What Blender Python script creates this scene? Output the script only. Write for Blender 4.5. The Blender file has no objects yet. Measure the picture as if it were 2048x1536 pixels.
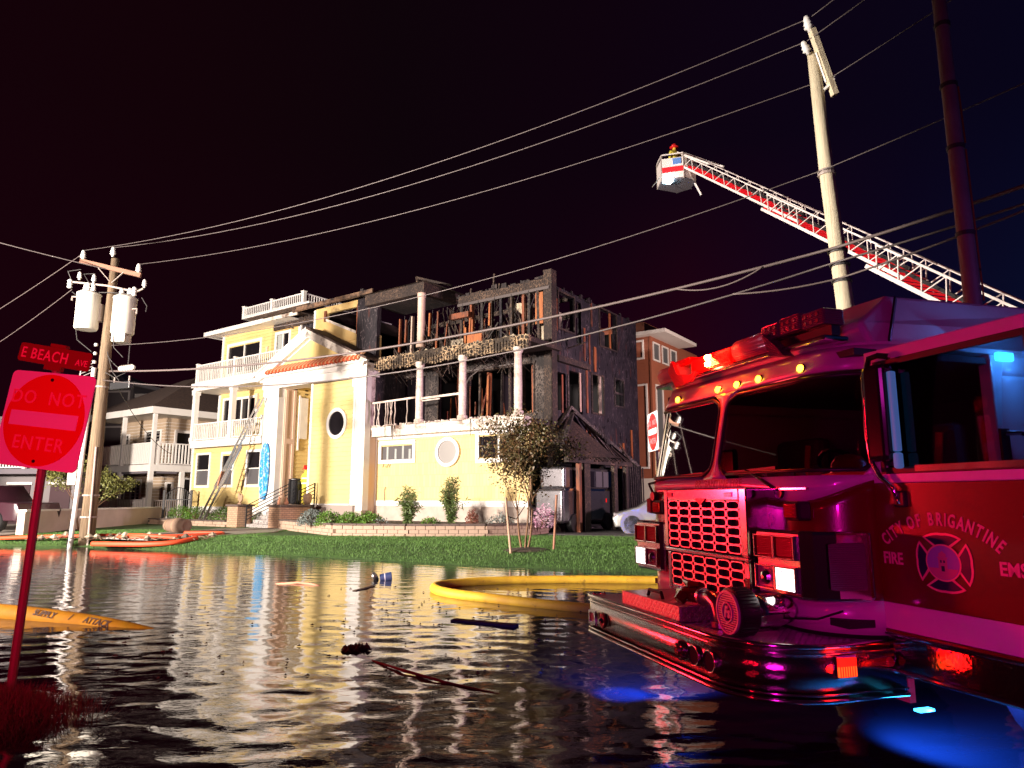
import bpy, bmesh, math, random
import numpy as np
from mathutils import Vector, Matrix, noise
R = math.radians
rnd = random.Random(7)
scn = bpy.context.scene
col = scn.collection
sin, cos, pi = math.sin, math.cos, math.pi

# ------------------------------------------------------------------ camera
cam = bpy.data.cameras.new('camera'); cam.sensor_width = 36; cam.lens = 36*1380/2048
cam.clip_start = .05; cam.clip_end = 600
cam_o = bpy.data.objects.new('camera', cam); col.objects.link(cam_o)
cam_o.location = (0, 0, 1.55); cam_o.rotation_euler = (R(99.35), 0, 0)
scn.camera = cam_o
# ------------------------------------------------------------------ night sky
W = bpy.data.worlds.new('World'); scn.world = W; W.use_nodes = True
nt = W.node_tree; nt.nodes.clear()
tc = nt.nodes.new('ShaderNodeTexCoord'); sp = nt.nodes.new('ShaderNodeSeparateXYZ')
nt.links.new(tc.outputs['Generated'], sp.inputs[0])
rp = nt.nodes.new('ShaderNodeValToRGB')
mr = nt.nodes.new('ShaderNodeMapRange'); mr.inputs['From Min'].default_value = -1; mr.inputs['From Max'].default_value = 1
nt.links.new(sp.outputs['X'], mr.inputs['Value']); nt.links.new(mr.outputs[0], rp.inputs[0])
e = rp.color_ramp.elements
e[0].position = .12; e[0].color = (.014, .0012, .005, 1); e[1].position = .86; e[1].color = (.0022, .0032, .020, 1)
for p_, c_ in ((.30, (.011, .0016, .0045, 1)), (.42, (.0075, .0020, .0050, 1)), (.55, (.0080, .0016, .0070, 1)), (.66, (.0070, .0020, .0110, 1))):
    k = e.new(p_); k.color = c_
bg = nt.nodes.new('ShaderNodeBackground'); bg.inputs['Strength'].default_value = .55
ow = nt.nodes.new('ShaderNodeOutputWorld')
rq = nt.nodes.new('ShaderNodeValToRGB'); nt.links.new(mr.outputs[0], rq.inputs[0]); e = rq.color_ramp.elements      # glow of the flashers low in the sky
e[0].position = .12; e[0].color = (.022, .0012, .006, 1); e[1].position = .84; e[1].color = (.003, .014, .060, 1)
for p_, c_ in ((.42, (.011, .0016, .0075, 1)), (.55, (.018, .0012, .010, 1)), (.62, (.040, .0006, .010, 1)), (.74, (.008, .003, .030, 1))):
    k = e.new(p_); k.color = c_
mz = nt.nodes.new('ShaderNodeMapRange'); mz.inputs['From Min'].default_value = .46; mz.inputs['From Max'].default_value = .06; nt.links.new(sp.outputs['Z'], mz.inputs['Value'])
mxw = nt.nodes.new('ShaderNodeMix'); mxw.data_type = 'RGBA'; nt.links.new(mz.outputs[0], mxw.inputs['Factor']); nt.links.new(rp.outputs[0], mxw.inputs[6]); nt.links.new(rq.outputs[0], mxw.inputs[7])
nt.links.new(mxw.outputs[2], bg.inputs[0]); nt.links.new(bg.outputs[0], ow.inputs[0])
scn.view_settings.view_transform = 'Standard'; scn.view_settings.look = 'None'
scn.view_settings.exposure = 0; scn.view_settings.gamma = 1
scn.cycles.max_bounces = 6; scn.cycles.glossy_bounces = 4; scn.cycles.transparent_max_bounces = 12
scn.cycles.sample_clamp_indirect = 6; scn.cycles.use_denoising = True
scn.cycles.caustics_reflective = False; scn.cycles.caustics_refractive = False

# ------------------------------------------------------------------ lamps (scene lights, flashers, added fills)
def lamp(kind, name, loc, target, power, color, size=.3, spot=None, blend=.1, size_y=None, spread=None):
    l = bpy.data.lights.new(name, kind); l.energy = power; l.color = color
    if kind == 'AREA':
        l.size = size
        if size_y: l.shape = 'RECTANGLE'; l.size_y = size_y
        if spread: l.spread = R(spread)
    else: l.shadow_soft_size = size
    if kind == 'SPOT': l.spot_size = R(spot); l.spot_blend = blend
    o = bpy.data.objects.new(name, l); col.objects.link(o); o.location = loc
    if target is not None: o.rotation_euler = (Vector(target)-Vector(loc)).to_track_quat('-Z', 'Y').to_euler()
    return o
lamp('SPOT', 'flood_light', (-24.7, 4.6, 6.0), (-7.5, 27, 5.0), 104000, (1, .88, .77), .9, 82, .10)
lamp('SPOT', 'flood_fill', (-14, 0, 4.6), (-5, 28, 5.5), 19000, (1, .84, .74), .6, 76, .15)  # added fill for the portico return and the charred right end
lamp('AREA', 'side_wall_fill', (18, 19.5, 5.2), (1.5, 30.5, 5.5), 720, (1, .66, .80), 1.0, size_y=.5, spread=70)  # unseen lamp added to lift the charred side wall
lamp('SPOT', 'rust_house_fill', (17, 27, 5.0), (9.5, 44, 8.0), 16000, (1, .80, .68), .3, 60, .3)  # unseen spot added only to light the rust brown house
lamp('AREA', 'red_flasher_street', (-5.6, -.6, 3.0), (-1.0, 5.5, 1.5), 26, (1, .004, .03), .5, size_y=.25)
lamp('SPOT', 'sign_fill', (-2.6, .3, 1.9), (-3.8, 5.6, 2.0), 1150, (1, .014, .085), .15, 52, .7)  # added red spot, stands in for the sign's retroreflection
lamp('AREA', 'door_fill', (-.6, -.6, 1.5), (2.25, 3.0, 1.1), 7, (.95, .004, .42), .3, size_y=.15, spread=55)  # magenta light added to brighten the open door
lamp('AREA', 'red_flasher_far', (-19, 19, 2.2), (1.2, 5.2, 1.1), 130, (1, .008, .02), 2.2, size_y=.7, spread=40)
lamp('AREA', 'magenta_flasher_street', (-2.0, -3.6, 3.3), (2.6, 5, 1.7), 40, (.72, .02, .50), 1.4, size_y=.5)
lamp('AREA', 'roof_fill', (8.5, 4.5, 4.6), (3.5, 6.0, 2.3), 48, (.26, .12, .80), .6, size_y=.3)  # added blue-violet light for the cab roof and steel pole

# ------------------------------------------------------------------ materials
MATS = {}
def nodes(m): return m.node_tree.nodes, m.node_tree.links
def mat(name, base, rough=.6, metal=0, spec=.5, var=None, vscale=6, vdetail=4, bump=0, bscale=30, bdetail=4, emit=None, estr=0,
        coat=0, trans=0, stretch=(1, 1, 1), ramp=(.35, .65), dirt=None, dscale=1.3, dramp=(.55, .75), ior=None, alpha=1):
    m = bpy.data.materials.new(name); m.use_nodes = True
    n, l = nodes(m); b = n['Principled BSDF']
    b.inputs['Base Color'].default_value = (*base, 1); b.inputs['Roughness'].default_value = rough
    b.inputs['Metallic'].default_value = metal; b.inputs['Specular IOR Level'].default_value = spec
    b.inputs['Coat Weight'].default_value = coat; b.inputs['Coat Roughness'].default_value = .06
    b.inputs['Transmission Weight'].default_value = trans; b.inputs['Alpha'].default_value = alpha
    if ior: b.inputs['IOR'].default_value = ior
    if emit: b.inputs['Emission Color'].default_value = (*emit, 1); b.inputs['Emission Strength'].default_value = estr
    tcn = n.new('ShaderNodeTexCoord'); mp = n.new('ShaderNodeMapping'); mp.inputs['Scale'].default_value = stretch
    l.new(tcn.outputs['Object'], mp.inputs[0])
    cur = None
    if var:
        t = n.new('ShaderNodeTexNoise'); t.inputs['Scale'].default_value = vscale; t.inputs['Detail'].default_value = vdetail
        t.inputs['Roughness'].default_value = .65; l.new(mp.outputs[0], t.inputs['Vector'])
        r = n.new('ShaderNodeValToRGB'); r.color_ramp.elements[0].position = ramp[0]; r.color_ramp.elements[1].position = ramp[1]
        r.color_ramp.elements[0].color = (*base, 1); r.color_ramp.elements[1].color = (*var, 1)
        l.new(t.outputs['Fac'], r.inputs[0]); l.new(r.outputs[0], b.inputs['Base Color']); cur = r.outputs[0]
    if dirt:
        t = n.new('ShaderNodeTexNoise'); t.inputs['Scale'].default_value = dscale; t.inputs['Detail'].default_value = 8
        t.inputs['Roughness'].default_value = .75; l.new(tcn.outputs['Object'], t.inputs['Vector'])
        r = n.new('ShaderNodeValToRGB'); r.color_ramp.elements[0].position = dramp[0]; r.color_ramp.elements[1].position = dramp[1]
        r.color_ramp.elements[0].color = (0, 0, 0, 1); l.new(t.outputs['Fac'], r.inputs[0])
        mx = n.new('ShaderNodeMix'); mx.data_type = 'RGBA'; l.new(r.outputs[0], mx.inputs['Factor'])
        if cur: l.new(cur, mx.inputs[6])
        else: mx.inputs[6].default_value = (*base, 1)
        mx.inputs[7].default_value = (*dirt, 1); l.new(mx.outputs[2], b.inputs['Base Color'])
    if bump:
        t = n.new('ShaderNodeTexNoise'); t.inputs['Scale'].default_value = bscale; t.inputs['Detail'].default_value = bdetail
        l.new(mp.outputs[0], t.inputs['Vector'])
        bp = n.new('ShaderNodeBump'); bp.inputs['Strength'].default_value = bump; bp.inputs['Distance'].default_value = .02
        l.new(t.outputs['Fac'], bp.inputs['Height']); l.new(bp.outputs[0], b.inputs['Normal'])
    MATS[name] = m
    return m
def brickmat(name, c1, c2, mortar, w=.24, h=.075, ms=.008, rough=.85, bump=.6, offset=.5, vec='Object', rot=None):
    m = mat(name, c1, rough); n, l = nodes(m); b = n['Principled BSDF']
    tcn = n.new('ShaderNodeTexCoord'); mp = n.new('ShaderNodeMapping')
    if rot: mp.inputs['Rotation'].default_value = rot
    t = n.new('ShaderNodeTexBrick'); t.inputs['Scale'].default_value = 1; t.inputs['Brick Width'].default_value = w
    t.inputs['Row Height'].default_value = h; t.inputs['Mortar Size'].default_value = ms; t.offset = offset
    t.inputs['Color1'].default_value = (*c1, 1); t.inputs['Color2'].default_value = (*c2, 1); t.inputs['Mortar'].default_value = (*mortar, 1)
    cx = n.new('ShaderNodeSeparateXYZ'); cb = n.new('ShaderNodeCombineXYZ'); ad = n.new('ShaderNodeMath')
    l.new(tcn.outputs[vec], cx.inputs[0]); l.new(cx.outputs['X'], ad.inputs[0]); l.new(cx.outputs['Y'], ad.inputs[1])
    l.new(ad.outputs[0], cb.inputs['X']); l.new(cx.outputs['Z'], cb.inputs['Y']); l.new(cb.outputs[0], t.inputs['Vector'])
    l.new(t.outputs['Color'], b.inputs['Base Color'])
    bp = n.new('ShaderNodeBump'); bp.inputs['Strength'].default_value = bump; bp.inputs['Distance'].default_value = .01; bp.invert = True
    l.new(t.outputs['Fac'], bp.inputs['Height']); l.new(bp.outputs[0], b.inputs['Normal'])
    return m
def charmat(name, dark, light, scale=9, stretch=(1, 1, .35), bump=1.0, lo=.02, hi=.16, accent=None, rough=.75):
    """charred wood: alligator cracks from a voronoi edge distance"""
    m = mat(name, dark, rough, spec=.35); n, l = nodes(m); b = n['Principled BSDF']
    tcn = n.new('ShaderNodeTexCoord'); mp = n.new('ShaderNodeMapping'); mp.inputs['Scale'].default_value = stretch
    l.new(tcn.outputs['Object'], mp.inputs[0])
    v = n.new('ShaderNodeTexVoronoi'); v.feature = 'DISTANCE_TO_EDGE'; v.inputs['Scale'].default_value = scale
    l.new(mp.outputs[0], v.inputs['Vector'])
    r = n.new('ShaderNodeValToRGB'); r.color_ramp.elements[0].position = lo; r.color_ramp.elements[1].position = hi
    r.color_ramp.elements[0].color = (*light, 1); r.color_ramp.elements[1].color = (*dark, 1)
    l.new(v.outputs['Distance'], r.inputs[0])
    t = n.new('ShaderNodeTexNoise'); t.inputs['Scale'].default_value = 1.1; t.inputs['Detail'].default_value = 6
    t.inputs['Roughness'].default_value = .7; l.new(tcn.outputs['Object'], t.inputs['Vector'])
    r2 = n.new('ShaderNodeValToRGB'); r2.color_ramp.elements[0].position = .42; r2.color_ramp.elements[1].position = .62
    l.new(t.outputs['Fac'], r2.inputs[0])
    mx = n.new('ShaderNodeMix'); mx.data_type = 'RGBA'; l.new(r2.outputs[0], mx.inputs['Factor'])
    mx.inputs[6].default_value = (*dark, 1); l.new(r.outputs[0], mx.inputs[7]); out = mx.outputs[2]
    if accent:
        t2 = n.new('ShaderNodeTexNoise'); t2.inputs['Scale'].default_value = 2.4; t2.inputs['Detail'].default_value = 5
        mp2 = n.new('ShaderNodeMapping'); mp2.inputs['Scale'].default_value = (1.5, 1.5, .35); mp2.inputs['Location'].default_value = (3, 1, 7)
        l.new(tcn.outputs['Object'], mp2.inputs[0]); l.new(mp2.outputs[0], t2.inputs['Vector'])
        r3 = n.new('ShaderNodeValToRGB'); r3.color_ramp.elements[0].position = .62; r3.color_ramp.elements[1].position = .68
        l.new(t2.outputs['Fac'], r3.inputs[0])
        m2 = n.new('ShaderNodeMix'); m2.data_type = 'RGBA'; l.new(r3.outputs[0], m2.inputs['Factor'])
        l.new(out, m2.inputs[6]); m2.inputs[7].default_value = (*accent, 1); out = m2.outputs[2]
    l.new(out, b.inputs['Base Color'])
    bp = n.new('ShaderNodeBump'); bp.inputs['Strength'].default_value = bump; bp.inputs['Distance'].default_value = .03
    l.new(v.outputs['Distance'], bp.inputs['Height']); l.new(bp.outputs[0], b.inputs['Normal'])
    return m
def glassmat(name, tint, refl_rough=.02, base=(.01, .01, .012), fac=.25):
    """thin see-through pane: transparent tint + mirror by fresnel"""
    m = bpy.data.materials.new(name); m.use_nodes = True; n, l = nodes(m); n.clear()
    o = n.new('ShaderNodeOutputMaterial'); t = n.new('ShaderNodeBsdfTransparent'); t.inputs[0].default_value = (*tint, 1)
    g = n.new('ShaderNodeBsdfGlossy'); g.inputs['Roughness'].default_value = refl_rough
    f = n.new('ShaderNodeFresnel'); f.inputs[0].default_value = 1.5
    mx = n.new('ShaderNodeMixShader'); l.new(f.outputs[0], mx.inputs[0]); l.new(t.outputs[0], mx.inputs[1]); l.new(g.outputs[0], mx.inputs[2])
    l.new(mx.outputs[0], o.inputs[0]); MATS[name] = m
    return m
def emat(name, c, s):
    return mat(name, (0.02, 0.02, 0.02), .4, emit=c, estr=s)
def lensmat(name, tint, rough=.12, amt=.5):
    """coloured translucent moulded lens"""
    m = bpy.data.materials.new(name); m.use_nodes = True; n, l = nodes(m); n.clear()
    o = n.new('ShaderNodeOutputMaterial'); t = n.new('ShaderNodeBsdfTransparent'); t.inputs[0].default_value = (*tint, 1)
    p = n.new('ShaderNodeBsdfPrincipled'); p.inputs['Base Color'].default_value = (*tint, 1); p.inputs['Roughness'].default_value = rough
    w = n.new('ShaderNodeTexWave'); w.inputs['Scale'].default_value = 28; w.bands_direction = 'Z'
    c = n.new('ShaderNodeTexCoord'); l.new(c.outputs['Object'], w.inputs['Vector'])
    bp = n.new('ShaderNodeBump'); bp.inputs['Strength'].default_value = .5; bp.inputs['Distance'].default_value = .01
    l.new(w.outputs['Fac'], bp.inputs['Height']); l.new(bp.outputs[0], p.inputs['Normal'])
    mx = n.new('ShaderNodeMixShader'); mx.inputs[0].default_value = amt
    l.new(t.outputs[0], mx.inputs[1]); l.new(p.outputs[0], mx.inputs[2]); l.new(mx.outputs[0], o.inputs[0]); MATS[name] = m
    return m

mat('trim_white', (.78, .74, .70), .45, dirt=(.62, .57, .52), dscale=.9, dramp=(.5, .8), bump=.08, bscale=40)
mat('rail_white', (.80, .76, .72), .4)
mat('scorched_trim', (.74, .66, .58), .5, var=(.16, .10, .07), vscale=1.6, ramp=(.5, .68), dirt=(.03, .02, .02), dscale=1.2, dramp=(.56, .66), bump=.2)
mat('yellow_siding', (.74, .57, .25), .55, var=(.70, .53, .215), vscale=.6, bump=.12, bscale=60, dirt=(.6, .42, .15), dscale=2)
mat('yellow_scorched', (.66, .50, .22), .6, var=(.60, .38, .14), vscale=.8, dirt=(.12, .07, .04), dscale=.9, dramp=(.56, .7), bump=.15)
mat('shadow_gap', (.10, .07, .03), .8)
m = brickmat('shingle_yellow', (.74, .57, .25), (.69, .52, .21), (.44, .30, .12), .17, .50, .005, .6, .25)
mat('foundation', (.50, .42, .36), .8, var=(.40, .33, .28), vscale=2, bump=.2)
charmat('char_wall', (.014, .011, .015), (.15, .115, .125), 6, (1.8, 1.8, .30), 1.0, .008, .05, accent=(.06, .022, .02))
charmat('char_plain', (.022, .017, .018), (.07, .05, .047), 7, (1, 1, .5), .8)
charmat('char_wood', (.028, .019, .017), (.17, .105, .07), 11, (1, 1, .5), 1.0, .01, .10)
charmat('char_scallop', (.03, .02, .014), (.55, .38, .22), 5.5, (1, 1, 1.3), 1.0, .03, .13)
charmat('char_plaster', (.022, .017, .017), (.15, .115, .10), 10, (1, 1, .7), .7, .02, .2)
mat('char_rust', (.26, .07, .025), .7, var=(.06, .03, .022), vscale=5, stretch=(1, 1, .3), ramp=(.4, .7), bump=.4)
mat('bare_wood', (.42, .14, .035), .65, var=(.24, .06, .02), vscale=4, stretch=(3, 3, .4), bump=.3, dirt=(.05, .02, .01), dscale=2.5, dramp=(.58, .66))
mat('ash_panel', (.46, .38, .27), .8, var=(.10, .08, .06), vscale=2.2, ramp=(.45, .6), bump=.4)
mat('smoked_column', (.62, .46, .37), .5, var=(.36, .23, .17), vscale=1.4, stretch=(1, 1, .5), dirt=(.06, .04, .03), dscale=1.8, dramp=(.6, .72))
mat('column_white', (.66, .56, .49), .5, dirt=(.22, .14, .10), dscale=1.5, dramp=(.46, .66))
mat('window_dark', (.012, .010, .012), .08, spec=.5)
mat('window_screen', (.10, .095, .10), .35)
mat('curtain', (.42, .44, .42), .8, stretch=(14, 1, .2), var=(.25, .27, .26), vscale=2)
mat('void_dark', (.010, .008, .010), .9)
mat('roof_shingle', (.10, .06, .045), .85, var=(.05, .03, .028), vscale=8, bump=.5, bscale=20)
mat('roof_burnt', (.26, .15, .09), .85, var=(.025, .016, .014), vscale=3, bump=.8, bscale=16)
mat('terracotta', (.60, .085, .03), .6, var=(.45, .07, .02), vscale=3)
mat('cream', (.66, .36, .20), .6)
mat('peach_shade', (.70, .50, .38), .55)  # peach of the weaker side light is put into this colour
mat('black_iron', (.018, .016, .018), .6)
mat('black_gloss', (.012, .012, .014), .12)
mat('aluminium', (.55, .52, .50), .35, metal=.8)
mat('steel_bright', (.72, .70, .70), .22, metal=1)
brickmat('pillar_brick', (.50, .31, .20), (.40, .24, .155), (.24, .16, .11), .23, .085, .012)
mat('block_tan', (.42, .30, .22), .85, var=(.38, .27, .20), vscale=5, bump=.4)
mat('capstone', (.13, .09, .075), .8, bump=.4, var=(.07, .05, .045), vscale=4)
mat('concrete', (.36, .31, .27), .85, var=(.27, .23, .20), vscale=1.5, bump=.25)
mat('stucco_pink', (.62, .50, .44), .85, var=(.54, .43, .37), vscale=1, bump=.2)
mat('soil', (.035, .024, .018), .95, var=(.07, .045, .03), vscale=7, bump=1, bscale=14)
mat('pebbles', (.42, .38, .36), .8, var=(.10, .08, .08), vscale=16, ramp=(.45, .6), bump=1, bscale=25)
mat('asphalt', (.035, .03, .03), .8, var=(.06, .05, .05), vscale=6, bump=.5)
mat('lawn', (.028, .075, .009), .9, var=(.050, .115, .016), vscale=2.2, vdetail=8, bump=1, bscale=50)
mat('grass_blade', (.045, .115, .014), .7, var=(.075, .17, .024), vscale=1.2)
mat('grass_brown', (.16, .09, .05), .8, var=(.10, .07, .03), vscale=4)
mat('tile_grey', (.33, .27, .24), .5)
# vegetation
def leafm(name, a, b2, rough=.55):
    m = mat(name, a, rough, var=b2, vscale=3.5, vdetail=3); n, l = nodes(m); b = n['Principled BSDF']
    b.inputs['Subsurface Weight'].default_value = 0
    return m
leafm('leaf_myrtle', (.055, .066, .018), (.12, .050, .018)); leafm('leaf_bush', (.10, .22, .02), (.06, .13, .015))
leafm('leaf_bamboo', (.07, .13, .03), (.13, .16, .05)); leafm('leaf_olive', (.17, .17, .04), (.11, .12, .03))
leafm('leaf_grey', (.20, .23, .22), (.12, .15, .13)); leafm('flower_pink', (.60, .22, .38), (.5, .4, .45)); leafm('leaf_red', (.22, .05, .03), (.12, .04, .02))
mat('bark', (.20, .10, .05), .8, var=(.12, .065, .035), vscale=8, stretch=(1, 1, .3), bump=.3)
mat('stake_wood', (.50, .33, .22), .8, var=(.35, .22, .15), vscale=6, stretch=(4, 4, .5))
mat('stake_red', (.38, .17, .10), .8, var=(.25, .12, .08), vscale=6, stretch=(4, 4, .5))
# poles
mat('pole_wood', (.24, .165, .10), .85, var=(.09, .06, .035), vscale=5, stretch=(8, 8, .25), bump=.6, bscale=18, dirt=(.12, .08, .05), dscale=3, dramp=(.62, .72))
mat('pole_pale', (.62, .54, .38), .8, var=(.30, .22, .13), vscale=4, stretch=(10, 10, .22), ramp=(.5, .8), bump=.6, bscale=14, dirt=(.25, .17, .1), dscale=3.5, dramp=(.66, .74))
mat('pole_steel_brown', (.34, .25, .25), .55, metal=.1, var=(.27, .19, .19), vscale=2)
mat('crossarm', (.28, .13, .08), .8, var=(.18, .09, .06), vscale=5, stretch=(.4, 4, 4), bump=.4)
mat('transformer_grey', (.66, .63, .56), .4, var=(.58, .55, .48), vscale=2, bump=.05)
mat('porcelain', (.72, .70, .68), .25)
mat('wire_metal', (.10, .08, .078), .5, metal=.2); mat('wire_black', (.05, .045, .045), .6); mat('wire_grey', (.12, .09, .085), .6)
# neighbours
mat('tan_siding', (.44, .33, .23), .75, bump=.2); mat('grey_wall', (.17, .15, .155), .8, bump=.1); mat('grey_dark', (.14, .12, .14), .8)
mat('rust_siding', (.30, .085, .045), .7, var=(.26, .075, .04), vscale=1); mat('rust_trim', (.66, .58, .56), .5); mat('pale_wall', (.62, .54, .50), .8)
mat('garage_door', (.04, .015, .02), .6)
# signs and vehicles
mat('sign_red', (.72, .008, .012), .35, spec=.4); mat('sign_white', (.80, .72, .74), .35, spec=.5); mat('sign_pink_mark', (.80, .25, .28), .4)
mat('sign_maroon', (.22, .010, .015), .4); mat('sign_letters', (.85, .24, .26), .4); mat('post_rust', (.22, .11, .10), .6, metal=.3, bump=.2)  # lettering is white; its pinkish red is the red light painted in
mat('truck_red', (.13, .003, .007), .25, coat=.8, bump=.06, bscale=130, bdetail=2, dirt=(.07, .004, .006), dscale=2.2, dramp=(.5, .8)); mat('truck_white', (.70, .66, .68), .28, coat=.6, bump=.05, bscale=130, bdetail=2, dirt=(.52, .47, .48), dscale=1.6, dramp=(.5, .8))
mat('chrome', (.82, .80, .80), .13, metal=1); mat('chrome_wet', (.62, .60, .60), .13, metal=1, bump=.10, bscale=90)
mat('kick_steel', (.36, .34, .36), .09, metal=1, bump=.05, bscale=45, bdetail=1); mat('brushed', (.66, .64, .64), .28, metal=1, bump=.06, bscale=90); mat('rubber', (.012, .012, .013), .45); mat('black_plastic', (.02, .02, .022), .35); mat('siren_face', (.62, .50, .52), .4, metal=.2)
mat('cab_interior', (.030, .022, .030), .8); mat('seat_cloth', (.075, .035, .05), .85, bump=.2); mat('helmet_red', (.60, .02, .02), .3)
mat('amber_lens', (.9, .3, .01), .2, emit=(1, .33, .01), estr=2.2); mat('amber_bright', (.9, .3, .01), .2, emit=(1, .45, .02), estr=16)
mat('red_led', (.7, .01, .01), .2, emit=(1, .012, .006), estr=1.5); mat('red_led_hot', (.7, .01, .01), .2, emit=(1, .09, .012), estr=2.0)
mat('beacon_hot', (1, .7, .3), .2, emit=(1, .42, .08), estr=180); mat('blue_led', (.1, .5, 1), .2, emit=(.04, .55, 1), estr=7)
mat('headlamp_on', (1, 1, 1), .2, emit=(1, .97, .94), estr=4); mat('headlamp_halo', (1, 1, 1), .2, emit=(.55, .9, 1), estr=30)
lensmat('lens_clear', (.95, .62, .66), .1, .45); lensmat('lens_red', (.9, .02, .02), .1, .55); lensmat('lens_pink', (.92, .60, .68), .10, .38); lensmat('lens_dark', (.18, .10, .14), .1, .85)
mat('beacon_red', (.8, .01, .01), .25, emit=(1, .006, .004), estr=.35); lensmat('lamp_glass', (.75, .68, .70), .06, .35); lensmat('signal_red', (.62, .03, .06), .08, .8)
glassmat('windshield', (.26, .22, .26)); glassmat('door_glass', (.62, .60, .66)); glassmat('house_glass', (.25, .25, .25))
mat('gold_leaf', (.85, .42, .30), .35, metal=.1); mat('navy', (.012, .012, .05), .4); mat('emblem_violet', (.30, .16, .50), .4); mat('emblem_pink', (.55, .10, .25), .4)
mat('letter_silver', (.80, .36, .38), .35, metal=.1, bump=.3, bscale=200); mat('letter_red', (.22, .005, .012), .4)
mat('blue_glow', (.20, .48, .75), .4, bump=.3, bscale=200, emit=(.05, .3, .7), estr=.25)  # blue reflection on the mirror, put in as colour and glow
mat('hose_yellow', (.70, .42, .02), .6, var=(.54, .29, .015), vscale=2, bump=.4, bscale=90, dirt=(.20, .10, .015), dscale=5, dramp=(.58, .72)); mat('hose_dull', (.36, .16, .006), .7, spec=.15, var=(.27, .11, .005), vscale=2, bump=.2, bscale=60)
mat('hose_orange', (.62, .065, .02), .6, bump=.2); mat('stencil', (.05, .02, .01), .7)
mat('turnout_yellow', (.62, .52, .06), .8, bump=.3); mat('reflective', (.85, .85, .55), .4); mat('skin', (.55, .33, .24), .6)
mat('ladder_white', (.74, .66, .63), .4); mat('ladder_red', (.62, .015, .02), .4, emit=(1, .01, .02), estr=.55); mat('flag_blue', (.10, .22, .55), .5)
mat('car_silver', (.45, .44, .43), .25, metal=.6, coat=.6); mat('van_silver', (.30, .28, .30), .22, metal=.9, coat=.5, dirt=(.12, .1, .1), dscale=1.5, dramp=(.55, .7)); mat('pickup_maroon', (.04, .012, .02), .3, coat=.5)
mat('surf_blue', (.03, .22, .55), .3, var=(.60, .75, .85), vscale=4.5, stretch=(1.2, 1, 1.6), ramp=(.5, .62), dirt=(.02, .38, .72), dscale=5, dramp=(.5, .56))
mat('carved_wood', (.42, .27, .17), .8, var=(.26, .16, .10), vscale=4, bump=.3); mat('clay', (.45, .20, .12), .8)
mat('wicker', (.20, .13, .09), .8, bump=1, bscale=25); mat('bucket_blue', (.02, .035, .11), .5); mat('bucket_white', (.5, .48, .55), .4)
mat('debris_wood', (.07, .048, .036), .9, spec=.15, bump=.4); mat('twig', (.16, .10, .06), .8)
def treadmat():
    m = mat('tread_plate', (.62, .60, .61), .38, metal=.85); n, l = nodes(m); b = n['Principled BSDF']
    c = n.new('ShaderNodeTexCoord'); outs = []
    for a in (pi/4, -pi/4):
        mp = n.new('ShaderNodeMapping'); mp.inputs['Rotation'].default_value = (0, 0, a); l.new(c.outputs['UV'], mp.inputs[0])
        t = n.new('ShaderNodeTexBrick'); t.inputs['Scale'].default_value = 1; t.inputs['Brick Width'].default_value = .07; t.inputs['Row Height'].default_value = .035
        t.inputs['Mortar Size'].default_value = .008; t.inputs['Mortar Smooth'].default_value = .6; l.new(mp.outputs[0], t.inputs[0]); outs.append(t.outputs['Fac'])
    mx = n.new('ShaderNodeMath'); mx.operation = 'MAXIMUM'; l.new(outs[0], mx.inputs[0]); l.new(outs[1], mx.inputs[1])
    bp = n.new('ShaderNodeBump'); bp.inputs['Strength'].default_value = 1; bp.inputs['Distance'].default_value = .012; bp.invert = True
    l.new(mx.outputs[0], bp.inputs['Height']); l.new(bp.outputs[0], b.inputs['Normal'])
treadmat()

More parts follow.
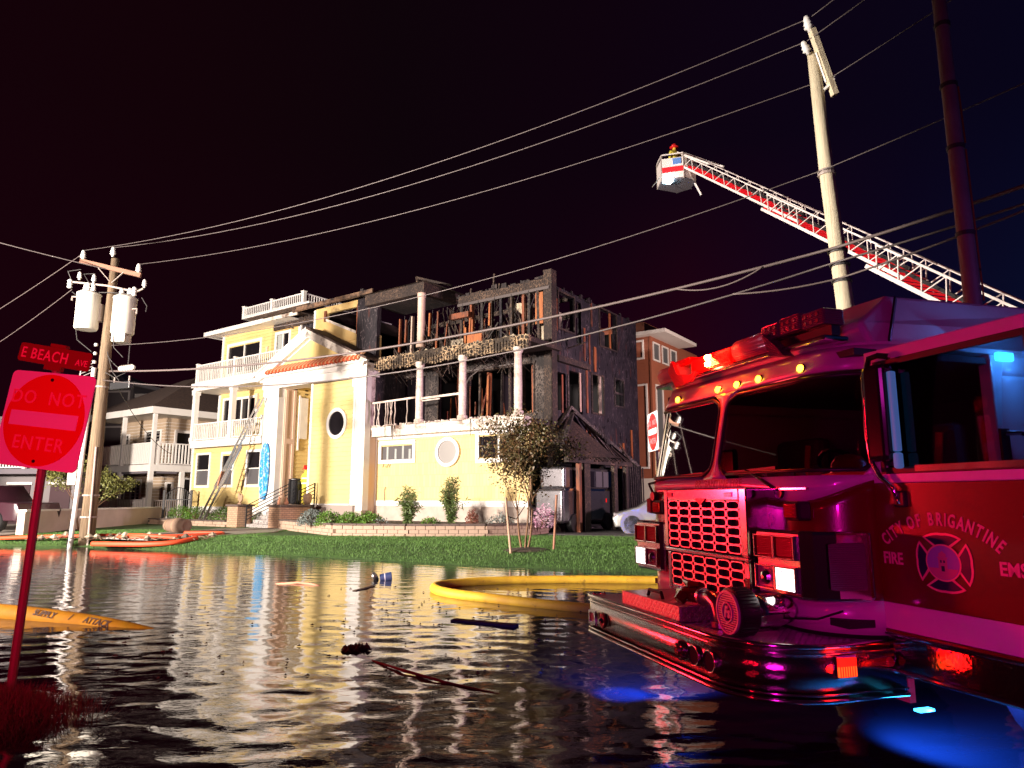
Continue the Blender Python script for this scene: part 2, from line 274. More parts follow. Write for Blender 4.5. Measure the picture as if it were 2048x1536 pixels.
# ------------------------------------------------------------------ mesh builder
def V(*a): return Vector(a)
class MB:
    def __init__(s): s.v = []; s.f = []
    def add(s, vs, fs, M=None):
        o = len(s.v)
        s.v += [tuple(M @ Vector(v)) if M else tuple(v) for v in vs]; s.f += [tuple(i+o for i in f) for f in fs]; return s
    def box(s, x0, x1, y0, y1, z0, z1, M=None):
        return s.add([(x0, y0, z0), (x1, y0, z0), (x1, y1, z0), (x0, y1, z0), (x0, y0, z1), (x1, y0, z1), (x1, y1, z1), (x0, y1, z1)],
                     [(3, 2, 1, 0), (4, 5, 6, 7), (0, 1, 5, 4), (1, 2, 6, 5), (2, 3, 7, 6), (3, 0, 4, 7)], M)
    def beam(s, a, b, w, h, up=(0, 0, 1)):
        a, b = Vector(a), Vector(b); d = (b-a).normalized(); u = Vector(up); sd = d.cross(u)
        if sd.length < 1e-4: sd = d.cross(Vector((0, 1, 0)))
        sd.normalize(); u = sd.cross(d).normalized()
        vs = [p+sd*i*w/2+u*j*h/2 for p in (a, b) for i, j in ((-1, -1), (1, -1), (1, 1), (-1, 1))]
        return s.add(vs, [(3, 2, 1, 0), (4, 5, 6, 7), (0, 1, 5, 4), (1, 2, 6, 5), (2, 3, 7, 6), (3, 0, 4, 7)])
    def tube(s, pts, r, n=8, cap=True):
        pts = [Vector(p) for p in pts]; rs = r if isinstance(r, (list, tuple)) else [r]*len(pts); o = len(s.v); prev = None
        for i, p in enumerate(pts):
            d = (pts[min(i+1, len(pts)-1)]-pts[max(i-1, 0)]).normalized()
            if prev is None:
                a = Vector((0, 0, 1)) if abs(d.z) < .9 else Vector((1, 0, 0)); x = d.cross(a).normalized()
            else: x = (prev-d*prev.dot(d)).normalized()
            prev = x; y = d.cross(x)
            s.v += [tuple(p+(x*cos(2*pi*k/n)+y*sin(2*pi*k/n))*rs[i]) for k in range(n)]
        for i in range(len(pts)-1):
            for k in range(n): s.f.append((o+i*n+k, o+i*n+(k+1) % n, o+(i+1)*n+(k+1) % n, o+(i+1)*n+k))
        if cap: s.f.append(tuple(o+k for k in reversed(range(n)))); s.f.append(tuple(o+(len(pts)-1)*n+k for k in range(n)))
        return s
    def cyl(s, a, b, r, r2=None, n=16): return s.tube([a, b], [r, r if r2 is None else r2], n)
    def lathe(s, prof, n=20, M=None):
        """prof [(radius, height)] round local z"""
        o = len(s.v); vs = []
        for r_, z in prof: vs += [(r_*cos(2*pi*k/n), r_*sin(2*pi*k/n), z) for k in range(n)]
        fs = [(i*n+k, i*n+(k+1) % n, (i+1)*n+(k+1) % n, (i+1)*n+k) for i in range(len(prof)-1) for k in range(n)]
        fs += [tuple(reversed(range(n))), tuple((len(prof)-1)*n+k for k in range(n))]
        return s.add(vs, fs, M)
    def prism(s, poly, t0, t1, ax='y', M=None):
        """poly 2d; ax='y': poly in xz extruded along y; 'z': xy along z; 'x': yz along x"""
        f = {'y': lambda p, t: (p[0], t, p[1]), 'z': lambda p, t: (p[0], p[1], t), 'x': lambda p, t: (t, p[0], p[1])}[ax]
        n = len(poly); vs = [f(p, t0) for p in poly]+[f(p, t1) for p in poly]
        fs = [tuple(range(n)), tuple(reversed(range(n, 2*n)))]+[(i, i+n, (i+1) % n+n, (i+1) % n) for i in range(n)]
        return s.add(vs, fs, M)
    def ring(s, cx, cz, rx, rz, rx2, rz2, y0, y1, n=32):
        """oval ring standing in the xz plane"""
        vs = []
        for k in range(n):
            c_, s_ = cos(2*pi*k/n), sin(2*pi*k/n)
            vs += [(cx+rx*c_, y0, cz+rz*s_), (cx+rx2*c_, y0, cz+rz2*s_), (cx+rx2*c_, y1, cz+rz2*s_), (cx+rx*c_, y1, cz+rz*s_)]
        fs = []
        for k in range(n):
            a, b = 4*k, 4*((k+1) % n)
            for i in range(4): fs.append((a+i, a+(i+1) % 4, b+(i+1) % 4, b+i))
        return s.add(vs, fs)
    def oval(s, cx, cz, rx, rz, y0, y1, n=32):
        return s.prism([(cx+rx*cos(2*pi*k/n), cz+rz*sin(2*pi*k/n)) for k in range(n)], y0, y1, 'y')
    def text(s, body, size, M, depth=.004, shear=0, align='CENTER', off=0, space=1, narrow=1):
        c = bpy.data.curves.new('t', 'FONT'); c.body = body; c.size = size; c.extrude = depth; c.shear = shear
        c.align_x = align; c.offset = off; c.space_character = space; c.resolution_u = 3
        o = bpy.data.objects.new('t', c); col.objects.link(o)
        dg = bpy.context.evaluated_depsgraph_get(); me = bpy.data.meshes.new_from_object(o.evaluated_get(dg))
        s.add([(v.co.x*narrow, v.co.y, v.co.z) for v in me.vertices], [tuple(p.vertices) for p in me.polygons], M)
        bpy.data.objects.remove(o); bpy.data.curves.remove(c); bpy.data.meshes.remove(me); return s
    def mesh(s, name, m, smooth=False, uv=False):
        me = bpy.data.meshes.new(name); me.from_pydata(s.v, [], s.f); me.validate()
        bm = bmesh.new(); bm.from_mesh(me); bmesh.ops.recalc_face_normals(bm, faces=bm.faces); bm.to_mesh(me); bm.free()
        me.materials.append(MATS[m] if isinstance(m, str) else m)
        if smooth:
            for p in me.polygons: p.use_smooth = True
        if uv:
            u = me.uv_layers.new(name='UVMap')
            for p in me.polygons:
                nx, ny, nz = (abs(t) for t in p.normal)
                for li in p.loop_indices:
                    c = me.vertices[me.loops[li].vertex_index].co
                    u.data[li].uv = (c.x, c.y) if nz > max(nx, ny) else ((c.x, c.z) if ny > nx else (c.y, c.z))
        return me
    def build(s, name, m, parent=None, bevel=0, smooth=False, kind=None, label=None, uv=False, seg=2):
        me = s.mesh(name, m, smooth, uv); o = bpy.data.objects.new(name, me); col.objects.link(o)
        if parent: o.parent = parent
        if bevel:
            md = o.modifiers.new('b', 'BEVEL'); md.width = bevel; md.segments = seg; md.limit_method = 'ANGLE'; md.angle_limit = R(40)
        if kind: o['kind'] = kind
        if label: o['label'] = label
        return o
def smooth_angle(o, deg=40):
    me = o.data; bm = bmesh.new(); bm.from_mesh(me)
    for f in bm.faces: f.smooth = True
    for e_ in bm.edges:
        if len(e_.link_faces) == 2 and e_.calc_face_angle(0) > R(deg): e_.smooth = False
    bm.to_mesh(me); bm.free(); return o
def empty(name, loc, rz=0, label=None, cat=None, group=None):
    o = bpy.data.objects.new(name, None); o.empty_display_size = .2; col.objects.link(o); o.location = loc; o.rotation_euler = (0, 0, rz)
    return tag(o, label, cat, group)
def tag(o, label=None, cat=None, group=None, kind=None):
    if label: o['label'] = label
    if cat: o['category'] = cat
    if group: o['group'] = group
    if kind: o['kind'] = kind
    return o
def inst(src, name=None, parent=None, loc=(0, 0, 0), rot=(0, 0, 0), scale=(1, 1, 1), label=None):
    """another object sharing a mesh"""
    o = bpy.data.objects.new(name or src.name, src); col.objects.link(o)
    if parent: o.parent = parent
    o.location = loc; o.rotation_euler = rot; o.scale = scale
    if label: o['label'] = label
    return o
def copy_tree(o, parent=None):
    c = o.copy(); col.objects.link(c); c.parent = parent
    for ch in list(o.children): copy_tree(ch, c)
    return c

# ------------------------------------------------------------------ ground, water, paths
shore = [(-60, 33), (-30, 27), (-17, 23.4), (-13.8, 22.7), (-10.4, 21.0), (-5.7, 19.0), (-1.45, 16.6), (1.17, 15.6), (2.8, 14.9), (5.5, 14.1), (30, 5)]
def shore_d(x, y):
    """signed distance-like height above the shoreline"""
    for (x0, y0), (x1, y1) in zip(shore, shore[1:]):
        if x0 <= x <= x1:
            t = (x-x0)/(x1-x0); ys = y0+(y1-y0)*t; return (y-ys)*(x1-x0)/math.hypot(x1-x0, y1-y0)
    return -5
def gz(x, y):
    d = shore_d(x, y)
    n_ = noise.noise(Vector((x*.8, y*.8, 0)))
    if d > 0: return .24*min(1, d/1.6)**.8 + (.02*n_ if d < 4 else 0) + (.0)
    base = max(-.35, d*.22)
    k = max(0, 1-math.hypot((x+4.0)*.8, (y-5.1)*1.0)/1.5)          # grass verge by the sign
    return base*(1-k)**2 + k*.10 if k > 0 else base + .03*n_
xs = sorted(set([-300, -120, -60, -40] + [round(-30+i*.5, 2) for i in range(101)] + [26, 40, 80, 300]))
ys = sorted(set([-40, -15] + [round(-5+i*.25, 2) for i in range(180)] + [round(40+i*2, 2) for i in range(11)] + [90, 150, 400]))
g = MB()
for y_ in ys:
    for x_ in xs: g.v.append((x_, y_, gz(max(-59, min(29, x_)), y_)))
nx = len(xs)
for j in range(len(ys)-1):
    for i in range(nx-1): g.f.append((j*nx+i, j*nx+i+1, (j+1)*nx+i+1, (j+1)*nx+i))
g.build('ground', 'lawn', kind='structure', smooth=True)
# water: real ripples on a fine grid near the lens, calm sheet beyond
def water_material():
    m = mat('water', (.020, .018, .022), .03, spec=.5, ior=3.2); n, l = nodes(m); b = n['Principled BSDF']
    c = n.new('ShaderNodeTexCoord'); prev = None
    for sc_, st, dist, strn in ((9, (.8, 1.7, 1), .0030, .5), (26, (.9, 1.6, 1), .0007, .4)):
        mp = n.new('ShaderNodeMapping'); mp.inputs['Scale'].default_value = st; mp.inputs['Rotation'].default_value = (0, 0, .12)
        l.new(c.outputs['Object'], mp.inputs[0])
        t = n.new('ShaderNodeTexNoise'); t.inputs['Scale'].default_value = sc_; t.inputs['Detail'].default_value = 3; t.inputs['Distortion'].default_value = .6
        l.new(mp.outputs[0], t.inputs['Vector'])
        bp = n.new('ShaderNodeBump'); bp.inputs['Strength'].default_value = strn; bp.inputs['Distance'].default_value = dist
        l.new(t.outputs['Fac'], bp.inputs['Height'])
        if prev: l.new(prev, bp.inputs['Normal'])
        prev = bp.outputs[0]
    l.new(prev, b.inputs['Normal'])
water_material()
nxw, nyw = 600, 760
X = np.linspace(-14, 9, nxw); Y = 1.2+np.linspace(0, 1, nyw)**1.3*22.6
XX, YY = np.meshgrid(X, Y)
rs = np.random.RandomState(3); Z = np.zeros_like(XX)
for i in range(80):
    lam = math.exp(rs.uniform(math.log(.12), math.log(.62))); a = rs.normal(pi/2, .42); k = 2*pi/lam; slope = .0072*rs.uniform(.5, 1.3)*(1 if lam > .25 else .8)
    wob = .8*np.sin(XX*rs.uniform(.4, 1.4)+rs.uniform(0, 6))+.8*np.sin(YY*rs.uniform(.3, 1.1)+rs.uniform(0, 6))+.5*np.sin((XX+YY)*rs.uniform(.8, 2)+rs.uniform(0, 6))
    patch = .65+.35*np.sin(XX*rs.uniform(.3, 1.1)+rs.uniform(0, 6))*np.sin(YY*rs.uniform(.3, 1.1)+rs.uniform(0, 6))
    fade = np.clip((lam/.20)*(12/np.maximum(YY, 3)), 0, 1)
    Z += slope/k*np.sin(k*(XX*np.cos(a)+YY*np.sin(a))+rs.uniform(0, 6.28)+wob)*patch*fade
for cx, cy, am in ((-1.9, 5.6, .0022), (-1.6, 7.3, .0022)):            # ring ripples round drifting debris
    r_ = np.hypot(XX-cx, YY-cy); Z += am*np.cos(r_*2*pi/.42)*np.exp(-r_/1.3)*(1-np.exp(-r_*3))
Z *= np.clip(1.35-YY/18, .45, 1.1)
wv = np.stack([XX, YY, Z], -1).reshape(-1, 3)
ii = (np.arange(nyw-1)[:, None]*nxw+np.arange(nxw-1)[None]).ravel()
wf = np.stack([ii, ii+1, ii+nxw+1, ii+nxw], -1)
wm = bpy.data.meshes.new('water'); wm.vertices.add(len(wv)); wm.vertices.foreach_set('co', wv.ravel()); wm.loops.add(wf.size); wm.loops.foreach_set('vertex_index', wf.ravel().astype(np.int32))
wm.polygons.add(len(wf)); wm.polygons.foreach_set('loop_start', np.arange(0, wf.size, 4, dtype=np.int32)); wm.polygons.foreach_set('use_smooth', np.ones(len(wf), dtype=bool)); wm.update(calc_edges=True); wm.materials.append(MATS['water'])
wo = bpy.data.objects.new('water', wm); col.objects.link(wo); wo['kind'] = 'structure'
b_ = MB(); b_.v = [(-80, -30, -.012), (60, -30, -.012), (60, 36, -.012), (-80, 36, -.012)]; b_.f = [(0, 1, 2, 3)]
b_.build('flooded_street', 'water', kind='structure')
# garden path, sidewalk stub, driveway
def sheet(name, pts, z, m, th=.04):
    return MB().prism(pts, z-th, z, 'z').build(name, m, kind='structure')
sheet('path', [(-13.6, 23.0), (-11.2, 21.9), (-10.6, 23.6), (-9.0, 26.6), (-9.4, 30.2), (-12.3, 29.4), (-12.6, 27.2), (-13.4, 25.2)], .275, 'concrete')
sheet('driveway', [(1.3, 25.2), (12, 20), (20, 30), (9, 46), (1.9, 30)], .268, 'asphalt')
sheet('side_street', [(-24, 23.4), (-17.9, 24.2), (-18.2, 27.4), (-21, 34), (-34, 44), (-50, 30)], .262, 'concrete')
# lawn blades and the verge tufts by the sign
def blades(name, m, pts, h, w, lean=.5, seed=1):
    rs = np.random.RandomState(seed); P = np.array(pts); n_ = len(P); a = rs.uniform(0, 2*pi, n_)
    hh = h*rs.uniform(.5, 1.25, n_); ww = w*rs.uniform(.7, 1.3, n_); la = rs.uniform(0, 2*pi, n_); le = rs.uniform(0, lean, n_)*hh
    d = np.stack([np.cos(a), np.sin(a), np.zeros(n_)], -1)*ww[:, None]/2
    tip = P+np.stack([np.cos(la)*le, np.sin(la)*le, hh], -1); v = np.stack([P-d, P+d, tip], 1).reshape(-1, 3)
    me = bpy.data.meshes.new(name); me.from_pydata(v.tolist(), [], np.arange(n_*3).reshape(-1, 3).tolist()); me.materials.append(MATS[m])
    o = bpy.data.objects.new(name, me); col.objects.link(o); o['kind'] = 'stuff'; return o
pts = []
rg = random.Random(11)
while len(pts) < 90000:
    x_ = rg.uniform(-17.5, 7); y_ = rg.uniform(14.2, 29)
    d = shore_d(x_, y_)
    if d < .05 or (x_ > 1.2 and y_ > 25) or (-13.6 < x_ < -9 and y_ > 22.3 and abs(x_+11.6+(y_-25)*-.15) < 1.3) or (x_ > -9 and y_ > 24.4+.0*x_): continue
    pts.append((x_, y_, gz(x_, y_)-.01))
blades('grass', 'grass_blade', pts, .055, .016, .6, 2)
pts = []
while len(pts) < 9000:
    a = rg.uniform(0, 6.28); q = rg.uniform(0, 1)**.6*1.75; x_ = -3.95+cos(a)*q*.95; y_ = 5.15+sin(a)*q*.75
    z_ = gz(x_, y_)
    if z_ > -.07: pts.append((x_, y_, z_-.01))
blades('verge_grass', 'grass_brown', pts, .13, .007, 1.2, 4)

# ------------------------------------------------------------------ burnt beach house
HO = (.4, 26, 0)
H = empty('burnt_house', HO, R(-35.5), 'three storey yellow beach house, its right half burnt black and open to the sky', 'house')
def HW(x, d, z):
    a = R(35.5); return Vector((HO[0]+x*cos(a)+d*sin(a), HO[1]-x*sin(a)+d*cos(a), z))
def wall(mb, x0, x1, z0, z1, y0, y1, holes=()):
    """box wall with rectangular openings (x0,x1,z0,z1), split into butted boxes"""
    cx = sorted({x0, x1, *[min(max(t, x0), x1) for h in holes for t in h[:2]]}); cz = sorted({z0, z1, *[min(max(t, z0), z1) for h in holes for t in h[2:]]})
    for a, b in zip(cx, cx[1:]):
        run = None
        for c, d in zip(cz, cz[1:]):
            mx_, mz_ = (a+b)/2, (c+d)/2
            if any(h[0] < mx_ < h[1] and h[2] < mz_ < h[3] for h in holes):
                if run: mb.box(a, b, y0, y1, *run); run = None
            else: run = (run[0], d) if run else (c, d)
        if run: mb.box(a, b, y0, y1, *run)
    return mb
def clap(mb, x0, x1, z0, z1, y, holes=(), row=.19, proud=.045):
    """lapped boards, each row a wedge standing proud at its foot, cut round the openings"""
    z = z0
    while z < z1-.02:
        zt = min(z+row, z1); segs = [(x0, x1)]
        for h in holes:
            if h[2] < (z+zt)/2 < h[3]:
                segs = [q for a, b in segs for q in ((a, min(b, h[0])), (max(a, h[1]), b)) if q[1]-q[0] > .01]
        for a, b in segs:
            mb.add([(a, y-proud, z), (b, y-proud, z), (b, y-.004, zt), (a, y-.004, zt), (a, y, z), (b, y, z)], [(0, 1, 2, 3), (0, 4, 5, 1), (0, 3, 4), (1, 5, 2)])
        z = zt
    return mb
def window(par, x0, x1, z0, z1, y, fw=.14, proud=.07, panes=1, hung=False, glass='window_dark', frame='trim_white', deep=.12):
    """frame with a pane; y is the outer wall face, glass sits behind it"""
    f = MB().box(x0-fw, x1+fw, y-proud, y+.02, z1, z1+fw).box(x0-fw, x1+fw, y-proud, y+.02, z0-fw, z0).box(x0-fw, x0, y-proud, y+.02, z0, z1).box(x1, x1+fw, y-proud, y+.02, z0, z1)
    w = (x1-x0)/panes
    for i in range(1, panes): f.box(x0+i*w-.045, x0+i*w+.045, y-proud*.6, y+.05, z0, z1)
    wo_ = f.build('window', frame, par, bevel=.01)
    for i in range(panes):
        a, b = x0+i*w+(.045 if i else 0), x0+(i+1)*w-(.045 if i < panes-1 else 0); mm = (z0+z1)/2
        if hung:
            MB().box(a, b, y+.02, y+.04, z0, mm-.025).build('pane', 'window_screen', wo_)
            MB().box(a, b, y, y+.02, mm+.025, z1).build('pane', glass, wo_)
            MB().box(a, b, y-.02, y+.03, mm-.025, mm+.025).build('meeting_rail', frame, wo_)
        else: MB().box(a, b, y+deep-.1, y+deep-.08, z0, z1).build('pane', glass if isinstance(glass, str) else glass[i], wo_)
    return wo_
def porthole(par, cx, cz, rx, rz, y, glass='window_dark', fw=.17):
    o = MB().ring(cx, cz, rx+fw, rz+fw, rx, rz, y-.09, y+.01).build('window', 'trim_white', par, bevel=.015, label='oval window'); smooth_angle(o)
    MB().oval(cx, cz, rx, rz, y-.035, y-.02).build('pane', glass, o)
    return o
def railing(par, pts, z, h=.95, gap=.155, m='rail_white', post=.14, posts=None, name='railing', bw=.045):
    """posts, two rails and single balusters between polyline points"""
    root = empty(name, (0, 0, 0)); root.parent = par
    bal = MB().box(-bw/2, bw/2, -bw/2, bw/2, .09, h-.05).mesh('baluster', m)
    for p in (posts or pts):
        o = MB().box(-post/2, post/2, -post/2, post/2, 0, h+.06).box(-post/2-.03, post/2+.03, -post/2-.03, post/2+.03, h+.06, h+.10).build('post', m, root); o.location = (p[0], p[1], z)
    for a, b in zip(pts, pts[1:]):
        A, B = Vector((*a, z)), Vector((*b, z)); L = (B-A).length; d = (B-A)/L
        MB().beam(A+d*post/2+V(0, 0, h-.02), B-d*post/2+V(0, 0, h-.02), .09, .06).build('handrail', m, root)
        MB().beam(A+d*post/2+V(0, 0, .07), B-d*post/2+V(0, 0, .07), .07, .05).build('bottom_rail', m, root)
        n_ = max(1, int(L/gap)); an = math.atan2(d.y, d.x)
        for i in range(1, n_): inst(bal, 'baluster', root, A+d*(L*i/n_), (0, 0, an))
    return root

L2, L3, LT = 4.62, 7.8, 10.7
# --- left block, ground floor ---
gh = [(-21.57, -20.4, 2.2, 3.85), (-19.15, -18.2, 2.2, 3.82), (-16.9, -15.85, 2.2, 3.84)]
wall(MB(), -22.1, -15.6, .1, 4.25, -.3, -.1, gh).build('wall', 'shadow_gap', H)
clap(MB(), -22.04, -15.6, 1.08, 4.2, -.3, gh).build('siding', 'yellow_siding', H)
for h in gh: window(H, *h, -.3, .13, .07, 1, True)
MB().box(-22.12, -15.6, -.36, -.1, .75, 1.08).box(-22.14, -22.0, -.35, -.1, 1.08, 4.25).build('skirt_board', 'trim_white', H)
MB().box(-22.1, -15.6, -.32, 0, .05, .75).build('foundation', 'foundation', H)
sw = MB().box(-22.1, -21.9, -.1, 9.5, .1, 4.3).box(-22.1, -21.9, 1.1, 9.5, 4.3, 10.8).build('side_wall', 'yellow_siding', H)
# floor bands and balconies
MB().box(-22.3, -15.75, -.42, 1.1, 4.26, L2).box(-22.36, -15.75, -.46, -.42, 4.5, L2+.02).build('balcony_floor', 'trim_white', H, bevel=.01)
MB().box(-22.36, -13.9, -.42, 1.1, 7.45, 7.86).box(-22.46, -13.9, -.52, -.42, 7.66, 7.9).box(-22.42, -13.9, -.48, -.42, 7.45, 7.55).build('balcony_floor', 'trim_white', H, bevel=.01)
railing(H, [(-22.2, 1.0), (-22.2, -.34), (-18.55, -.34), (-15.8, -.34)], L2+.02, .96, .165)
railing(H, [(-22.2, 1.0), (-22.2, -.34), (-18.55, -.34), (-14.5, -.34)], 7.9, 1.05, .165, posts=[(-22.2, 1.0), (-22.2, -.34), (-18.55, -.34)])
colm = MB().box(-.13, .13, -.13, .13, 0, 2.8).box(-.17, .17, -.17, .17, 0, .2).box(-.17, .17, -.17, .17, 2.6, 2.83).mesh('column', 'trim_white')
for x_ in (-22.16, -18.55): inst(colm, 'column', H, (x_, -.34, L2+.02))
# 2nd and 3rd floor walls of left block
h2 = [(-21.6, -21.0, 4.9, 7.05), (-20.6, -18.55, 5.6, 7.0)]
wall(MB(), -22.08, -14.4, L2, 7.45, 1.1, 1.3, h2).build('wall', 'shadow_gap', H)
clap(MB(), -22.0, -15.6, L2, 7.45, 1.1, h2).build('siding', 'yellow_siding', H)
window(H, *h2[0], 1.1); window(H, -20.6, -18.55, 5.6, 7.0, 1.1, panes=3)
h3 = [(-21.5, -18.5, 8.6, 10.2), (-17.0, -15.95, 8.2, 10.3)]
wall(MB(), -22.08, -14.9, 7.86, 10.95, 1.1, 1.3, h3).build('wall', 'shadow_gap', H)
clap(MB(), -22.0, -17.5, 7.86, 10.95, 1.1, h3).build('siding', 'yellow_siding', H)
clap(MB(), -17.5, -15.0, 7.86, 10.95, 1.1, h3).build('siding', 'yellow_scorched', H, label='smoke stained yellow siding')
MB().box(-22.16, -21.98, 1.02, 1.1, 7.9, 10.9).box(-22.16, -21.98, 1.02, 1.1, 4.64, 7.4).box(-15.12, -14.9, 1.02, 1.12, 7.9, 10.95).build('corner_board', 'trim_white', H)
window(H, *h3[0], 1.1, .17, panes=2)
window(H, *h3[1], 1.1, .16, panes=2, glass=('curtain', 'window_dark'))
MB().box(-17.9, -17.72, 1.0, 1.1, 9.35, 9.75).build('wall_lamp', 'peach_shade', H)
MB().box(-18.5, -18.3, .94, 1.08, 6.35, 7.2).build('wall_lamp', 'peach_shade', H)
# --- left roof: eave, hip, roof deck with railing ---
e0 = [(-22.75, .35), (-14.6, .35)]
rf = MB().add([(-22.75, .3, 11.03), (-14.2, .3, 11.03), (-15.2, 2.3, 12.02), (-20.9, 2.3, 12.02), (-22.75, 9.8, 11.03), (-20.9, 8, 12.02), (-15.2, 8, 12.02), (-14.2, 9.8, 11.03)],
    [(0, 1, 2, 3), (0, 3, 5, 4), (4, 5, 6, 7), (1, 7, 6, 2), (3, 2, 6, 5), (0, 4, 7, 1)]).build('roof', 'roof_shingle', H)
MB().box(-22.8, -17.2, .22, .32, 10.84, 11.08).box(-22.85, -22.75, .22, 9.8, 10.84, 11.08).box(-22.75, -15.0, .32, 1.1, 10.86, 10.9).build('fascia', 'trim_white', H)
MB().box(-17.2, -14.3, .24, .32, 10.86, 11.06).build('fascia', 'scorched_trim', H, label='scorched stretch of eave')
dk = MB().box(-21.5, -15.3, 1.75, 8, 12.02, 12.12).build('roof_deck', 'trim_white', H)
MB().add([(-21.2, 1.8, 12.02), (-15.35, 1.8, 12.02), (-14.6, .45, 11.2), (-18.6, .45, 11.2)], [(0, 1, 2, 3)]).build('lit_roof_slope', 'roof_burnt', H, label='roof slope under the roof deck, painted in its lit brown')  # brown light on the shingles is put into this sheet's colour
railing(H, [(-21.4, 1.85), (-18.7, 1.85), (-15.9, 1.85), (-15.9, 5.2)], 12.12, .58, .17, post=.2)
MB().beam((-18.6, 4.5, 12.1), (-19.7, 4.7, 13.6), .05, .05).build('vent_pipe', 'wire_metal', H)
# --- entrance portico ---
P_ = -.45
MB().box(-15.6, -14.45, P_, -.1, .2, 6.95).box(-15.66, -14.4, P_-.05, P_, .2, .9).box(-15.66, -14.4, P_-.05, P_, 6.5, 6.95).build('pilaster', 'trim_white', H, bevel=.012)
for z0, z1 in ((1.1, 4.3), (4.55, 6.4)):
    for a, b in ((-15.5, -15.44), (-14.62, -14.56)): MB().box(a, b, P_-.025, P_, z0, z1).build('pilaster_moulding', 'trim_white', H)
MB().box(-8.97, -8.17, P_, -.1, .2, 6.95).box(-9.02, -8.12, P_-.05, P_, .2, .55).box(-9.02, -8.12, P_-.05, P_, 6.5, 6.95).build('pilaster', 'trim_white', H, bevel=.012)
MB().box(-8.85, -8.8, P_-.025, P_, 1.1, 6.4).box(-8.36, -8.31, P_-.025, P_, 1.1, 6.4).build('pilaster_moulding', 'trim_white', H)
MB().box(-11.9, -8.97, P_+.02, -.1, .95, 6.95).build('wall', 'shadow_gap', H)
clap(MB(), -11.78, -8.97, 1.28, 6.86, P_+.02, row=.21).build('siding', 'yellow_siding', H)
MB().box(-11.92, -11.78, P_-.03, 0, 1.0, 6.9).box(-11.78, -8.97, P_-.02, P_+.02, 1.0, 1.28).build('corner_board', 'trim_white', H)
MB().box(-11.9, -8.15, -.5, .1, .1, 1.0).build('foundation', 'foundation', H)
porthole(H, -9.98, 4.9, .52, .55, P_+.0)
# return wall of the portico (side light put into its peach colour)
MB().box(-8.5, -8.3, -.1, .45, .2, 4.3).build('side_wall', 'peach_shade', H)
MB().box(-8.5, -8.3, -.1, .25, 4.62, 6.95).build('side_wall', 'scorched_trim', H, label='scorched return beside the burnt balcony')
MB().box(-8.46, -8.26, .25, 2.1, 4.62, 7.6).build('side_wall', 'char_wall', H, label='charred side wall above the balcony')
# recess of the entrance
MB().box(-14.6, -14.4, -.1, .62, 1.2, 6.95).box(-14.4, -14.36, -.05, .1, 1.2, 6.9).box(-14.4, -14.36, .42, .56, 1.2, 6.9).box(-14.4, -14.36, .1, .42, 4.2, 4.45).build('entry_panel', 'peach_shade', H)  # peach tone of the recess side is side light painted in
MB().box(-14.58, -14.42, .62, 2.2, 1.2, 7.4).build('entry_wall', 'shadow_gap', H)
en = MB()
z = 1.25
while z < 7.2: en.add([(-14.38, .62, z), (-14.38, 2.2, z), (-14.415, 2.2, z+.2), (-14.415, .62, z+.2), (-14.42, .62, z), (-14.42, 2.2, z)], [(0, 1, 2, 3), (0, 4, 5, 1)]); z += .2
en.build('siding', 'yellow_siding', H)
MB().box(-14.5, -8.6, 2.2, 2.4, 1.2, 7.4).build('entry_wall', 'shadow_gap', H); clap(MB(), -14.4, -8.6, 1.25, 7.3, 2.2).build('siding', 'yellow_siding', H)
MB().box(-14.38, -14.3, .8, 1.25, 4.5, 6.6).box(-14.38, -14.31, .72, .8, 3.9, 6.7).build('window', 'trim_white', H)
MB().box(-14.45, -8.6, -.1, 2.2, 7.15, 7.3).build('ceiling', 'trim_white', H)
MB().box(-14.45, -8.6, -.6, 2.2, .3, 1.22).build('landing', 'tile_grey', H)
# entablature and pediment
MB().box(-15.75, -8.1, P_-.06, .3, 6.95, 7.55).box(-15.85, -8.0, P_-.16, P_-.06, 7.3, 7.42).box(-15.95, -7.95, P_-.22, P_-.06, 7.55, 7.7).build('entablature', 'trim_white', H, bevel=.01)
ped = [(-15.6, 7.7), (-8.4, 7.7), (-12.15, 9.35)]
MB().prism(ped, P_+.02, .2, 'y').build('gable', 'yellow_siding', H)
def slopeboard(a, b, w, y0, y1, m, name='rake_board', label=None):
    (x0, z0), (x1, z1) = a, b; L = math.hypot(x1-x0, z1-z0); nx_, nz_ = -(z1-z0)/L*w, (x1-x0)/L*w
    if nz_ > 0: nx_, nz_ = -nx_, -nz_
    return MB().prism([a, b, (x1+nx_, z1+nz_), (x0+nx_, z0+nz_)], y0, y1, 'y').build(name, m, H, bevel=.01, label=label)
slopeboard((-16.15, 7.72), (-12.15, 9.62), .42, P_-.26, P_-.02, 'trim_white'); slopeboard((-12.15, 9.62), (-8.0, 7.72), .42, P_-.26, P_-.02, 'scorched_trim')
slopeboard((-15.0, 7.86), (-12.15, 9.2), .1, P_-.03, P_+.02, 'trim_white', 'moulding'); slopeboard((-12.15, 9.2), (-9.1, 7.86), .1, P_-.03, P_+.02, 'trim_white', 'moulding')
for s_ in (0, 1):
    a, b = ((-16.3, 7.7), (-12.15, 9.7)) if s_ == 0 else ((-12.15, 9.7), (-7.85, 7.7))
    slopeboard(a, b, .1, P_-.34, 1.1, 'trim_white' if s_ == 0 else 'roof_shingle', 'portico_roof')
til = lambda w: MB().add([(0, 0, 0), (w, 0, 0), (w, .24, .22), (0, .24, .22), (w*.15, -.03, .07), (w*.85, -.03, .07), (w*.85, .21, .29), (w*.15, .21, .29)],
    [(4, 5, 6, 7), (0, 4, 7, 3), (1, 2, 6, 5), (0, 1, 5, 4)])        # skirt roof of red tiles with cream ribs, each its own piece
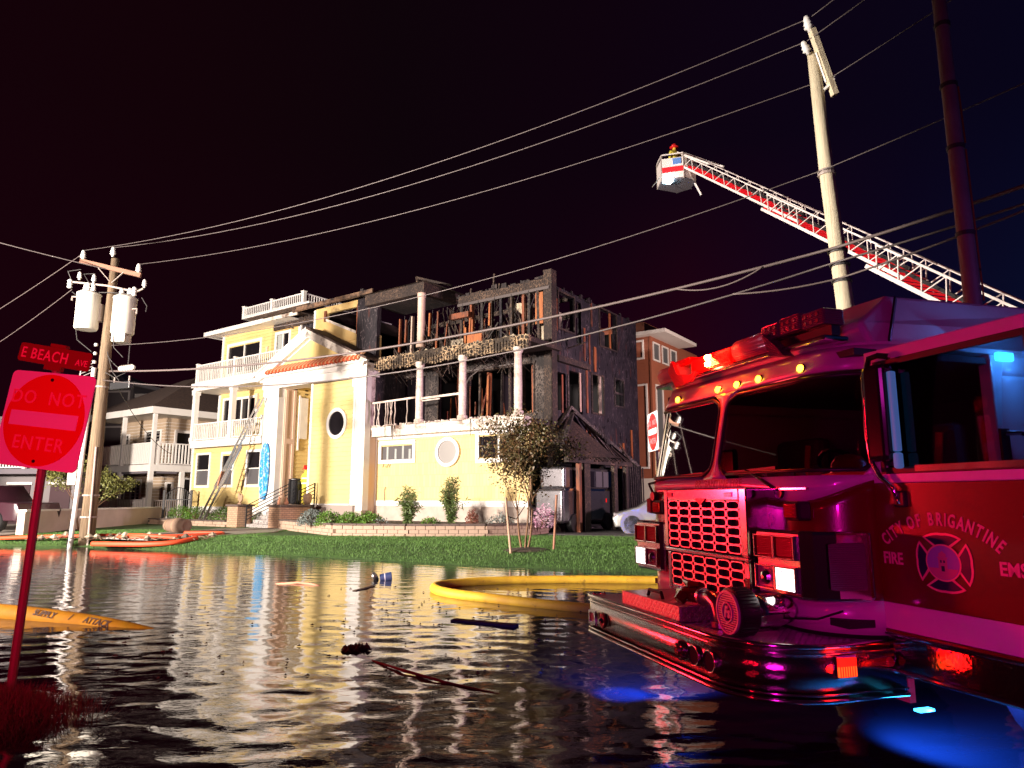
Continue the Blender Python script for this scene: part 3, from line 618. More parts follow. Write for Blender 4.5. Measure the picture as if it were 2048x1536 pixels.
tA, tB = til(.20).mesh('roof_tile', 'terracotta'), til(.075).mesh('roof_tile_cream', 'cream')
for i in range(25):
    x_ = -15.2+i*.275
    inst(tA, 'roof_tile', H, (x_, P_-.36, 7.70), (0, .45, 0), (1, 1.2, 1.5)); inst(tB, 'roof_tile', H, (x_+.19, P_-.37, 7.70), (0, .45, 0), (1, 1.2, 1.5))
# --- garage block under the burnt balcony ---
gw = [(-7.95, -6.05, 3.2, 3.86), (-2.4, -.45, 3.08, 4.02)]
wall(MB(), -8.4, 0, .9, 4.25, .45, .65, gw).build('wall', 'shingle_yellow', H)
clap(MB(), -8.26, 0, 1.42, 4.1, .45, gw+[(-4.75, -3.35, 2.75, 4.05)], row=.17, proud=.018).build('siding', 'shingle_yellow', H)
MB().box(-8.3, 0.03, .40, .46, 1.2, 1.42).box(-8.3, 0.03, .38, .46, 4.1, 4.26).box(-8.5, -8.24, .39, .5, 1.2, 4.1).build('trim_board', 'trim_white', H)
MB().box(-8.4, 0.02, .42, .8, .2, 1.2).build('foundation', 'foundation', H)
window(H, *gw[0], .45, .17, .08, 1, glass='window_screen', deep=.14)
for x_ in (-7.7, -7.2, -6.75, -6.35): MB().box(x_, x_+.12, .475, .485, 3.22, 3.6+.2*abs(sin(x_*3))).build('curtain_fold', 'curtain', H)
window(H, *gw[1], .45, .17, .08, 2, deep=.14)
porthole(H, -4.05, 3.42, .5, .47, .42, 'aluminium', .15)
MB().text('ral', .5, Matrix.Translation((-7.65, .41, 2.85)) @ Matrix.Rotation(R(90), 4, 'X'), .01, shear=.35, off=-.012).build('lettering', 'wire_metal', H)
MB().tube([(-7.7, .4, 1.3), (-7.66, .39, 1.6), (-7.7, .39, 1.85), (-7.62, .39, 2.0)], .015, 6).build('hook', 'wire_metal', H)
# --- balcony band (white, scorched) ---
MB().box(-8.38, 0.06, 0, .5, 4.22, 4.62).box(-8.44, .1, -.05, 0, 4.5, 4.64).build('balcony_band', 'scorched_trim', H, bevel=.01)
MB().box(-8.38, 0, .5, 2.4, 4.4, 4.6).build('balcony_deck', 'char_plain', H)
rb = random.Random(5)
dr = MB()
for x_ in (-7.3, -6.9, -6.84, -6.72, -2.5, -1.9, -1.2):
    l_ = rb.uniform(.3, .7); dr.tube([(x_, -.06, 4.66), (x_+.02, -.08, 4.66-l_*.5), (x_+rb.uniform(-.06, .06), -.06, 4.66-l_)], [.02, .016, .01], 5)
dr.build('melted_drips', 'char_plain', H, kind='stuff')
mc = MB()
for i in range(150):
    x_ = rb.uniform(-8.2, 0); h_ = rb.uniform(.02, .09); mc.box(x_, x_+rb.uniform(.04, .12), -.05, .04, 4.62, 4.64+h_)
mc.build('melted_rail_crumbs', 'column_white', H, kind='stuff')
# columns of the burnt balcony, each its own
cprof = [(.21, 0), (.21, .18), (.155, .22), (.16, 1.2), (.14, 2.42), (.2, 2.5), (.2, 2.66)]
for x_, m_ in ((-5.36, 'column_white'), (-2.98, 'column_white'), (-.22, 'column_white')):
    o = MB().lathe(cprof, 20).build('column', m_, H, label='soot marked round white column'); o.location = (x_, .02, 4.63); smooth_angle(o)
o = MB().lathe([(.2, 0), (.2, .12), (.165, .16), (.165, 2.2), (.19, 2.3), (.19, 2.42)], 20).build('column', 'smoked_column', H, label='smoke browned column of the top floor'); o.location = (-5.38, .05, 7.95); smooth_angle(o)
# surviving railing pieces with buckled balusters
rl = empty('railing', (0, 0, 0), label='heat buckled remains of the balcony railing'); rl.parent = H
MB().beam((-8.3, 0, 5.72), (-5.5, 0, 5.78), .07, .08).build('handrail', 'column_white', rl)
MB().beam((-5.25, 0, 5.70), (-3.05, 0, 5.74), .07, .09).build('handrail', 'column_white', rl)
MB().beam((-5.25, .02, 5.60), (-4.2, .02, 5.62), .04, .05).build('handrail', 'column_white', rl)
MB().box(-8.36, -8.26, -.05, .05, 4.64, 5.85).build('post', 'column_white', rl)
for i, x_ in enumerate((-8.05, -7.88, -7.72, -7.35, -7.22, -7.08, -6.95, -6.78, -6.05)):
    w = [0, .1, -.12, .0][i % 4]*(1 if i < 8 else 0)
    MB().tube([(x_, 0, 4.66), (x_+w*.3, -.02, 4.95), (x_+w, .03, 5.25), (x_+w*.2, 0, 5.5), (x_, 0, 5.72)], .022, 5).build('baluster', 'column_white', rl)
# charred scalloped deck edge of the third floor
n_ = 84
MB().box(-8.45, .3, -.02, .16, 7.22, 7.78).build('deck_edge', 'char_scallop', H)
MB().box(-8.45, .3, .16, 2.4, 7.5, 7.7).build('third_deck', 'char_wood', H)
ov = MB()
for i in range(60):
    x_ = -8.4+i*.146; ov.box(x_, x_+.07, -.05-rb.uniform(0, .03), -.02, 7.22+rb.uniform(-.12, .05), 7.5+rb.uniform(0, .22))
ov.build('charred_shingles', 'char_scallop', H, kind='stuff')
ash = MB()
for i in range(70):
    x_ = rb.uniform(-8, 0); y_ = rb.uniform(-.05, .4); s_ = rb.uniform(.03, .14)
    ash.add([(x_-s_, y_, 7.78), (x_+s_, y_, 7.78), (x_+s_*.6, y_+s_, 7.8), (x_, y_+.02, 7.78+s_*.8)], [(0, 1, 3), (1, 2, 3), (2, 0, 3), (0, 2, 1)])
ash.build('ash_heap', 'ash_panel', H, kind='stuff')
rr = MB()
for i in range(46):
    x_ = rb.uniform(-8, -.2); y_ = rb.uniform(.2, 1.8); a = rb.uniform(-1.2, 1.2); l_ = rb.uniform(.3, 1.1)
    rr.beam((x_, y_, 7.75), (x_+sin(a)*l_, y_+rb.uniform(-.3, .3), 7.8+abs(cos(a))*l_*.6), .05, .04)
rr.build('fallen_laths', 'char_wood', H, kind='stuff')
# --- second floor wall behind the balcony (d = 2) ---
s2 = [(-8.8+.45, -6.85, 4.65, 7.15), (-6.0, -4.6, 4.65, 7.35), (-4.38, -1.75, 4.65, 7.0), (-1.36, -.82, 5.0, 7.05)]
wall(MB(), -8.4, 0, 4.6, 7.5, 2, 2.2, s2).build('wall', 'char_plaster', H, label='burnt wall behind the balcony, plaster bared')
for a, b, c, d in s2[1:]:
    MB().box(a-.07, a, 1.95, 2.02, c, d).box(b, b+.07, 1.95, 2.02, c, d).box(a-.12, b+.12, 1.94, 2.02, d, d+.1).build('window_frame', 'char_wood', H)
MB().beam((-4.5, 1.9, 7.06), (-1.7, 1.9, 7.12), .06, .05).build('bent_gutter', 'wire_metal', H)
MB().tube([(-3.3, 1.7, 7.1), (-3.9, 1.6, 6.7), (-4.3, 1.5, 6.0)], .03, 6).build('hanging_pipe', 'wire_metal', H)
MB().beam((-3.55, 2.5, 4.65), (-3.5, 2.5, 7.0), .22, .1).build('stud', 'bare_wood', H, label='orange bared stud behind the balcony')
for x_, m_ in ((-3.95, 'char_wood'), (-2.75, 'char_plaster'), (-2.3, 'char_wood'), (-5.2, 'char_rust'), (-7.6, 'char_rust'), (-7.1, 'char_wood'), (-1.1, 'char_rust')):
    MB().beam((x_, 2.4, 4.6), (x_+rb.uniform(-.05, .05), 2.4, 7.4), rb.uniform(.06, .16), .1).build('stud', m_, H)
# --- third floor frame (d = 2), open to the night ---
for i in range(7):
    a = -4.9+i*.7; MB().beam((a, 2.07, 10.36+rb.uniform(-.04, .04)), (a+.71, 2.07, 10.36+rb.uniform(-.05, .05)), .25, .46+rb.uniform(-.06, .06)).build('top_beam', 'char_wood', H)
MB().box(-4.9, .02, 1.9, 1.95, 10.1, 10.22).build('flashing', 'wire_metal', H)
for i, x_ in enumerate((-4.75, -4.1, -3.55, -3.05, -2.5, -1.95, -1.35, -1.05, -.55, -.12)):
    w = rb.choice((.09, .12, .16)); m_ = ('char_wood', 'char_rust', 'char_plaster', 'char_wood', 'char_wall')[i % 5]
    MB().beam((x_, 2.05, 7.6), (x_+rb.uniform(-.12, .12), 2.05, 10.2), w, .12).build('stud', m_, H)
MB().box(-.72, -.34, 2.0, 2.1, 8.7, 10.05).build('sheathing_board', 'bare_wood', H, label='orange bared board near the corner')
MB().box(-.66, -.36, 2.1, 2.2, 7.75, 8.6).build('sheathing_board', 'ash_panel', H)
MB().prism([(-2.2, 9.9), (-1.05, 9.75), (-.95, 8.8), (-1.35, 9.1)], 2.25, 2.3, 'y').build('plasterboard', 'ash_panel', H, label='cream torn plasterboard hanging inside')
for a, b in (((-1.9, 2.4, 7.8), (-2.3, 2.1, 9.9)), ((-1.2, 2.3, 8.2), (-2.3, 2.4, 9.8)), ((-3.4, 1.7, 7.8), (-2.5, 1.8, 9.0)), ((-3.8, 2.6, 8.0), (-2.9, 1.6, 8.8)), ((-1.0, 1.8, 7.8), (-1.9, 1.9, 8.5))):
    MB().beam(a, b, .06, .06).build('fallen_rafter', 'char_plaster', H)
for (x_, z0, z1, w, m_) in ((-4.0, 8.2, 9.4, .08, 'bare_wood'), (-3.85, 7.9, 9.3, .14, 'bare_wood'), (-4.25, 7.9, 9.0, .07, 'bare_wood'), (-7.9, 8.8, 9.9, .12, 'char_rust'), (-8.3, 7.8, 10.0, .12, 'char_rust'), (-7.5, 7.8, 10.0, .15, 'smoked_column'), (-6.4, 8.9, 10.0, .1, 'bare_wood'), (-5.9, 8.6, 10.0, .08, 'char_rust'), (-2.9, 8.9, 9.9, .1, 'bare_wood')):
    MB().beam((x_, 1.7, z0), (x_+.03, 1.7, z1), w, .08).build('stud', m_, H)
MB().box(-3.9, -3.1, 1.4, 1.6, 8.1, 8.55).build('fallen_panel', 'bare_wood', H).rotation_euler = (0, 0, 0)
MB().box(-5.2, -4.1, 1.7, 1.9, 9.5, 9.75).build('fallen_panel', 'char_rust', H)
MB().box(-5.0, -4.3, 1.6, 1.7, 7.8, 8.5).build('plasterboard', 'ash_panel', H)
ch = MB()
for i in range(150):                                    # charred clutter inside the open top floor
    x_ = rb.uniform(-8.2, -.4); y_ = rb.uniform(2.1, 5.2); z_ = 7.7+abs(rb.gauss(0, .8)); a = rb.gauss(0, .55); l_ = rb.uniform(.3, 1.5)
    ch.beam((x_, y_, z_), (x_+sin(a)*l_, y_+rb.uniform(-.2, .2), min(10.3, z_+cos(a)*l_)), rb.uniform(.02, .07), rb.uniform(.02, .05))
for i in range(60):
    x_ = rb.uniform(-8.2, -.2); l_ = rb.uniform(.15, .9); ch.beam((x_, rb.uniform(1.9, 2.6), 10.2), (x_+rb.uniform(-.12, .12), rb.uniform(1.9, 2.6), 10.2-l_), .03, .02)
for i in range(70):
    x_ = rb.uniform(-8.2, -.8); l_ = rb.uniform(.1, .8); ch.beam((x_, rb.uniform(.3, 2.4), 7.45), (x_+rb.uniform(-.08, .08), rb.uniform(.3, 2.4), 7.45-l_), .025, .02)
ch.build('charred_clutter', 'char_wood', H, kind='stuff')
for i in range(26):                                     # raw timber showing through, deeper inside
    z_ = 7.75 if i % 3 else 4.65; x_ = rb.uniform(-8.0, -.5); y_ = rb.uniform(2.4, 3.6); a = rb.gauss(0, .12); l_ = rb.uniform(.5, 1.9); z_ += rb.uniform(0, .7)
    MB().beam((x_, y_, z_), (x_+a*l_, y_, z_+l_), rb.uniform(.03, .10), .05).build('exposed_timber', 'bare_wood' if i % 2 else 'char_rust', H)
for i in range(9):
    a = -8.2+i*.9; MB().tube([(a, 1.9, 10.2), (a+.2, 1.7, 9.4-rb.random()*.5), (a+.5, 1.8, 10.1)], .012, 5).build('hanging_cable', 'wire_black', H)
# third floor centre: scorched yellow wall with its slanting opening, charred pier
cu = MB().prism([(-13.0, 9.0), (-9.6, 9.0), (-9.6, 9.25), (-12.15, 10.25), (-12.15, 10.62), (-9.9, 10.62), (-9.9, 10.95), (-13.0, 10.95)], .45, .6, 'y').build('wall', 'yellow_scorched', H, label='scorched yellow gable wall with burnt opening')
MB().prism([(-13.0, 7.9), (-8.4, 7.9), (-8.4, 9.0), (-13, 9.0)], .5, .62, 'y').build('wall', 'yellow_scorched', H)
MB().beam((-12.2, .42, 10.3), (-9.75, .42, 9.27), .06, .12).build('window_frame', 'scorched_trim', H)
MB().box(-12.3, -12.15, .38, .46, 10.2, 10.75).box(-9.9, -9.76, .38, .46, 9.25, 10.7).build('window_frame', 'char_rust', H)
MB().box(-13.1, -12.96, .4, .5, 8.0, 10.9).build('corner_board', 'trim_white', H)
MB().box(-9.76, -8.4, .3, .55, 7.8, 10.9).build('pier', 'char_wall', H)
MB().box(-14.9, -13.0, 1.15, 1.3, 7.9, 10.95).build('wall', 'char_wall', H, label='blackened recess beside the gable')
bs = MB()
for i in range(16):
    x_ = rb.uniform(-17.0, -13.2); l_ = rb.uniform(.1, .5); bs.beam((x_, .9, 10.95), (x_+rb.uniform(-.1, .1), 1.0, 10.95-l_), .09, .03)
bs.build('hanging_siding', 'char_wood', H, kind='stuff')
MB().box(-17.2, -13.0, .95, 1.08, 10.55, 10.9).build('charred_soffit', 'char_wood', H)
# burnt roof remains over the centre and right
MB().add([(-14.6, .2, 11.15), (-8.8, .2, 11.15), (-8.8, 2.4, 11.75), (-14.6, 2.4, 11.9), (-14.6, .2, 10.98), (-8.8, .2, 10.98)], [(0, 1, 2, 3), (0, 4, 5, 1), (1, 5, 2), (0, 3, 4), (3, 2, 5, 4)]).build('roof', 'roof_burnt', H)
MB().box(-14.2, -8.6, .12, .2, 11.0, 11.2).build('fascia', 'roof_burnt', H)
MB().box(-8.9, -5.2, -.02, .2, 10.36, 10.86).box(-5.42, -5.2, .2, 2.3, 10.36, 10.86).build('porch_beam', 'char_wood', H)
MB().add([(-9.2, -.15, 10.86), (-5.0, -.15, 10.86), (-5.0, 2.6, 10.86), (-9.2, 2.6, 11.2), (-7.4, 1.6, 11.55), (-6.2, 1.9, 11.4)],
    [(0, 1, 5, 4), (1, 2, 5), (0, 4, 3), (2, 3, 4, 5), (0, 3, 2, 1)]).build('porch_roof', 'char_wood', H)
MB().box(-8.6, -5.4, .2, 2.2, 10.36, 10.42).build('porch_ceiling', 'char_plain', H)
MB().beam((-6.7, 1.2, 11.3), (-6.9, 1.3, 11.75), .1, .1).beam((-6.9, 1.3, 11.7), (-5.0, 1.6, 11.05), .12, .1).build('broken_rafter', 'char_wood', H)
rg2 = MB()
for i in range(80):                                    # ragged skyline of stubs and char along the roof edges
    t = rb.random()
    if t < .5: x_, y_, z_ = rb.uniform(-5.2, 0), 2.05, 10.58
    elif t < .8: x_, y_, z_ = -.05, rb.uniform(2, 10), 10.3
    else: x_, y_, z_ = rb.uniform(-12, -9), .3, 11.15
    l_ = rb.uniform(.05, .28); w = rb.uniform(.05, .3)
    rg2.box(x_-w/2, x_+w/2, y_-.05, y_+.05, z_-.05, z_+l_*rb.random())
rg2.build('charred_stubs', 'char_plain', H, kind='stuff')
for x_, h_ in ((-3.0, .75), (-2.7, .25), (-4.3, .3), (-1.2, .15)):
    MB().beam((x_, 2.1, 10.5), (x_+.05, 2.1, 10.6+h_), .07, .07).build('stub', 'char_wood', H)
MB().box(-.28, .12, 1.95, 2.35, .3, 10.95).build('corner_post', 'char_wood', H, label='split charred corner post')
# --- burnt side wall (x = 0), runs back from the corner ---
def side(mb, y0, y1, z0, z1, x0, x1, holes): 
    t = MB(); wall(t, y0, y1, z0, z1, x0, x1, holes); mb.add([(v[1], v[0], v[2]) for v in t.v], t.f); return mb
sh = [(2.65, 3.95, 8.6, 10.15), (4.15, 4.6, 8.2, 10.1), (6.3, 7.95, 8.5, 10.25), (7.7, 8.55, 5.85, 7.1), (5.45, 6.5, 5.3, 7.0), (2.55, 3.2, 5.1, 6.7), (3.5, 4.6, 5.1, 6.9), (3.6, 6.4, .3, 3.0), (6.6, 8.6, .3, 2.9)]
side(MB(), 2.3, 10.2, .2, 10.35, -.2, 0, sh).build('side_wall', 'char_wall', H, label='charred side wall with empty window openings')
for a, b, c, d in (sh[0], sh[2], sh[3], sh[4]):
    side(MB(), a-.08, b+.08, c-.08, d+.08, -.02, .05, [(a, b, c, d)]).build('window_frame', 'char_wood' if a != 7.7 else 'char_plaster', H)
side(MB(), 7.75, 8.5, 6.4, 6.5, -.05, 0, []).build('window_sash', 'char_plaster', H)
for (y_, z0, z1, w, m_) in ((7.2, 8.5, 10.2, .12, 'bare_wood'), (2.45, 8.4, 9.8, .07, 'char_rust'), (4.75, 7.5, 9.0, .12, 'char_rust'), (5.2, 7.1, 8.8, .1, 'char_rust'), (5.65, 7.15, 8.3, .2, 'bare_wood'), (5.45, 9.2, 10.3, .08, 'char_rust'), (2.8, 5.0, 6.6, .12, 'char_rust'), (4.3, 5.2, 6.9, .12, 'smoked_column'), (4.9, 5.2, 7.4, .14, 'char_rust'), (5.1, 3.6, 4.6, .14, 'bare_wood'), (5.5, 3.9, 4.7, .1, 'ash_panel'), (4.8, 3.8, 4.7, .1, 'char_rust'), (9.2, 3.4, 4.8, .16, 'bare_wood'), (8.3, 2.9, 4.1, .16, 'bare_wood'), (8.0, 2.9, 3.9, .1, 'bare_wood'), (3.3, 5.1, 6.7, .1, 'char_plaster'), (6.0, 5.3, 7.0, .25, 'ash_panel'), (3.0, 8.6, 9.4, .3, 'ash_panel'), (6.7, 8.5, 9.3, .5, 'char_plaster')):
    MB().box(.0 if w < .3 else -.28, .05 if w < .3 else -.22, y_, y_+w, z0, z1).build('exposed_board', m_, H)
fl_ = MB()
for i in range(130):
    y_ = rb.uniform(2.3, 9.9); z_ = rb.choice((rb.uniform(7.0, 8.5), rb.uniform(3.2, 5.2), rb.uniform(8, 10))); h_ = rb.uniform(.05, .45); q = rb.uniform(-.08, .08); fl_.beam((.01, y_, z_), (.02+rb.random()*.03, y_+q, z_+h_), rb.uniform(.01, .035), .015)
fl_.build('curling_siding', 'char_wall', H, kind='stuff')
MB().box(-.02, .22, 2.35, 5.0, 7.1, 7.35).build('belt_board', 'char_wood', H)
# interior: floors, rear and partition walls, all soot black
MB().box(-14.4, -.2, 2.4, 10, 4.42, 4.58).box(-12.9, -.2, 2.4, 10, 7.5, 7.64).build('floor', 'char_plain', H)
MB().box(-13.0, -.2, 9.9, 10.1, .2, 9.9).box(-8.6, -8.4, 2.4, 9.9, 4.6, 9.9).box(-5.0, -4.9, 4.6, 9.9, 4.6, 9.6).box(-21.9, -13.2, 9.3, 9.5, .2, 10.9).build('inner_wall', 'void_dark', H)
for (x_, y_, z_, l_) in ((-3, 3.5, 7.7, 2.4), (-1.5, 4.5, 7.7, 2.2), (-6.5, 3.5, 7.7, 2.4), (-7.4, 4.2, 7.7, 2.3), (-2.2, 6, 7.7, 2.0), (-6, 4, 4.6, 2.8), (-2.5, 4.5, 4.6, 2.8), (-1, 3.6, 4.6, 2.8)):
    MB().beam((x_, y_, z_), (x_+rb.uniform(-.3, .3), y_, z_+l_), .12, .1).build('inner_stud', 'char_wood', H)
MB().beam((-8.4, 4, 10.1), (-.2, 4, 10.2), .1, .2).beam((-8.4, 6.5, 10.1), (-.2, 6.5, 10.15), .1, .2).build('joist', 'char_wood', H)
# collapsed carport roof on the side
cp = MB().add([(1.6, .7, 3.05), (1.8, 4.1, 3.15), (1.5, 5.6, 3.2), (.05, 1.2, 4.0), (.05, 3.3, 4.9), (.05, 6.1, 3.6)], [(0, 1, 4, 3), (1, 2, 5, 4), (0, 3, 5, 2, 1)]).build('carport_roof', 'char_wood', H, label='collapsed charred carport roof')
MB().prism([(.6, 2.85), (5.9, 2.85), (5.9, 3.05), (.6, 3.05)], 1.45, 1.65, 'x').build('carport_beam', 'char_wood', H)
lt = MB()
for i in range(30):
    y_ = .7+i*.17; lt.beam((1.72, y_, 3.0+rb.uniform(-.1, .1)), (.9+rb.uniform(-.2, .2), y_+rb.uniform(-.1, .25), 3.62+rb.uniform(-.1, .3)), .1, .03)
lt.build('roof_boards', 'char_wood', H, kind='stuff')
for a, b in (((.3, 1.6, 3.9), (.1, 3.4, 5.3)), ((.1, 3.4, 5.3), (1.2, 6.3, 3.1)), ((.2, 3.5, 5.1), (1.6, 6.6, 2.9)), ((.25, 3.3, 5.0), (1.2, .9, 3.5)), ((.2, 4.2, 4.9), (.3, 6.9, 3.3))):
    MB().beam(a, b, .14, .12).build('burnt_rafter', 'char_plaster', H)
hg = MB()
for i in range(26):
    t = i/26; y_ = 4.2+t*2.2; z_ = 4.55-t*1.4; hg.beam((1.0, y_, z_), (1.02, y_+rb.uniform(-.03, .03), z_-rb.uniform(.1, .4)), .04, .02)
hg.build('hanging_strips', 'char_plain', H, kind='stuff')
for y_, m_, w in ((1.45, 'char_rust', .16), (1.85, 'char_wood', .45), (4.3, 'char_wood', .3), (5.4, 'char_wood', .2)):
    MB().box(1.45, 1.6, y_, y_+w, .25, 2.9).build('carport_post', m_, H)
br = MB()
for k in range(8):
    for j in range(20): br.box(1.4, 1.45, 1.87+(j % 2)*.03+k*.05, 1.91+(j % 2)*.03+k*.05, 1.0+j*.08, 1.07+j*.08)
br.build('scaled_char', 'char_rust', H, kind='stuff')
# lath skeleton at the back of the side wall
for i in range(7):
    MB().beam((.15, 8.9+i*.22, .4), (.12, 8.8+i*.24, 3.6-i*.1), .05, .05).build('slat', 'char_plaster', H)

# ------------------------------------------------------------------ entrance: brick pillars, stairs, hand rails, planting walls
def HE(name, x, d, z, label, cat, group=None, rz=0):
    w = HW(x, d, z); return empty(name, w, R(-35.5)+rz, label, cat, group)
def pillar(x, d, w, dp, h, label):
    o = HE('brick_pillar', x, d, .2, label, 'pillar', 'brick pillars at the foot of the stairs')
    MB().box(0, w, 0, dp, 0, h).build('brickwork', 'pillar_brick', o)
    MB().box(-.08, w+.08, -.08, dp+.08, h, h+.09).build('capstone', 'capstone', o, bevel=.015); return o
pillar(-14.2, -3.0, .78, .75, .96, 'square brick pillar with dark cap between leaning ladder and stairs')
pillar(-11.15, -3.0, .82, 1.5, .96, 'deeper brick pillar with dark cap right of the stairs')
st = HE('entry_stairs', -13.3, -2.6, .22, 'pebbled entry stairs rising between the brick pillars to the porch', 'stairs')
for i in range(6): MB().box(0, 2.1, i*.33, (i+1)*.33+.02, 0, .17*(i+1)).build('step', 'pebbles', st)
def handrail(pts, lab, n_=5):
    o = HE('stair_handrail', *pts[0], lab, 'handrail', 'black iron handrails of the entry stairs'); A = Vector((0, 0, 0)); B = Vector(pts[1])-Vector(pts[0])
    for i in range(n_): MB().beam(A+V(0, 0, .95-i*.16), B+V(0, 0, .95-i*.16), .03, .035).build('rail', 'black_iron', o)
    for P in (A, B): MB().beam(P+V(0, 0, -.1), P+V(0, 0, .97), .05, .05).build('post', 'black_iron', o)
    return o
handrail([(-13.35, -2.6, .25), (-12.9, -.7, 1.25)], 'black iron stair handrail on the surfboard side of the steps')
handrail([(-11.1, -1.5, .9), (-11.15, -.62, 1.25)], 'short black iron handrail on the right side of the steps')
# carved figures on the pillars
o = HE('carved_sculpture', -13.85, -2.62, 1.25, 'carved wooden leaf sculpture standing on the left brick pillar', 'sculpture')
MB().lathe([(.10, 0), (.10, .06), (.05, .08)], 10).build('base', 'carved_wood', o)
for a, h_, w_ in ((-.35, .50, .11), (.22, .42, .13)):
    q = MB().prism([(0, 0), (w_, h_*.35), (w_*.9, h_*.75), (w_*.2, h_), (-w_*.6, h_*.7), (-w_*.5, h_*.3)], -.035, .035, 'y').build('leaf', 'carved_wood', o, bevel=.02); q.rotation_euler = (0, a, 0); q.location = (0, 0, .06)
o = HE('clay_figures', -10.75, -2.6, 1.25, 'group of three clay figures on the right brick pillar', 'sculpture')
for x_, h_, r_ in ((-.25, .34, .07), (0, .52, .10), (.24, .30, .08)):
    q = MB().lathe([(r_, 0), (r_*1.2, h_*.3), (r_*.7, h_*.62), (r_*.45, h_*.7), (r_*.62, h_*.84), (r_*.2, h_)], 12).build('figure', 'clay' if x_ else 'carved_wood', o, smooth=True); q.location = (x_, 0, 0)
o = HE('plant_pot', -10.7, -1.35, 1.25, 'brown clay pot on the wall end by the oval window', 'pot')
MB().lathe([(.12, 0), (.19, .18), (.2, .36), (.14, .44), (.16, .48)], 16).build('pot', 'carved_wood', o, smooth=True)
# low block walls of the planting beds
blk = MB().box(-.17, .17, -.1, .1, 0, .125).mesh('block', 'block_tan')
def block_wall(pts, z, rows, label):
    c = pts[0]; o = empty('planter_wall', (c[0], c[1], z), 0, label, 'garden wall', 'low block walls of the planting beds'); rw = random.Random(3); cap = 0
    for a, b in zip(pts, pts[1:]):
        A, B = Vector((*a, 0))-Vector((*c, 0)), Vector((*b, 0))-Vector((*c, 0)); L = (B-A).length; d = (B-A)/L; an = math.atan2(d.y, d.x); n_ = max(1, round(L/.36))
        for r_ in range(rows):
            for i in range(n_):
                t = (i+.5+(.25 if r_ % 2 else -.1))/n_*L
                inst(blk, 'block', o, A+d*min(L-.05, t)+V(-d.y, d.x, 0)*rw.uniform(-.012, .012)+V(0, 0, r_*.135), (0, 0, an), (L/n_/.36, 1, 1))
        for i in range(max(1, round(L/.9))):
            k = max(1, round(L/.9)); MB().beam(A+d*(i*L/k+.01)+V(0, 0, rows*.135+.03), A+d*((i+1)*L/k-.01)+V(0, 0, rows*.135+.03), .3, .06).build('capstone', 'capstone', o)
    return o
p2 = HW(-10.2, -3.0, 0)
wallpts = [(p2.x, p2.y), (-6.2, 24.6), (-3.6, 24.1), (-.9, 24.2), (.6, 25.0), (1.3, 26.4)]
block_wall(wallpts, .2, 3, 'tan block planter wall with dark capstones in front of the yellow garage block')
p1 = HW(-14.3, -2.9, 0); p0 = HW(-20.9, -3.0, 0)
block_wall([(p0.x, p0.y), (p1.x, p1.y)], .2, 2, 'low tan block planter wall behind the leaning ladder')
def bed(name, pts, z0, z1): return MB().prism(pts, z0, z1, 'z').build(name, 'soil', kind='structure')
q = [HW(-10.4, -1.6, 0), HW(-8.2, -.4, 0), HW(0, .3, 0)]
bed('garden_bed', [(a+.12*0, b+.12) for a, b in wallpts[1:]]+[(2.0, 26.6), (q[2].x, q[2].y), (q[1].x, q[1].y), (q[0].x, q[0].y), (p2.x+.4, p2.y+.2)], .1, .60)
q = [HW(-21.6, -.4, 0), HW(-14.6, -.4, 0), HW(-14.3, -2.8, 0), HW(-21.6, -2.9, 0)]
bed('garden_bed_left', [(v.x, v.y) for v in q], .1, .42)

# ------------------------------------------------------------------ plants
def leafcloud(name, m, pts, lw, ll, parent, seed, flat=0, droop=0):
    rs = np.random.RandomState(seed); P = np.array(pts, float); n_ = len(P)
    d = rs.normal(size=(n_, 3)); d[:, 2] = d[:, 2]*(1-flat)-droop; d /= np.linalg.norm(d, axis=1)[:, None]
    u = np.cross(d, rs.normal(size=(n_, 3))); u /= np.linalg.norm(u, axis=1)[:, None]
    s_ = rs.uniform(.6, 1.25, n_)[:, None]; L = d*ll*s_; Wd = u*lw*s_/2
    v = np.stack([P, P+L*.5+Wd, P+L, P+L*.5-Wd], 1).reshape(-1, 3)
    me = bpy.data.meshes.new(name); me.from_pydata(v.tolist(), [], np.arange(n_*4).reshape(-1, 4).tolist()); me.materials.append(MATS[m])
    o = bpy.data.objects.new(name, me); col.objects.link(o); o.parent = parent; return o
def bush(x, y, z, r, h, m, label, seed, group=None, n_=1500, lw=.04, ll=.07):
    o = empty('bush', (x, y, z), 0, label, 'bush', group); rs = random.Random(seed); pts = []
    for i in range(n_):
        a, b = rs.uniform(0, 6.28), math.acos(rs.uniform(-.2, 1)); k = rs.uniform(.62, 1.05)*(1+.22*noise.noise(Vector((cos(a)*2+seed, sin(a)*2, b*2))))
        pts.append((cos(a)*sin(b)*r*k, sin(a)*sin(b)*r*k, h*.15+cos(b)*h*.85*k))
    leafcloud('leaves', m, pts, lw, ll, o, seed)
    s_ = MB()
    for i in range(9): a = i*.7; s_.tube([(0, 0, -.05), (cos(a)*r*.3, sin(a)*r*.3, h*.35), (cos(a)*r*.7, sin(a)*r*.7, h*.7)], [.02, .014, .006], 4)
    s_.build('stems', 'bark', o); return o
G1 = 'clipped green bushes in the planting beds'
for i, (px_, d_, r_, h_, lb) in enumerate(((-20.7, -1.6, .62, .75, 'green bush at the far left end of the bed by the iron gate'), (-19.3, -1.5, .66, .72, 'green bush left of the foot of the ladder'), (-16.6, -1.6, .68, .72, 'green bush right behind the leaning ladder'), (-15.3, -1.5, .6, .66, 'green bush beside the left brick pillar'))):
    w = HW(px_, d_, .40); bush(w.x, w.y, w.z, r_, h_, 'leaf_bush', lb, 20+i, G1)
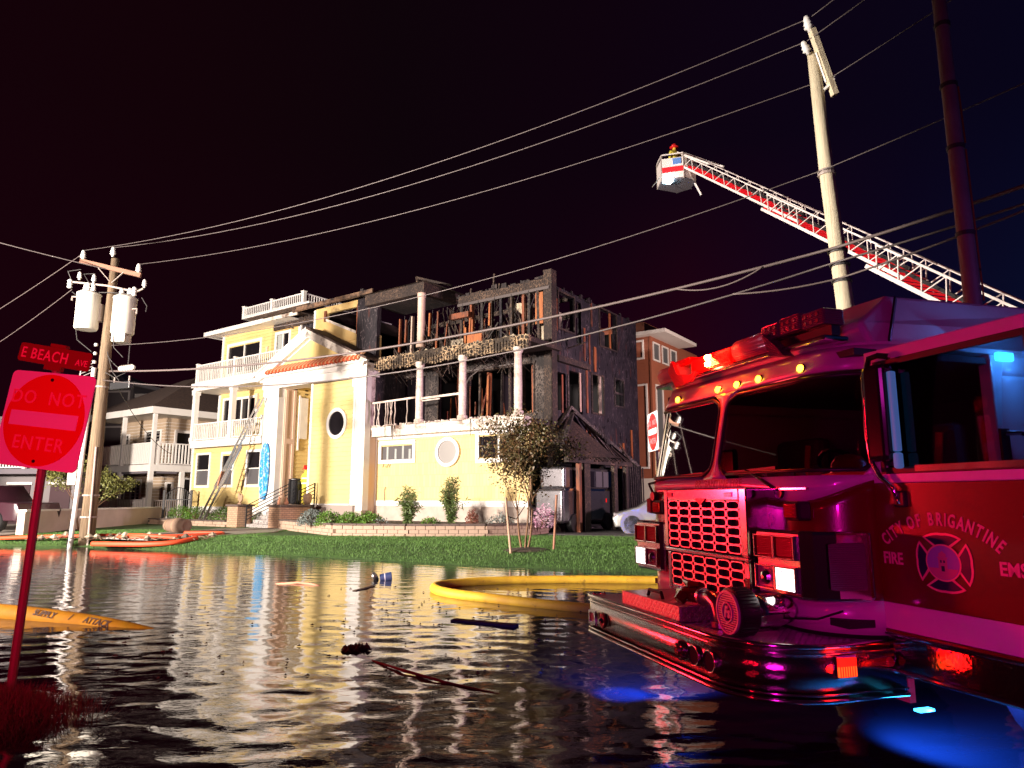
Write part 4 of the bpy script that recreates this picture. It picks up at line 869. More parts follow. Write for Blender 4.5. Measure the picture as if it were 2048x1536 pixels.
for i, (x_, y_, r_, h_, m_, lb) in enumerate(((-7.45, 26.1, .50, .55, 'leaf_grey', 'silvery grey bush beside the right brick pillar'), (-6.65, 25.6, .52, .50, 'leaf_bush', 'green bush next to the silvery bush'), (-5.85, 25.4, .50, .46, 'leaf_bush', 'middle green bush below the oval window'), (-5.1, 25.3, .50, .46, 'leaf_bush', 'green bush at the right end of the row, by the portico corner'))):
    bush(x_, y_, .56, r_, h_, m_, lb, 30+i, G1, 1700)
def bamboo(x, y, z, h, lb, seed):
    o = empty('bamboo_shrub', (x, y, z), 0, lb, 'shrub', 'feathery shrubs against the yellow wall'); rs = random.Random(seed); s_ = MB(); pts = []
    for i in range(26):
        a = rs.uniform(0, 6.28); hh = h*rs.uniform(.45, 1.0)*(1 if i else 1.08); sp_ = (.20+.62*(1-hh/h))*rs.uniform(.5, 1.1)
        st_ = [(cos(a)*sp_*t**1.8, sin(a)*sp_*t**1.8, hh*(t-.18*t**3)) for t in (0, .25, .5, .75, 1)]
        s_.tube(st_, [.012, .01, .008, .006, .003], 4)
        for k in range(70):
            t = rs.uniform(.12, 1); pts.append((cos(a)*sp_*t**1.8+rs.uniform(-.07, .07), sin(a)*sp_*t**1.8+rs.uniform(-.07, .07), hh*(t-.18*t**3)+rs.uniform(-.04, .06)))
    s_.build('stems', 'bark', o); leafcloud('leaves', 'leaf_bamboo', pts, .034, .20, o, seed, .3, .35); return o
bamboo(-3.75, 25.35, .55, 1.75, 'feathery bamboo like shrub, shorter of the two on the yellow wall', 3)
bamboo(-2.15, 25.0, .55, 2.15, 'taller feathery shrub under the round window', 9)
bush(-5.0+.35, 25.0, .56, .30, .28, 'leaf_grey', 'small pale dead plant in the bed left of the bamboo shrubs', 41, None, 260, .03, .06)
bush(-2.9, 24.9, .56, .34, .30, 'leaf_bush', 'low yellow green clump between the two feathery shrubs', 42, None, 500)
bush(-1.4, 24.9, .56, .26, .62, 'leaf_red', 'small reddish plant right of the taller feathery shrub', 43, None, 420)
bush(-.4, 24.9, .56, .46, .42, 'leaf_grey', 'pale spiky plant in the bed behind the staked tree', 44, None, 420, .03, .12)
bush(1.15, 25.3, .50, .44, .80, 'flower_pink', 'pink and white flowering shrub by the burnt carport', 45, None, 900)
def tree(x, y, z, h, stems, spread, nl, leafm_, label, seed, lw=.05, ll=.085, clump=.24, base=.42, lean=(0, 0)):
    o = empty('small_tree', (x, y, z), 0, label, 'tree'); rs = random.Random(seed); t = MB(); tips = []
    def grow(p, d, L, r, lev):
        pts, rr = [p], [r]; q = p.copy(); dd = d.copy()
        for k in range(4):
            dd = (dd+Vector((rs.uniform(-.13, .13), rs.uniform(-.13, .13), rs.uniform(-.02, .08)))).normalized(); q = q+dd*L/4; pts.append(q.copy()); rr.append(r*(1-.12*(k+1)))
        t.tube(pts, rr, 6 if lev < 2 else 4)
        if lev >= (1 if leafm_ == 'leaf_myrtle' and rs.random() < .5 else 2):
            tips.extend((pts[j]+(pts[j+1]-pts[j])*u) for j in range(1, 4) for u in (.0, .5, 1))
        if lev < 4:
            for k in range(rs.choice((2, 3, 3) if lev else (3, 4))):
                a = rs.uniform(0, 6.28); sp_ = rs.uniform(.35, .75)
                nd = (dd+Vector((cos(a)*sp_, sin(a)*sp_, rs.uniform(-.05, .25)))).normalized(); grow(pts[rs.choice((3, 4, 4))], nd, L*rs.uniform(.55, .75), rr[-1]*.68, lev+1)
    for i in range(stems):
        a = 6.28*i/stems+.6; grow(Vector((cos(a)*.09, sin(a)*.09, 0)), Vector((cos(a)*spread*.30+lean[0], sin(a)*spread*.30+lean[1], 1)).normalized(), h*base, .036, 0)
    t.build('trunk', 'bark', o)
    P = []
    for i in range(nl):
        c = rs.choice(tips); P.append((c.x+rs.gauss(0, clump*.45), c.y+rs.gauss(0, clump*.45), c.z+rs.gauss(0, clump*.4)))
    leafcloud('crown', leafm_, P, lw, ll, o, seed); return o
tree(.33, 18.1, .22, 3.3, 3, .92, 8200, 'leaf_myrtle', 'bronze leaved young tree with three stems in the front lawn', 12, .045, .08, .34, .40)
tree(-17.3, 28.2, .22, 2.75, 3, 1.0, 5200, 'leaf_olive', 'olive green young tree behind the left utility pole', 5, .06, .10)
# mulch ring and stakes
def mulch(x, y, r_): MB().lathe([(r_, 0), (r_*.8, .04), (r_*.3, .07)], 22).build('mulch', 'soil', kind='stuff').location = (x, y, .23)
mulch(.4, 17.95, .62); mulch(-17.3, 28.2, .7)
def stake(x, y, tx, ty, h, m, label, tie):
    o = empty('tree_stake', (x, y, .2), 0, label, 'stake', 'wooden stakes of the young tree'); MB().cyl((0, 0, -.1), (tx, ty, h), .032, .03, 8).build('stake', m, o)
    MB().tube([(tx*.7, ty*.7, h*.66), ((tx*.7+tie[0])/2, tie[1]/2, h*.60), tie], .012, 5).build('tie_strap', 'rubber', o)
stake(-.02, 17.4, -.14, .0, 1.36, 'stake_wood', 'pale wooden stake left of the young tree, leaning left', (.36, .6, 1.15))
stake(1.06, 18.1, .10, .05, 1.42, 'stake_red', 'reddish wooden stake right of the young tree, leaning right', (-.62, 0, 1.2))

# ------------------------------------------------------------------ things at the house
# leaning extension ladder
lo = empty('extension_ladder', HW(-17.25, -2.3, .12), R(-35.5), 'long aluminium extension ladder leaning across the left balconies', 'ladder')
a0, a1 = Vector((-.50, 0, 0)), Vector((1.72, 1.72, 6.35)); sd = Vector((1, 0, .12)).normalized()*.23; ax = (a1-a0)
for s_ in (-1, 1):
    MB().beam(a0+sd*s_, a0+ax*.62+sd*s_, .05, .09, up=(0, 1, 0)).build('rail', 'aluminium', lo); MB().beam(a0+ax*.30+sd*s_*.8+V(0, -.07, .04), a1+sd*s_*.8+V(0, -.07, .04), .045, .08, up=(0, 1, 0)).build('rail', 'aluminium', lo)
for i in range(1, 23):
    p = a0+ax*(i/23.0)*.98; MB().cyl(p-sd*.9, p+sd*.9, .018, n=6).build('rung', 'aluminium', lo)
MB().tube([a0+ax*.62+V(.3, 0, 0), a0+ax*.4+V(.35, -.1, -.6), a0+ax*.2+V(.3, -.1, -.3), a0+ax*.05+V(.3, 0, 0)], .014, 5).build('halyard_rope', 'twig', lo)
q = a0+ax*.37; MB().beam(q-V(.0, .1, .35), q+V(.18, -.05, .35), .36, .06).build('rung_pad', 'clay', lo)
# surfboard on the pilaster
so = HE('surfboard', -15.15, -.56, 1.45, 'blue surfboard with white wave pattern fixed to the left pilaster', 'surfboard')
sbp = [(.0, 2.82), (-.17, 2.72), (-.30, 2.4), (-.36, 1.7), (-.35, 1.0), (-.27, .35), (-.14, .05), (0, 0), (.14, .05), (.27, .35), (.35, 1.0), (.36, 1.7), (.30, 2.4), (.17, 2.72)]
MB().prism(sbp, -.02, .05, 'y').build('board', 'surf_blue', so, bevel=.02)
MB().beam((0, -.03, .1), (0, -.03, 2.7), .015, .008, up=(0, 1, 0)).build('stringer', 'trim_white', so)
# black cabinet by the door
bo = HE('black_bin', -13.85, .35, 1.25, 'tall glossy black bin standing on the porch', 'bin')
MB().lathe([(.30, 0), (.33, .05), (.33, 1.1), (.30, 1.16)], 20).build('body', 'black_gloss', bo, smooth=False); MB().lathe([(.34, 1.16), (.34, 1.2), (.12, 1.25)], 20).build('lid', 'black_plastic', bo)
# ------------------------------------------------------------------ people
def figure(o, joints, edges, m, name='body', sub=2, root=0):
    """one continuous skin grown over a joint skeleton: joints {i:(x,y,z,rx,ry)}"""
    me = bpy.data.meshes.new(name); me.from_pydata([j[:3] for j in joints], edges, []); ob = bpy.data.objects.new(name, me); col.objects.link(ob)
    sk = ob.modifiers.new('s', 'SKIN'); ob.modifiers.new('ss', 'SUBSURF').levels = sub; ob.modifiers['ss'].render_levels = sub
    for i, j in enumerate(joints): me.skin_vertices[0].data[i].radius = (j[3], j[4] if len(j) > 4 else j[3]); me.skin_vertices[0].data[i].use_root = i == root
    dg = bpy.context.evaluated_depsgraph_get(); m2 = bpy.data.meshes.new_from_object(ob.evaluated_get(dg)); bpy.data.objects.remove(ob)
    m2.materials.clear(); m2.materials.append(MATS[m])
    for p in m2.polygons: p.use_smooth = True
    r_ = bpy.data.objects.new(name, m2); col.objects.link(r_); r_.parent = o; return r_
ff = HE('person', -13.25, .5, 1.22, 'person in yellow firefighter coat and red helmet standing in the doorway, back turned', 'person')
J = [(0, 0, .95, .17, .12), (0, 0, 1.2, .17, .125), (0, 0, 1.42, .19, .12), (0, 0, 1.55, .07, .07), (0, .0, 1.70, .085, .1),
     (-.21, 0, 1.42, .085, .085), (-.31, -.03, 1.14, .07, .07), (-.26, .16, .93, .055, .055), (.21, 0, 1.42, .085, .085), (.31, -.03, 1.14, .07, .07), (.26, .16, .93, .055, .055),
     (-.11, 0, .88, .12, .12), (-.13, .02, .48, .095, .095), (-.14, -.02, .10, .08, .08), (-.14, .12, .04, .06, .04), (.11, 0, .88, .12, .12), (.13, .02, .48, .095, .095), (.14, -.02, .10, .08, .08), (.14, .12, .04, .06, .04)]
Eg = [(0, 1), (1, 2), (2, 3), (3, 4), (2, 5), (5, 6), (6, 7), (2, 8), (8, 9), (9, 10), (0, 11), (11, 12), (12, 13), (13, 14), (0, 15), (15, 16), (16, 17), (17, 18)]
figure(ff, J, Eg, 'turnout_yellow')
for z_ in (.98, 1.22): MB().lathe([(.225, z_), (.235, z_+.02), (.235, z_+.06), (.225, z_+.08)], 20).build('reflective_band', 'reflective', ff).scale = (1, .8, 1)
hm = MB().lathe([(.20, 1.70), (.21, 1.72), (.135, 1.745), (.13, 1.80), (.10, 1.86), (.02, 1.89)], 20).build('helmet', 'helmet_red', ff, smooth=True); MB().box(-.02, .02, -.14, .14, 1.80, 1.90).build('crest', 'helmet_red', hm)
for s_ in (-1, 1):
    h_ = MB().tube([(s_*.26, .16, .93), (s_*.25, .20, .86)], [.045, .035], 8)
    for k in range(4): h_.tube([(s_*(.235+k*.012), .20-.02*(k-1.5)*.6, .87), (s_*(.24+k*.008), .225, .82-.004*k), (s_*(.22+k*.008), .235, .785+.004*k)], [.011, .010, .008], 6)
    h_.tube([(s_*.24, .17, .88), (s_*.20, .19, .85), (s_*.195, .21, .82)], [.012, .011, .008], 6); h_.build('glove', 'rubber', ff, smooth=True)

# ------------------------------------------------------------------ utility poles
def insulator(M, par, s_=1, name='insulator'):
    o = MB().lathe([(.035*s_, 0), (.035*s_, .05*s_), (.075*s_, .07*s_), (.05*s_, .11*s_), (.07*s_, .13*s_), (.045*s_, .18*s_), (.055*s_, .2*s_), (.03*s_, .26*s_)], 12).build(name, 'porcelain', par, smooth=True); o.location = M; return o
LP = empty('utility_pole', (-13.86, 23, 0), 0, 'weathered wooden utility pole with two white transformers and a crossarm', 'utility pole')
MB().tube([(0, 0, -.4), (.02, 0, 3), (.03, 0, 6.2), (.05, 0, 9.75)], [.24, .215, .18, .125], 14).build('shaft', 'pole_wood', LP, smooth=True)
MB().beam((-1.05, -.16, 9.62), (1.08, -.16, 9.10), .1, .15).build('crossarm', 'crossarm', LP)
for a, b in (((-.45, -.2, 9.42), (0, -.12, 8.9)), ((.5, -.2, 9.2), (.08, -.12, 8.85))): MB().beam(a, b, .04, .02).build('arm_brace', 'tile_grey', LP)
for x_, z_ in ((-.98, 9.66), (.04, 9.78), (.98, 9.18)): insulator((x_, -.16, z_), LP, 1.3)
MB().tube([(-1.25, -.2, 8.86), (0, -.2, 8.72), (1.0, -.2, 8.50), (1.22, -.2, 8.62)], .035, 8).build('equipment_arm', 'tile_grey', LP)
for x_, z_ in ((-1.0, 8.98), (-.5, 8.88), (1.25, 8.7)): insulator((x_, -.2, z_-.05), LP, 1.1)
for x_, z_ in ((-1.28, 8.62), (-.66, 8.5), (.95, 8.34)):
    o = MB().lathe([(.05, 0), (.09, .05), (.05, .1), (.09, .15), (.05, .2), (.09, .25), (.04, .32)], 10).build('cutout', 'porcelain', LP, smooth=True); o.location = (x_, -.24, z_)
for x_, y_, z_, h_, r_ in ((-.58, -.24, 7.18, 1.18, .36), (.66, -.22, 7.02, 1.2, .36)):
    T_ = empty('transformer', (x_, y_, z_)); T_.parent = LP; T_['label'] = 'white transformer tank'
    o = MB().lathe([(r_*.9, -.02), (r_, .04), (r_, h_), (r_*1.05, h_+.01), (r_*1.05, h_+.05), (r_*.8, h_+.12)], 26).build('tank', 'transformer_grey', T_); smooth_angle(o)
    MB().box(-.06 if x_ > 0 else .25, .1 if x_ > 0 else .42, .05, .28, .3, .9).build('bracket', 'tile_grey', T_)
    for a in (-.15, .12): q = insulator((a, .0, h_+.1), T_, 1.2, 'bushing')
    MB().tube([(r_*.95, -.12, h_*.7), (r_+.14, -.14, h_*.7), (r_+.14, -.14, h_*.55)] if x_ > 0 else [(-r_*.9, -.12, h_*.93), (-r_-.12, -.14, h_*.93), (-r_-.12, -.14, h_*.82)], .03, 6).build('lug', 'tile_grey', T_)
MB().box(.42, .86, -.42, .0, 6.72, 7.03).build('control_box', 'transformer_grey', LP)
jm = MB()
for pts in ([(-1.26, -.2, 8.9), (-1.35, -.3, 9.2), (-.98, -.2, 9.3)], [(-.64, -.2, 8.8), (-.8, -.3, 9.1), (-.48, -.2, 9.15)], [(-1.2, -.2, 8.5), (-.9, -.3, 8.3), (-.7, -.2, 8.4)], [(-.95, -.2, 8.2), (-.8, -.3, 8.45), (.2, -.3, 8.45), (.9, -.3, 8.38)],
            [(.95, -.3, 8.3), (.4, -.4, 7.4), (.55, -.45, 6.5), (.8, -.3, 6.2)], [(-.9, -.3, 7.3), (-.8, -.3, 6.8), (-.3, -.25, 6.4)], [(1.2, -.2, 8.3), (1.4, -.2, 8.0), (1.38, -.2, 7.8)], [(1.0, -.2, 7.1), (.7, -.35, 6.8), (.3, -.3, 6.9)],
            [(.2, -.2, 6.4), (.5, -.3, 5.7), (.75, -.3, 5.4)], [(.2, -.2, 5.7), (.6, -.3, 5.5), (1.0, -.3, 5.7), (1.0, -.3, 6.6)]): jm.tube(pts, .014, 5)
jm.build('jumper_wires', 'wire_black', LP)
for z_ in (6.6, 6.3, 6.0, 5.75): q = MB().lathe([(.045, 0), (.06, .05), (.045, .1)], 8).build('spool_insulator', 'porcelain', LP, smooth=True); q.location = (-.2, -.2, z_)
for i in range(5): MB().tube([(-.2, -.25, 6.1-i*.1), (-.55, -.3, 6.0-i*.12), (-.62, -.25, 5.5-i*.06), (-.4, -.2, 5.3)], .018, 5).build('service_loop', 'wire_metal', LP)
MB().tube([(-.17, -.22, 5.85), (-.26, -.25, 3), (-.34, -.28, -.2)], .075, 10).build('conduit', 'rail_white', LP, smooth=True)
MB().tube([(.14, -.2, 3.2), (.19, -.22, -.2)], .035, 8).build('conduit', 'tile_grey', LP)
MB().tube([(-.36, -.2, 2.5), (-.44, -.25, -.2)], .04, 8).build('conduit', 'steel_bright', LP)
MB().box(-.62, -.32, -.36, -.2, 1.95, 2.55).build('meter_box', 'tile_grey', LP, bevel=.02)
for z_ in (.9, 1.6, 5.2): MB().lathe([(.27-z_*.01, z_), (.275-z_*.01, z_+.05)], 14).build('strap', 'tile_grey', LP)
RP = empty('utility_pole', (6.86, 13, 0), 0, 'pale peeled wooden utility pole with tilted crossarm above the fire engine', 'utility pole')
RO = Vector((6.86, 13, 0))
def rp(x, z): return Vector((x-6.86, 0, z))
MB().tube([(0, 0, -.4), rp(6.52, 4.6), rp(6.33, 8.0), rp(6.24, 10.62)], [.19, .165, .14, .115], 16).build('shaft', 'pole_pale', RP, smooth=True)
MB().beam(rp(6.13, 11.0)+V(0, -.25, 0), rp(6.56, 9.62)+V(0, -.12, 0), .11, .14, up=(0, 1, 0)).build('crossarm', 'pole_pale', RP)
MB().beam(rp(6.20, 10.5)+V(0, -.22, 0), rp(6.40, 9.9)+V(0, -.13, 0), .035, .03).beam(rp(6.36, 9.75)+V(0, -.1, 0), rp(6.48, 9.85)+V(0, -.16, 0), .05, .05).build('arm_brace', 'porcelain', RP)
q = insulator(rp(6.10, 10.95)+V(0, -.25, 0), RP, 1.35); q.rotation_euler = (0, -.2, 0)
q = insulator(rp(6.10, 10.55)+V(0, -.1, 0), RP, 1.15); q.rotation_euler = (0, -.35, 0)
q = insulator(rp(6.47, 9.85)+V(.06, -.16, 0), RP, .9); q.rotation_euler = (0, 0, 0)
MB().lathe([(.17, 7.93), (.175, 7.95), (.175, 8.02), (.17, 8.04)], 16).build('strap', 'tile_grey', RP).location = (-.53, 0, 0)
for z_, x_ in ((6.33, 6.42), (6.05, 6.44), (5.72, 6.455)): MB().lathe([(.185, z_-.03), (.19, z_+.03)], 16).build('cable_band', 'wire_black', RP).location = (x_-6.86, 0, 0)
DP = empty('street_light_pole', (6.56, 9.5, 0), 0, 'tall brown banded steel pole rising behind the fire engine cab', 'pole')
MB().tube([(0, 0, -.4), (0, 0, 4.5), (0, 0, 9.8), (0, 0, 12)], [.125, .112, .092, .085], 18).build('shaft', 'pole_steel_brown', DP, smooth=True)
for z_ in (5.28, 6.62, 7.62, 8.62): MB().lathe([(.126-(z_-4.5)*.004, z_), (.130-(z_-4.5)*.004, z_+.06)], 18).build('band', 'wire_black', DP)
for a, b, x_ in ((4.3, 6.6, .118), (6.7, 7.6, .11)): MB().tube([(x_, -.06, a), (x_-.012, -.06, b)], .012, 6).build('conduit', 'bare_wood', DP)

# ------------------------------------------------------------------ overhead lines
def wire(name, pts, sag, r_, m, label, cat='wire', n_=22, group='overhead lines between the poles'):
    P = []
    for (a, b), s_ in zip(zip(pts, pts[1:]), sag):
        A, B = Vector(a), Vector(b)
        for i in range(n_+1):
            if P and i == 0: continue
            t = i/n_; q = A.lerp(B, t); q.z -= 4*s_*t*(1-t); P.append(q)
    o = MB().tube(P, r_, 6).build(name, m, smooth=True); return tag(o, label, cat, group)
wire('power_line', [(-14.84, 22.84, 10.0), (6.12, 12.78, 11.28), (9.2, 4.5, 11.0)], (.75, .1), .011, 'wire_metal', 'highest bare wire, ending on the crossarm tip of the right pole')
wire('power_line', [(-13.82, 22.84, 10.1), (6.08, 12.9, 10.84), (9.4, 4.5, 10.6)], (.75, .1), .011, 'wire_metal', 'second bare wire, ending on top of the right pole')
wire('power_line', [(-12.88, 22.84, 9.5), (6.52, 12.84, 10.0), (9.6, 4.5, 9.7)], (.6, .1), .010, 'wire_metal', 'third bare wire, passing behind the tower basket')
wire('power_line', [(-13.6, 22.9, 6.65), (6.2, 12.9, 8.0), (9.6, 4.5, 7.3)], (.75, .08), .011, 'wire_metal', 'single wire strapped to the middle of the right pole')
wire('telephone_cable', [(-13.55, 22.85, 5.75), (6.3, 12.86, 6.36), (9.6, 4.5, 6.0)], (.64, .12), .030, 'wire_grey', 'thick lashed cable, upper of the two, crossing the burnt house', 'cable')
wire('telephone_cable', [(-17.9+4.15, 22.85, 5.45), (6.33, 12.86, 6.08), (9.6, 4.5, 5.7)], (1.06, .1), .020, 'wire_metal', 'lower pale cable crossing the white gable and the yellow wall', 'cable')
wire('telephone_cable', [(4.55, 13.74, 5.69), (6.38, 12.84, 5.75), (8.7, 6.9, 5.95)], (.06, .1), .018, 'wire_grey', 'short slack cable tied low on the right pole', 'cable')
wire('telephone_cable', [(3.5, 14.25, 5.965), (5.1, 13.44, 6.178)], (.2,), .016, 'wire_grey', 'drooping loop under the thick cable left of the right pole', 'cable')
wire('power_line', [(-18.6, 20.5, 9.93+.2), (-13.86, 22.86, 9.3)], (.05,), .017, 'wire_metal', 'pale guy wire entering from the left to the left pole')
wire('power_line', [(-14.84, 22.84, 9.9), (-22, 26, 7.4)], (.1,), .012, 'wire_grey', 'dim wire falling left from the crossarm tip')
wire('power_line', [(-15.1, 22.84, 8.6), (-21, 26, 6.6)], (.1,), .012, 'wire_grey', 'dim wire falling left from the equipment arm')
wire('service_drop', [(-13.7, 22.9, 5.9), (-19.4, 39.5, 4.0)], (.5,), .014, 'wire_black', 'dark service wire sagging to the porch of the neighbouring house', 'wire')
wire('service_drop', [(-13.7, 22.9, 6.3), (-12.9, 22.7, 5.72)], (.1,), .014, 'wire_black', 'short dark wire beside the splice case', 'wire')
sc_ = empty('splice_case', (-12.75, 22.45, 5.78), R(-26.5), 'grey ribbed splice case hanging on the cable by the left pole', 'splice case')
MB().tube([(-.4, 0, 0), (-.3, 0, 0), (.3, 0, 0), (.4, 0, 0)], [.04, .1, .1, .04], 10).build('case', 'transformer_grey', sc_)
for i in range(5): MB().tube([(-.25+i*.12, 0, 0), (-.22+i*.12, 0, 0)], .115, 10).build('rib', 'tile_grey', sc_)
sc2 = empty('terminal_box', (-12.9, 22.5, 5.2), R(-26.5), 'dark terminal box hanging under the lower cable by the left pole', 'terminal box')
MB().box(-.5, .5, -.08, .08, -.12, .12).build('box', 'black_plastic', sc2, bevel=.02); MB().box(-.4, -.36, -.02, .02, .12, .3).box(.36, .4, -.02, .02, .12, .3).build('hanger', 'tile_grey', sc2)

# ------------------------------------------------------------------ neighbouring buildings
N = empty('neighbour_house', (-21.31, 41, 0), R(-35.5), 'white two storey neighbour house with wrap-around porches and brown hip roof', 'house')
MB().box(-7.5, -1.5, 1.6, 1.8, .3, 6.5).build('wall', 'tan_siding', N); MB().box(-1.7, -1.5, 1.6, 9, .3, 6.5).build('side_wall', 'tan_siding', N)
cb = MB()
for i in range(30): cb.box(-7.5, -1.47, 1.56, 1.6, .4+i*.2, .42+i*.2).box(-1.5, -1.46, 1.58, 9, .4+i*.2, .42+i*.2)
cb.build('siding_laps', 'trim_white', N)
MB().box(-7.8, .1, -.1, 1.6, 3.1, 3.5).box(-1.5, .1, 1.6, 9, 3.1, 3.5).build('porch_floor', 'trim_white', N)
MB().box(-7.6, 0, .0, 1.6, 2.98, 3.1).build('porch_soffit', 'grey_dark', N)
MB().box(-7.8, 0, -.05, 1.6, .2, .45).box(-1.5, 0, 1.6, 9, .2, .45).build('porch_base', 'trim_white', N)
MB().box(-8, .35, -.35, 1.6, 6.5, 6.9).box(-1.5, .35, 1.6, 9, 6.5, 6.9).build('fascia', 'trim_white', N)
MB().add([(-8.1, -.45, 6.9), (.45, -.45, 6.9), (.45, 9, 6.9), (-8.1, 9, 6.9), (-5, 4.3, 9.6), (-3.4, 4.3, 9.6)], [(0, 1, 5, 4), (1, 2, 5), (2, 3, 4, 5), (3, 0, 4), (0, 3, 2, 1)]).build('roof', 'roof_shingle', N)
ncol = MB().box(-.1, .1, -.1, .1, 0, 3.0).mesh('post', 'trim_white'); nlow = MB().box(-.12, .12, -.12, .12, 0, 2.68).mesh('post', 'trim_white')
for x_, y_ in ((0, 0), (-3.65, 0), (-7.4, 0), (0, 4.3)): inst(ncol, 'post', N, (x_, y_, 3.5)); inst(nlow, 'post', N, (x_, y_, .42))
inst(nlow, 'post', N, (0, 1.9, .42))
railing(N, [(-7.4, 0), (-3.65, 0), (0, 0), (0, 4.3)], 3.5, 1.3, .2, posts=[(-.02, .35)], bw=.07)
railing(N, [(-7.4, 0), (-3.65, 0), (-.4, 0)], .45, 1.0, .2, posts=[(-.5, 0)], bw=.09)
railing(N, [(0, .2), (0, 1.9)], .45, .95, .12, m='tile_grey', posts=[(0, .2)], bw=.03)
for a in ((-7.1, -6.2, 3.7, 5.6), (-4.0, -2.2, 3.9, 5.7), (-5.3, -4.2, .5, 2.6), (-7.2, -6.3, .5, 2.6)): window(N, *a, 1.56, .12, panes=2)
def side_window(par, xw, y0, y1, z0, z1, glass='window_dark', fw=.12, panes=1, frame='trim_white', name='window'):
    f = MB(); side(f, y0-fw, y1+fw, z0-fw, z1+fw, xw-.01, xw+.06, [(y0, y1, z0, z1)])
    for i in range(1, panes): ym = y0+(y1-y0)*i/panes; f.box(xw, xw+.05, ym-.04, ym+.04, z0, z1)
    o = f.build(name, frame, par)
    for i in range(panes):
        w = (y1-y0)/panes; MB().box(xw-.005, xw+.012, y0+i*w+.04, y0+(i+1)*w-.04, z0, z1).build('pane', glass if isinstance(glass, str) else glass[i], o)
    return o
side_window(N, -1.46, 2.2, 4.0, 3.6, 5.6, ('window_dark', 'curtain'), .16, 2); side_window(N, -1.46, 2.9, 4.4, .5, 2.7, 'window_dark', .12, 2); side_window(N, -1.46, 1.8, 2.1, .9, 2.4)
lw = empty('garden_wall', (-17.75, 25.4, 0), 0, 'low pink stucco wall running back to the neighbour house', 'wall')
q = Vector((-19.0, 38.2, 0))-lw.location
MB().beam((0, 0, .5), (q.x, q.y, .45), .25, 1.1).build('masonry', 'stucco_pink', lw); MB().beam((0, 0, 1.08), (q.x, q.y, 1.03), .33, .07).build('coping', 'trim_white', lw)
gt = empty('iron_gate', (-18.45, 37.2, .2), R(12), 'black wrought iron gate with arched top between stucco wall and yellow house', 'gate')
for x_ in (-.05, 1.3): MB().box(x_-.05, x_+.05, -.05, .05, 0, 1.75).build('gate_post', 'black_iron', gt)
for i in range(10):
    x_ = .08+i*.125; h_ = 1.5+.38*sin(pi*(x_-.05)/1.25); MB().beam((x_, 0, .05), (x_, 0, h_), .03, .03).build('bar', 'black_iron', gt)
MB().tube([(.05+i*.1, 0, 1.5+.38*sin(pi*i/12)) for i in range(13)], .022, 6).build('arched_rail', 'black_iron', gt); MB().beam((.03, 0, .25), (1.25, 0, .25), .03, .04).beam((.03, 0, 1.25), (1.25, 0, 1.25), .03, .04).build('cross_rail', 'black_iron', gt)
GB = empty('far_house', (-31.9, 55, 0), R(-8), 'tall grey modern house with flat roof behind the neighbour house', 'house')
MB().box(-5, 1.5, 0, 6, 0, 10.4).box(1.5, 10, .6, 6, 0, 9.5).build('wall', 'grey_wall', GB); MB().box(-5.4, 1.8, -.4, 6, 10.4, 10.7).box(1.5, 10.4, .2, 6, 9.5, 9.8).build('roof', 'trim_white', GB)
MB().add([(-5, -.2, 10.7), (1, -.2, 10.7), (1, 5, 10.7), (-5, 5, 10.7), (-1.5, 2, 12)], [(0, 1, 4), (1, 2, 4), (2, 3, 4), (3, 0, 4)]).build('roof_peak', 'grey_dark', GB)
window(GB, -.9, 1.1, 7.2, 9.9, 0, .15)
window(GB, 3.2, 4.2, 7.6, 8.6, .6, .1)
GH = empty('garage_house', (-25.2, 35.2, 0), R(-6), 'dim grey house with dark garage doors behind the road sign', 'house')
MB().box(-6, 3.6, 0, 1.2, 0, 2.9).box(-6, 1.6, -.6, 1.2, 2.95, 5.6).build('wall', 'grey_wall', GH); MB().box(-6.2, 3.9, -1.0, 1.4, 2.7, 2.95).build('porch_roof', 'grey_dark', GH)
for a, b in ((-3.4, -1.4), (-.2, 1.0), (2.1, 3.2)): o = MB().box(a, b, -.05, .01, .1, 2.2).build('garage_door', 'garage_door', GH); MB().box(a-.1, b+.1, -.07, -.05, 2.2, 2.32).build('lintel', 'trim_white', o)
railing(GH, [(-6, -.9), (1.3, -.9)], 2.95, .8, .16)
BB = empty('rust_house', (8.62, 42, 0), R(-35.5), 'rust brown tower house with overhanging white roof behind the burnt wall', 'house')
MB().box(-6, 0, 0, 8, 2.7, 11.6).build('wall', 'rust_siding', BB); MB().box(-6, .01, -.02, 8, 0, 2.7).build('base', 'pale_wall', BB)
ll = MB()
for i in range(44): ll.box(-6, .015, -.02, 0, 2.8+i*.2, 2.82+i*.2).box(0, .02, 0, 5, 2.8+i*.2, 2.82+i*.2)
ll.build('siding_laps', 'rust_siding', BB); MB().box(-.08, .04, -.04, .1, 2.7, 11.6).build('corner_board', 'rust_siding', BB)
MB().prism([(-.6, 11.5), (4.6, 11.5), (4.6, 11.7), (-.6, 11.72)], -1, 1.25, 'x').build('roof', 'rust_trim', BB); MB().box(-5, -.6, .5, 5, 11.6, 12.6).build('roof_tower', 'rust_siding', BB)
for a in (.35, 1.75, 3.1): side_window(BB, .02, a, a+.85, 10.1, 11.1, 'window_screen', .1, frame='rust_trim')
side_window(BB, .02, .6, 1.5, 4.6, 8.4, ('window_screen',), .12, frame='rust_trim'); side_window(BB, .02, .6, 1.5, 3.0, 4.2, ('blue_glow',), .12, frame='rust_trim')
window(BB, -1.3, -.55, 10.2, 11.2, 0, .12, frame='rust_trim', glass='window_screen'); window(BB, -1.2, -.4, 3.4, 8.4, 0, .12, frame='rust_trim', glass='window_screen')

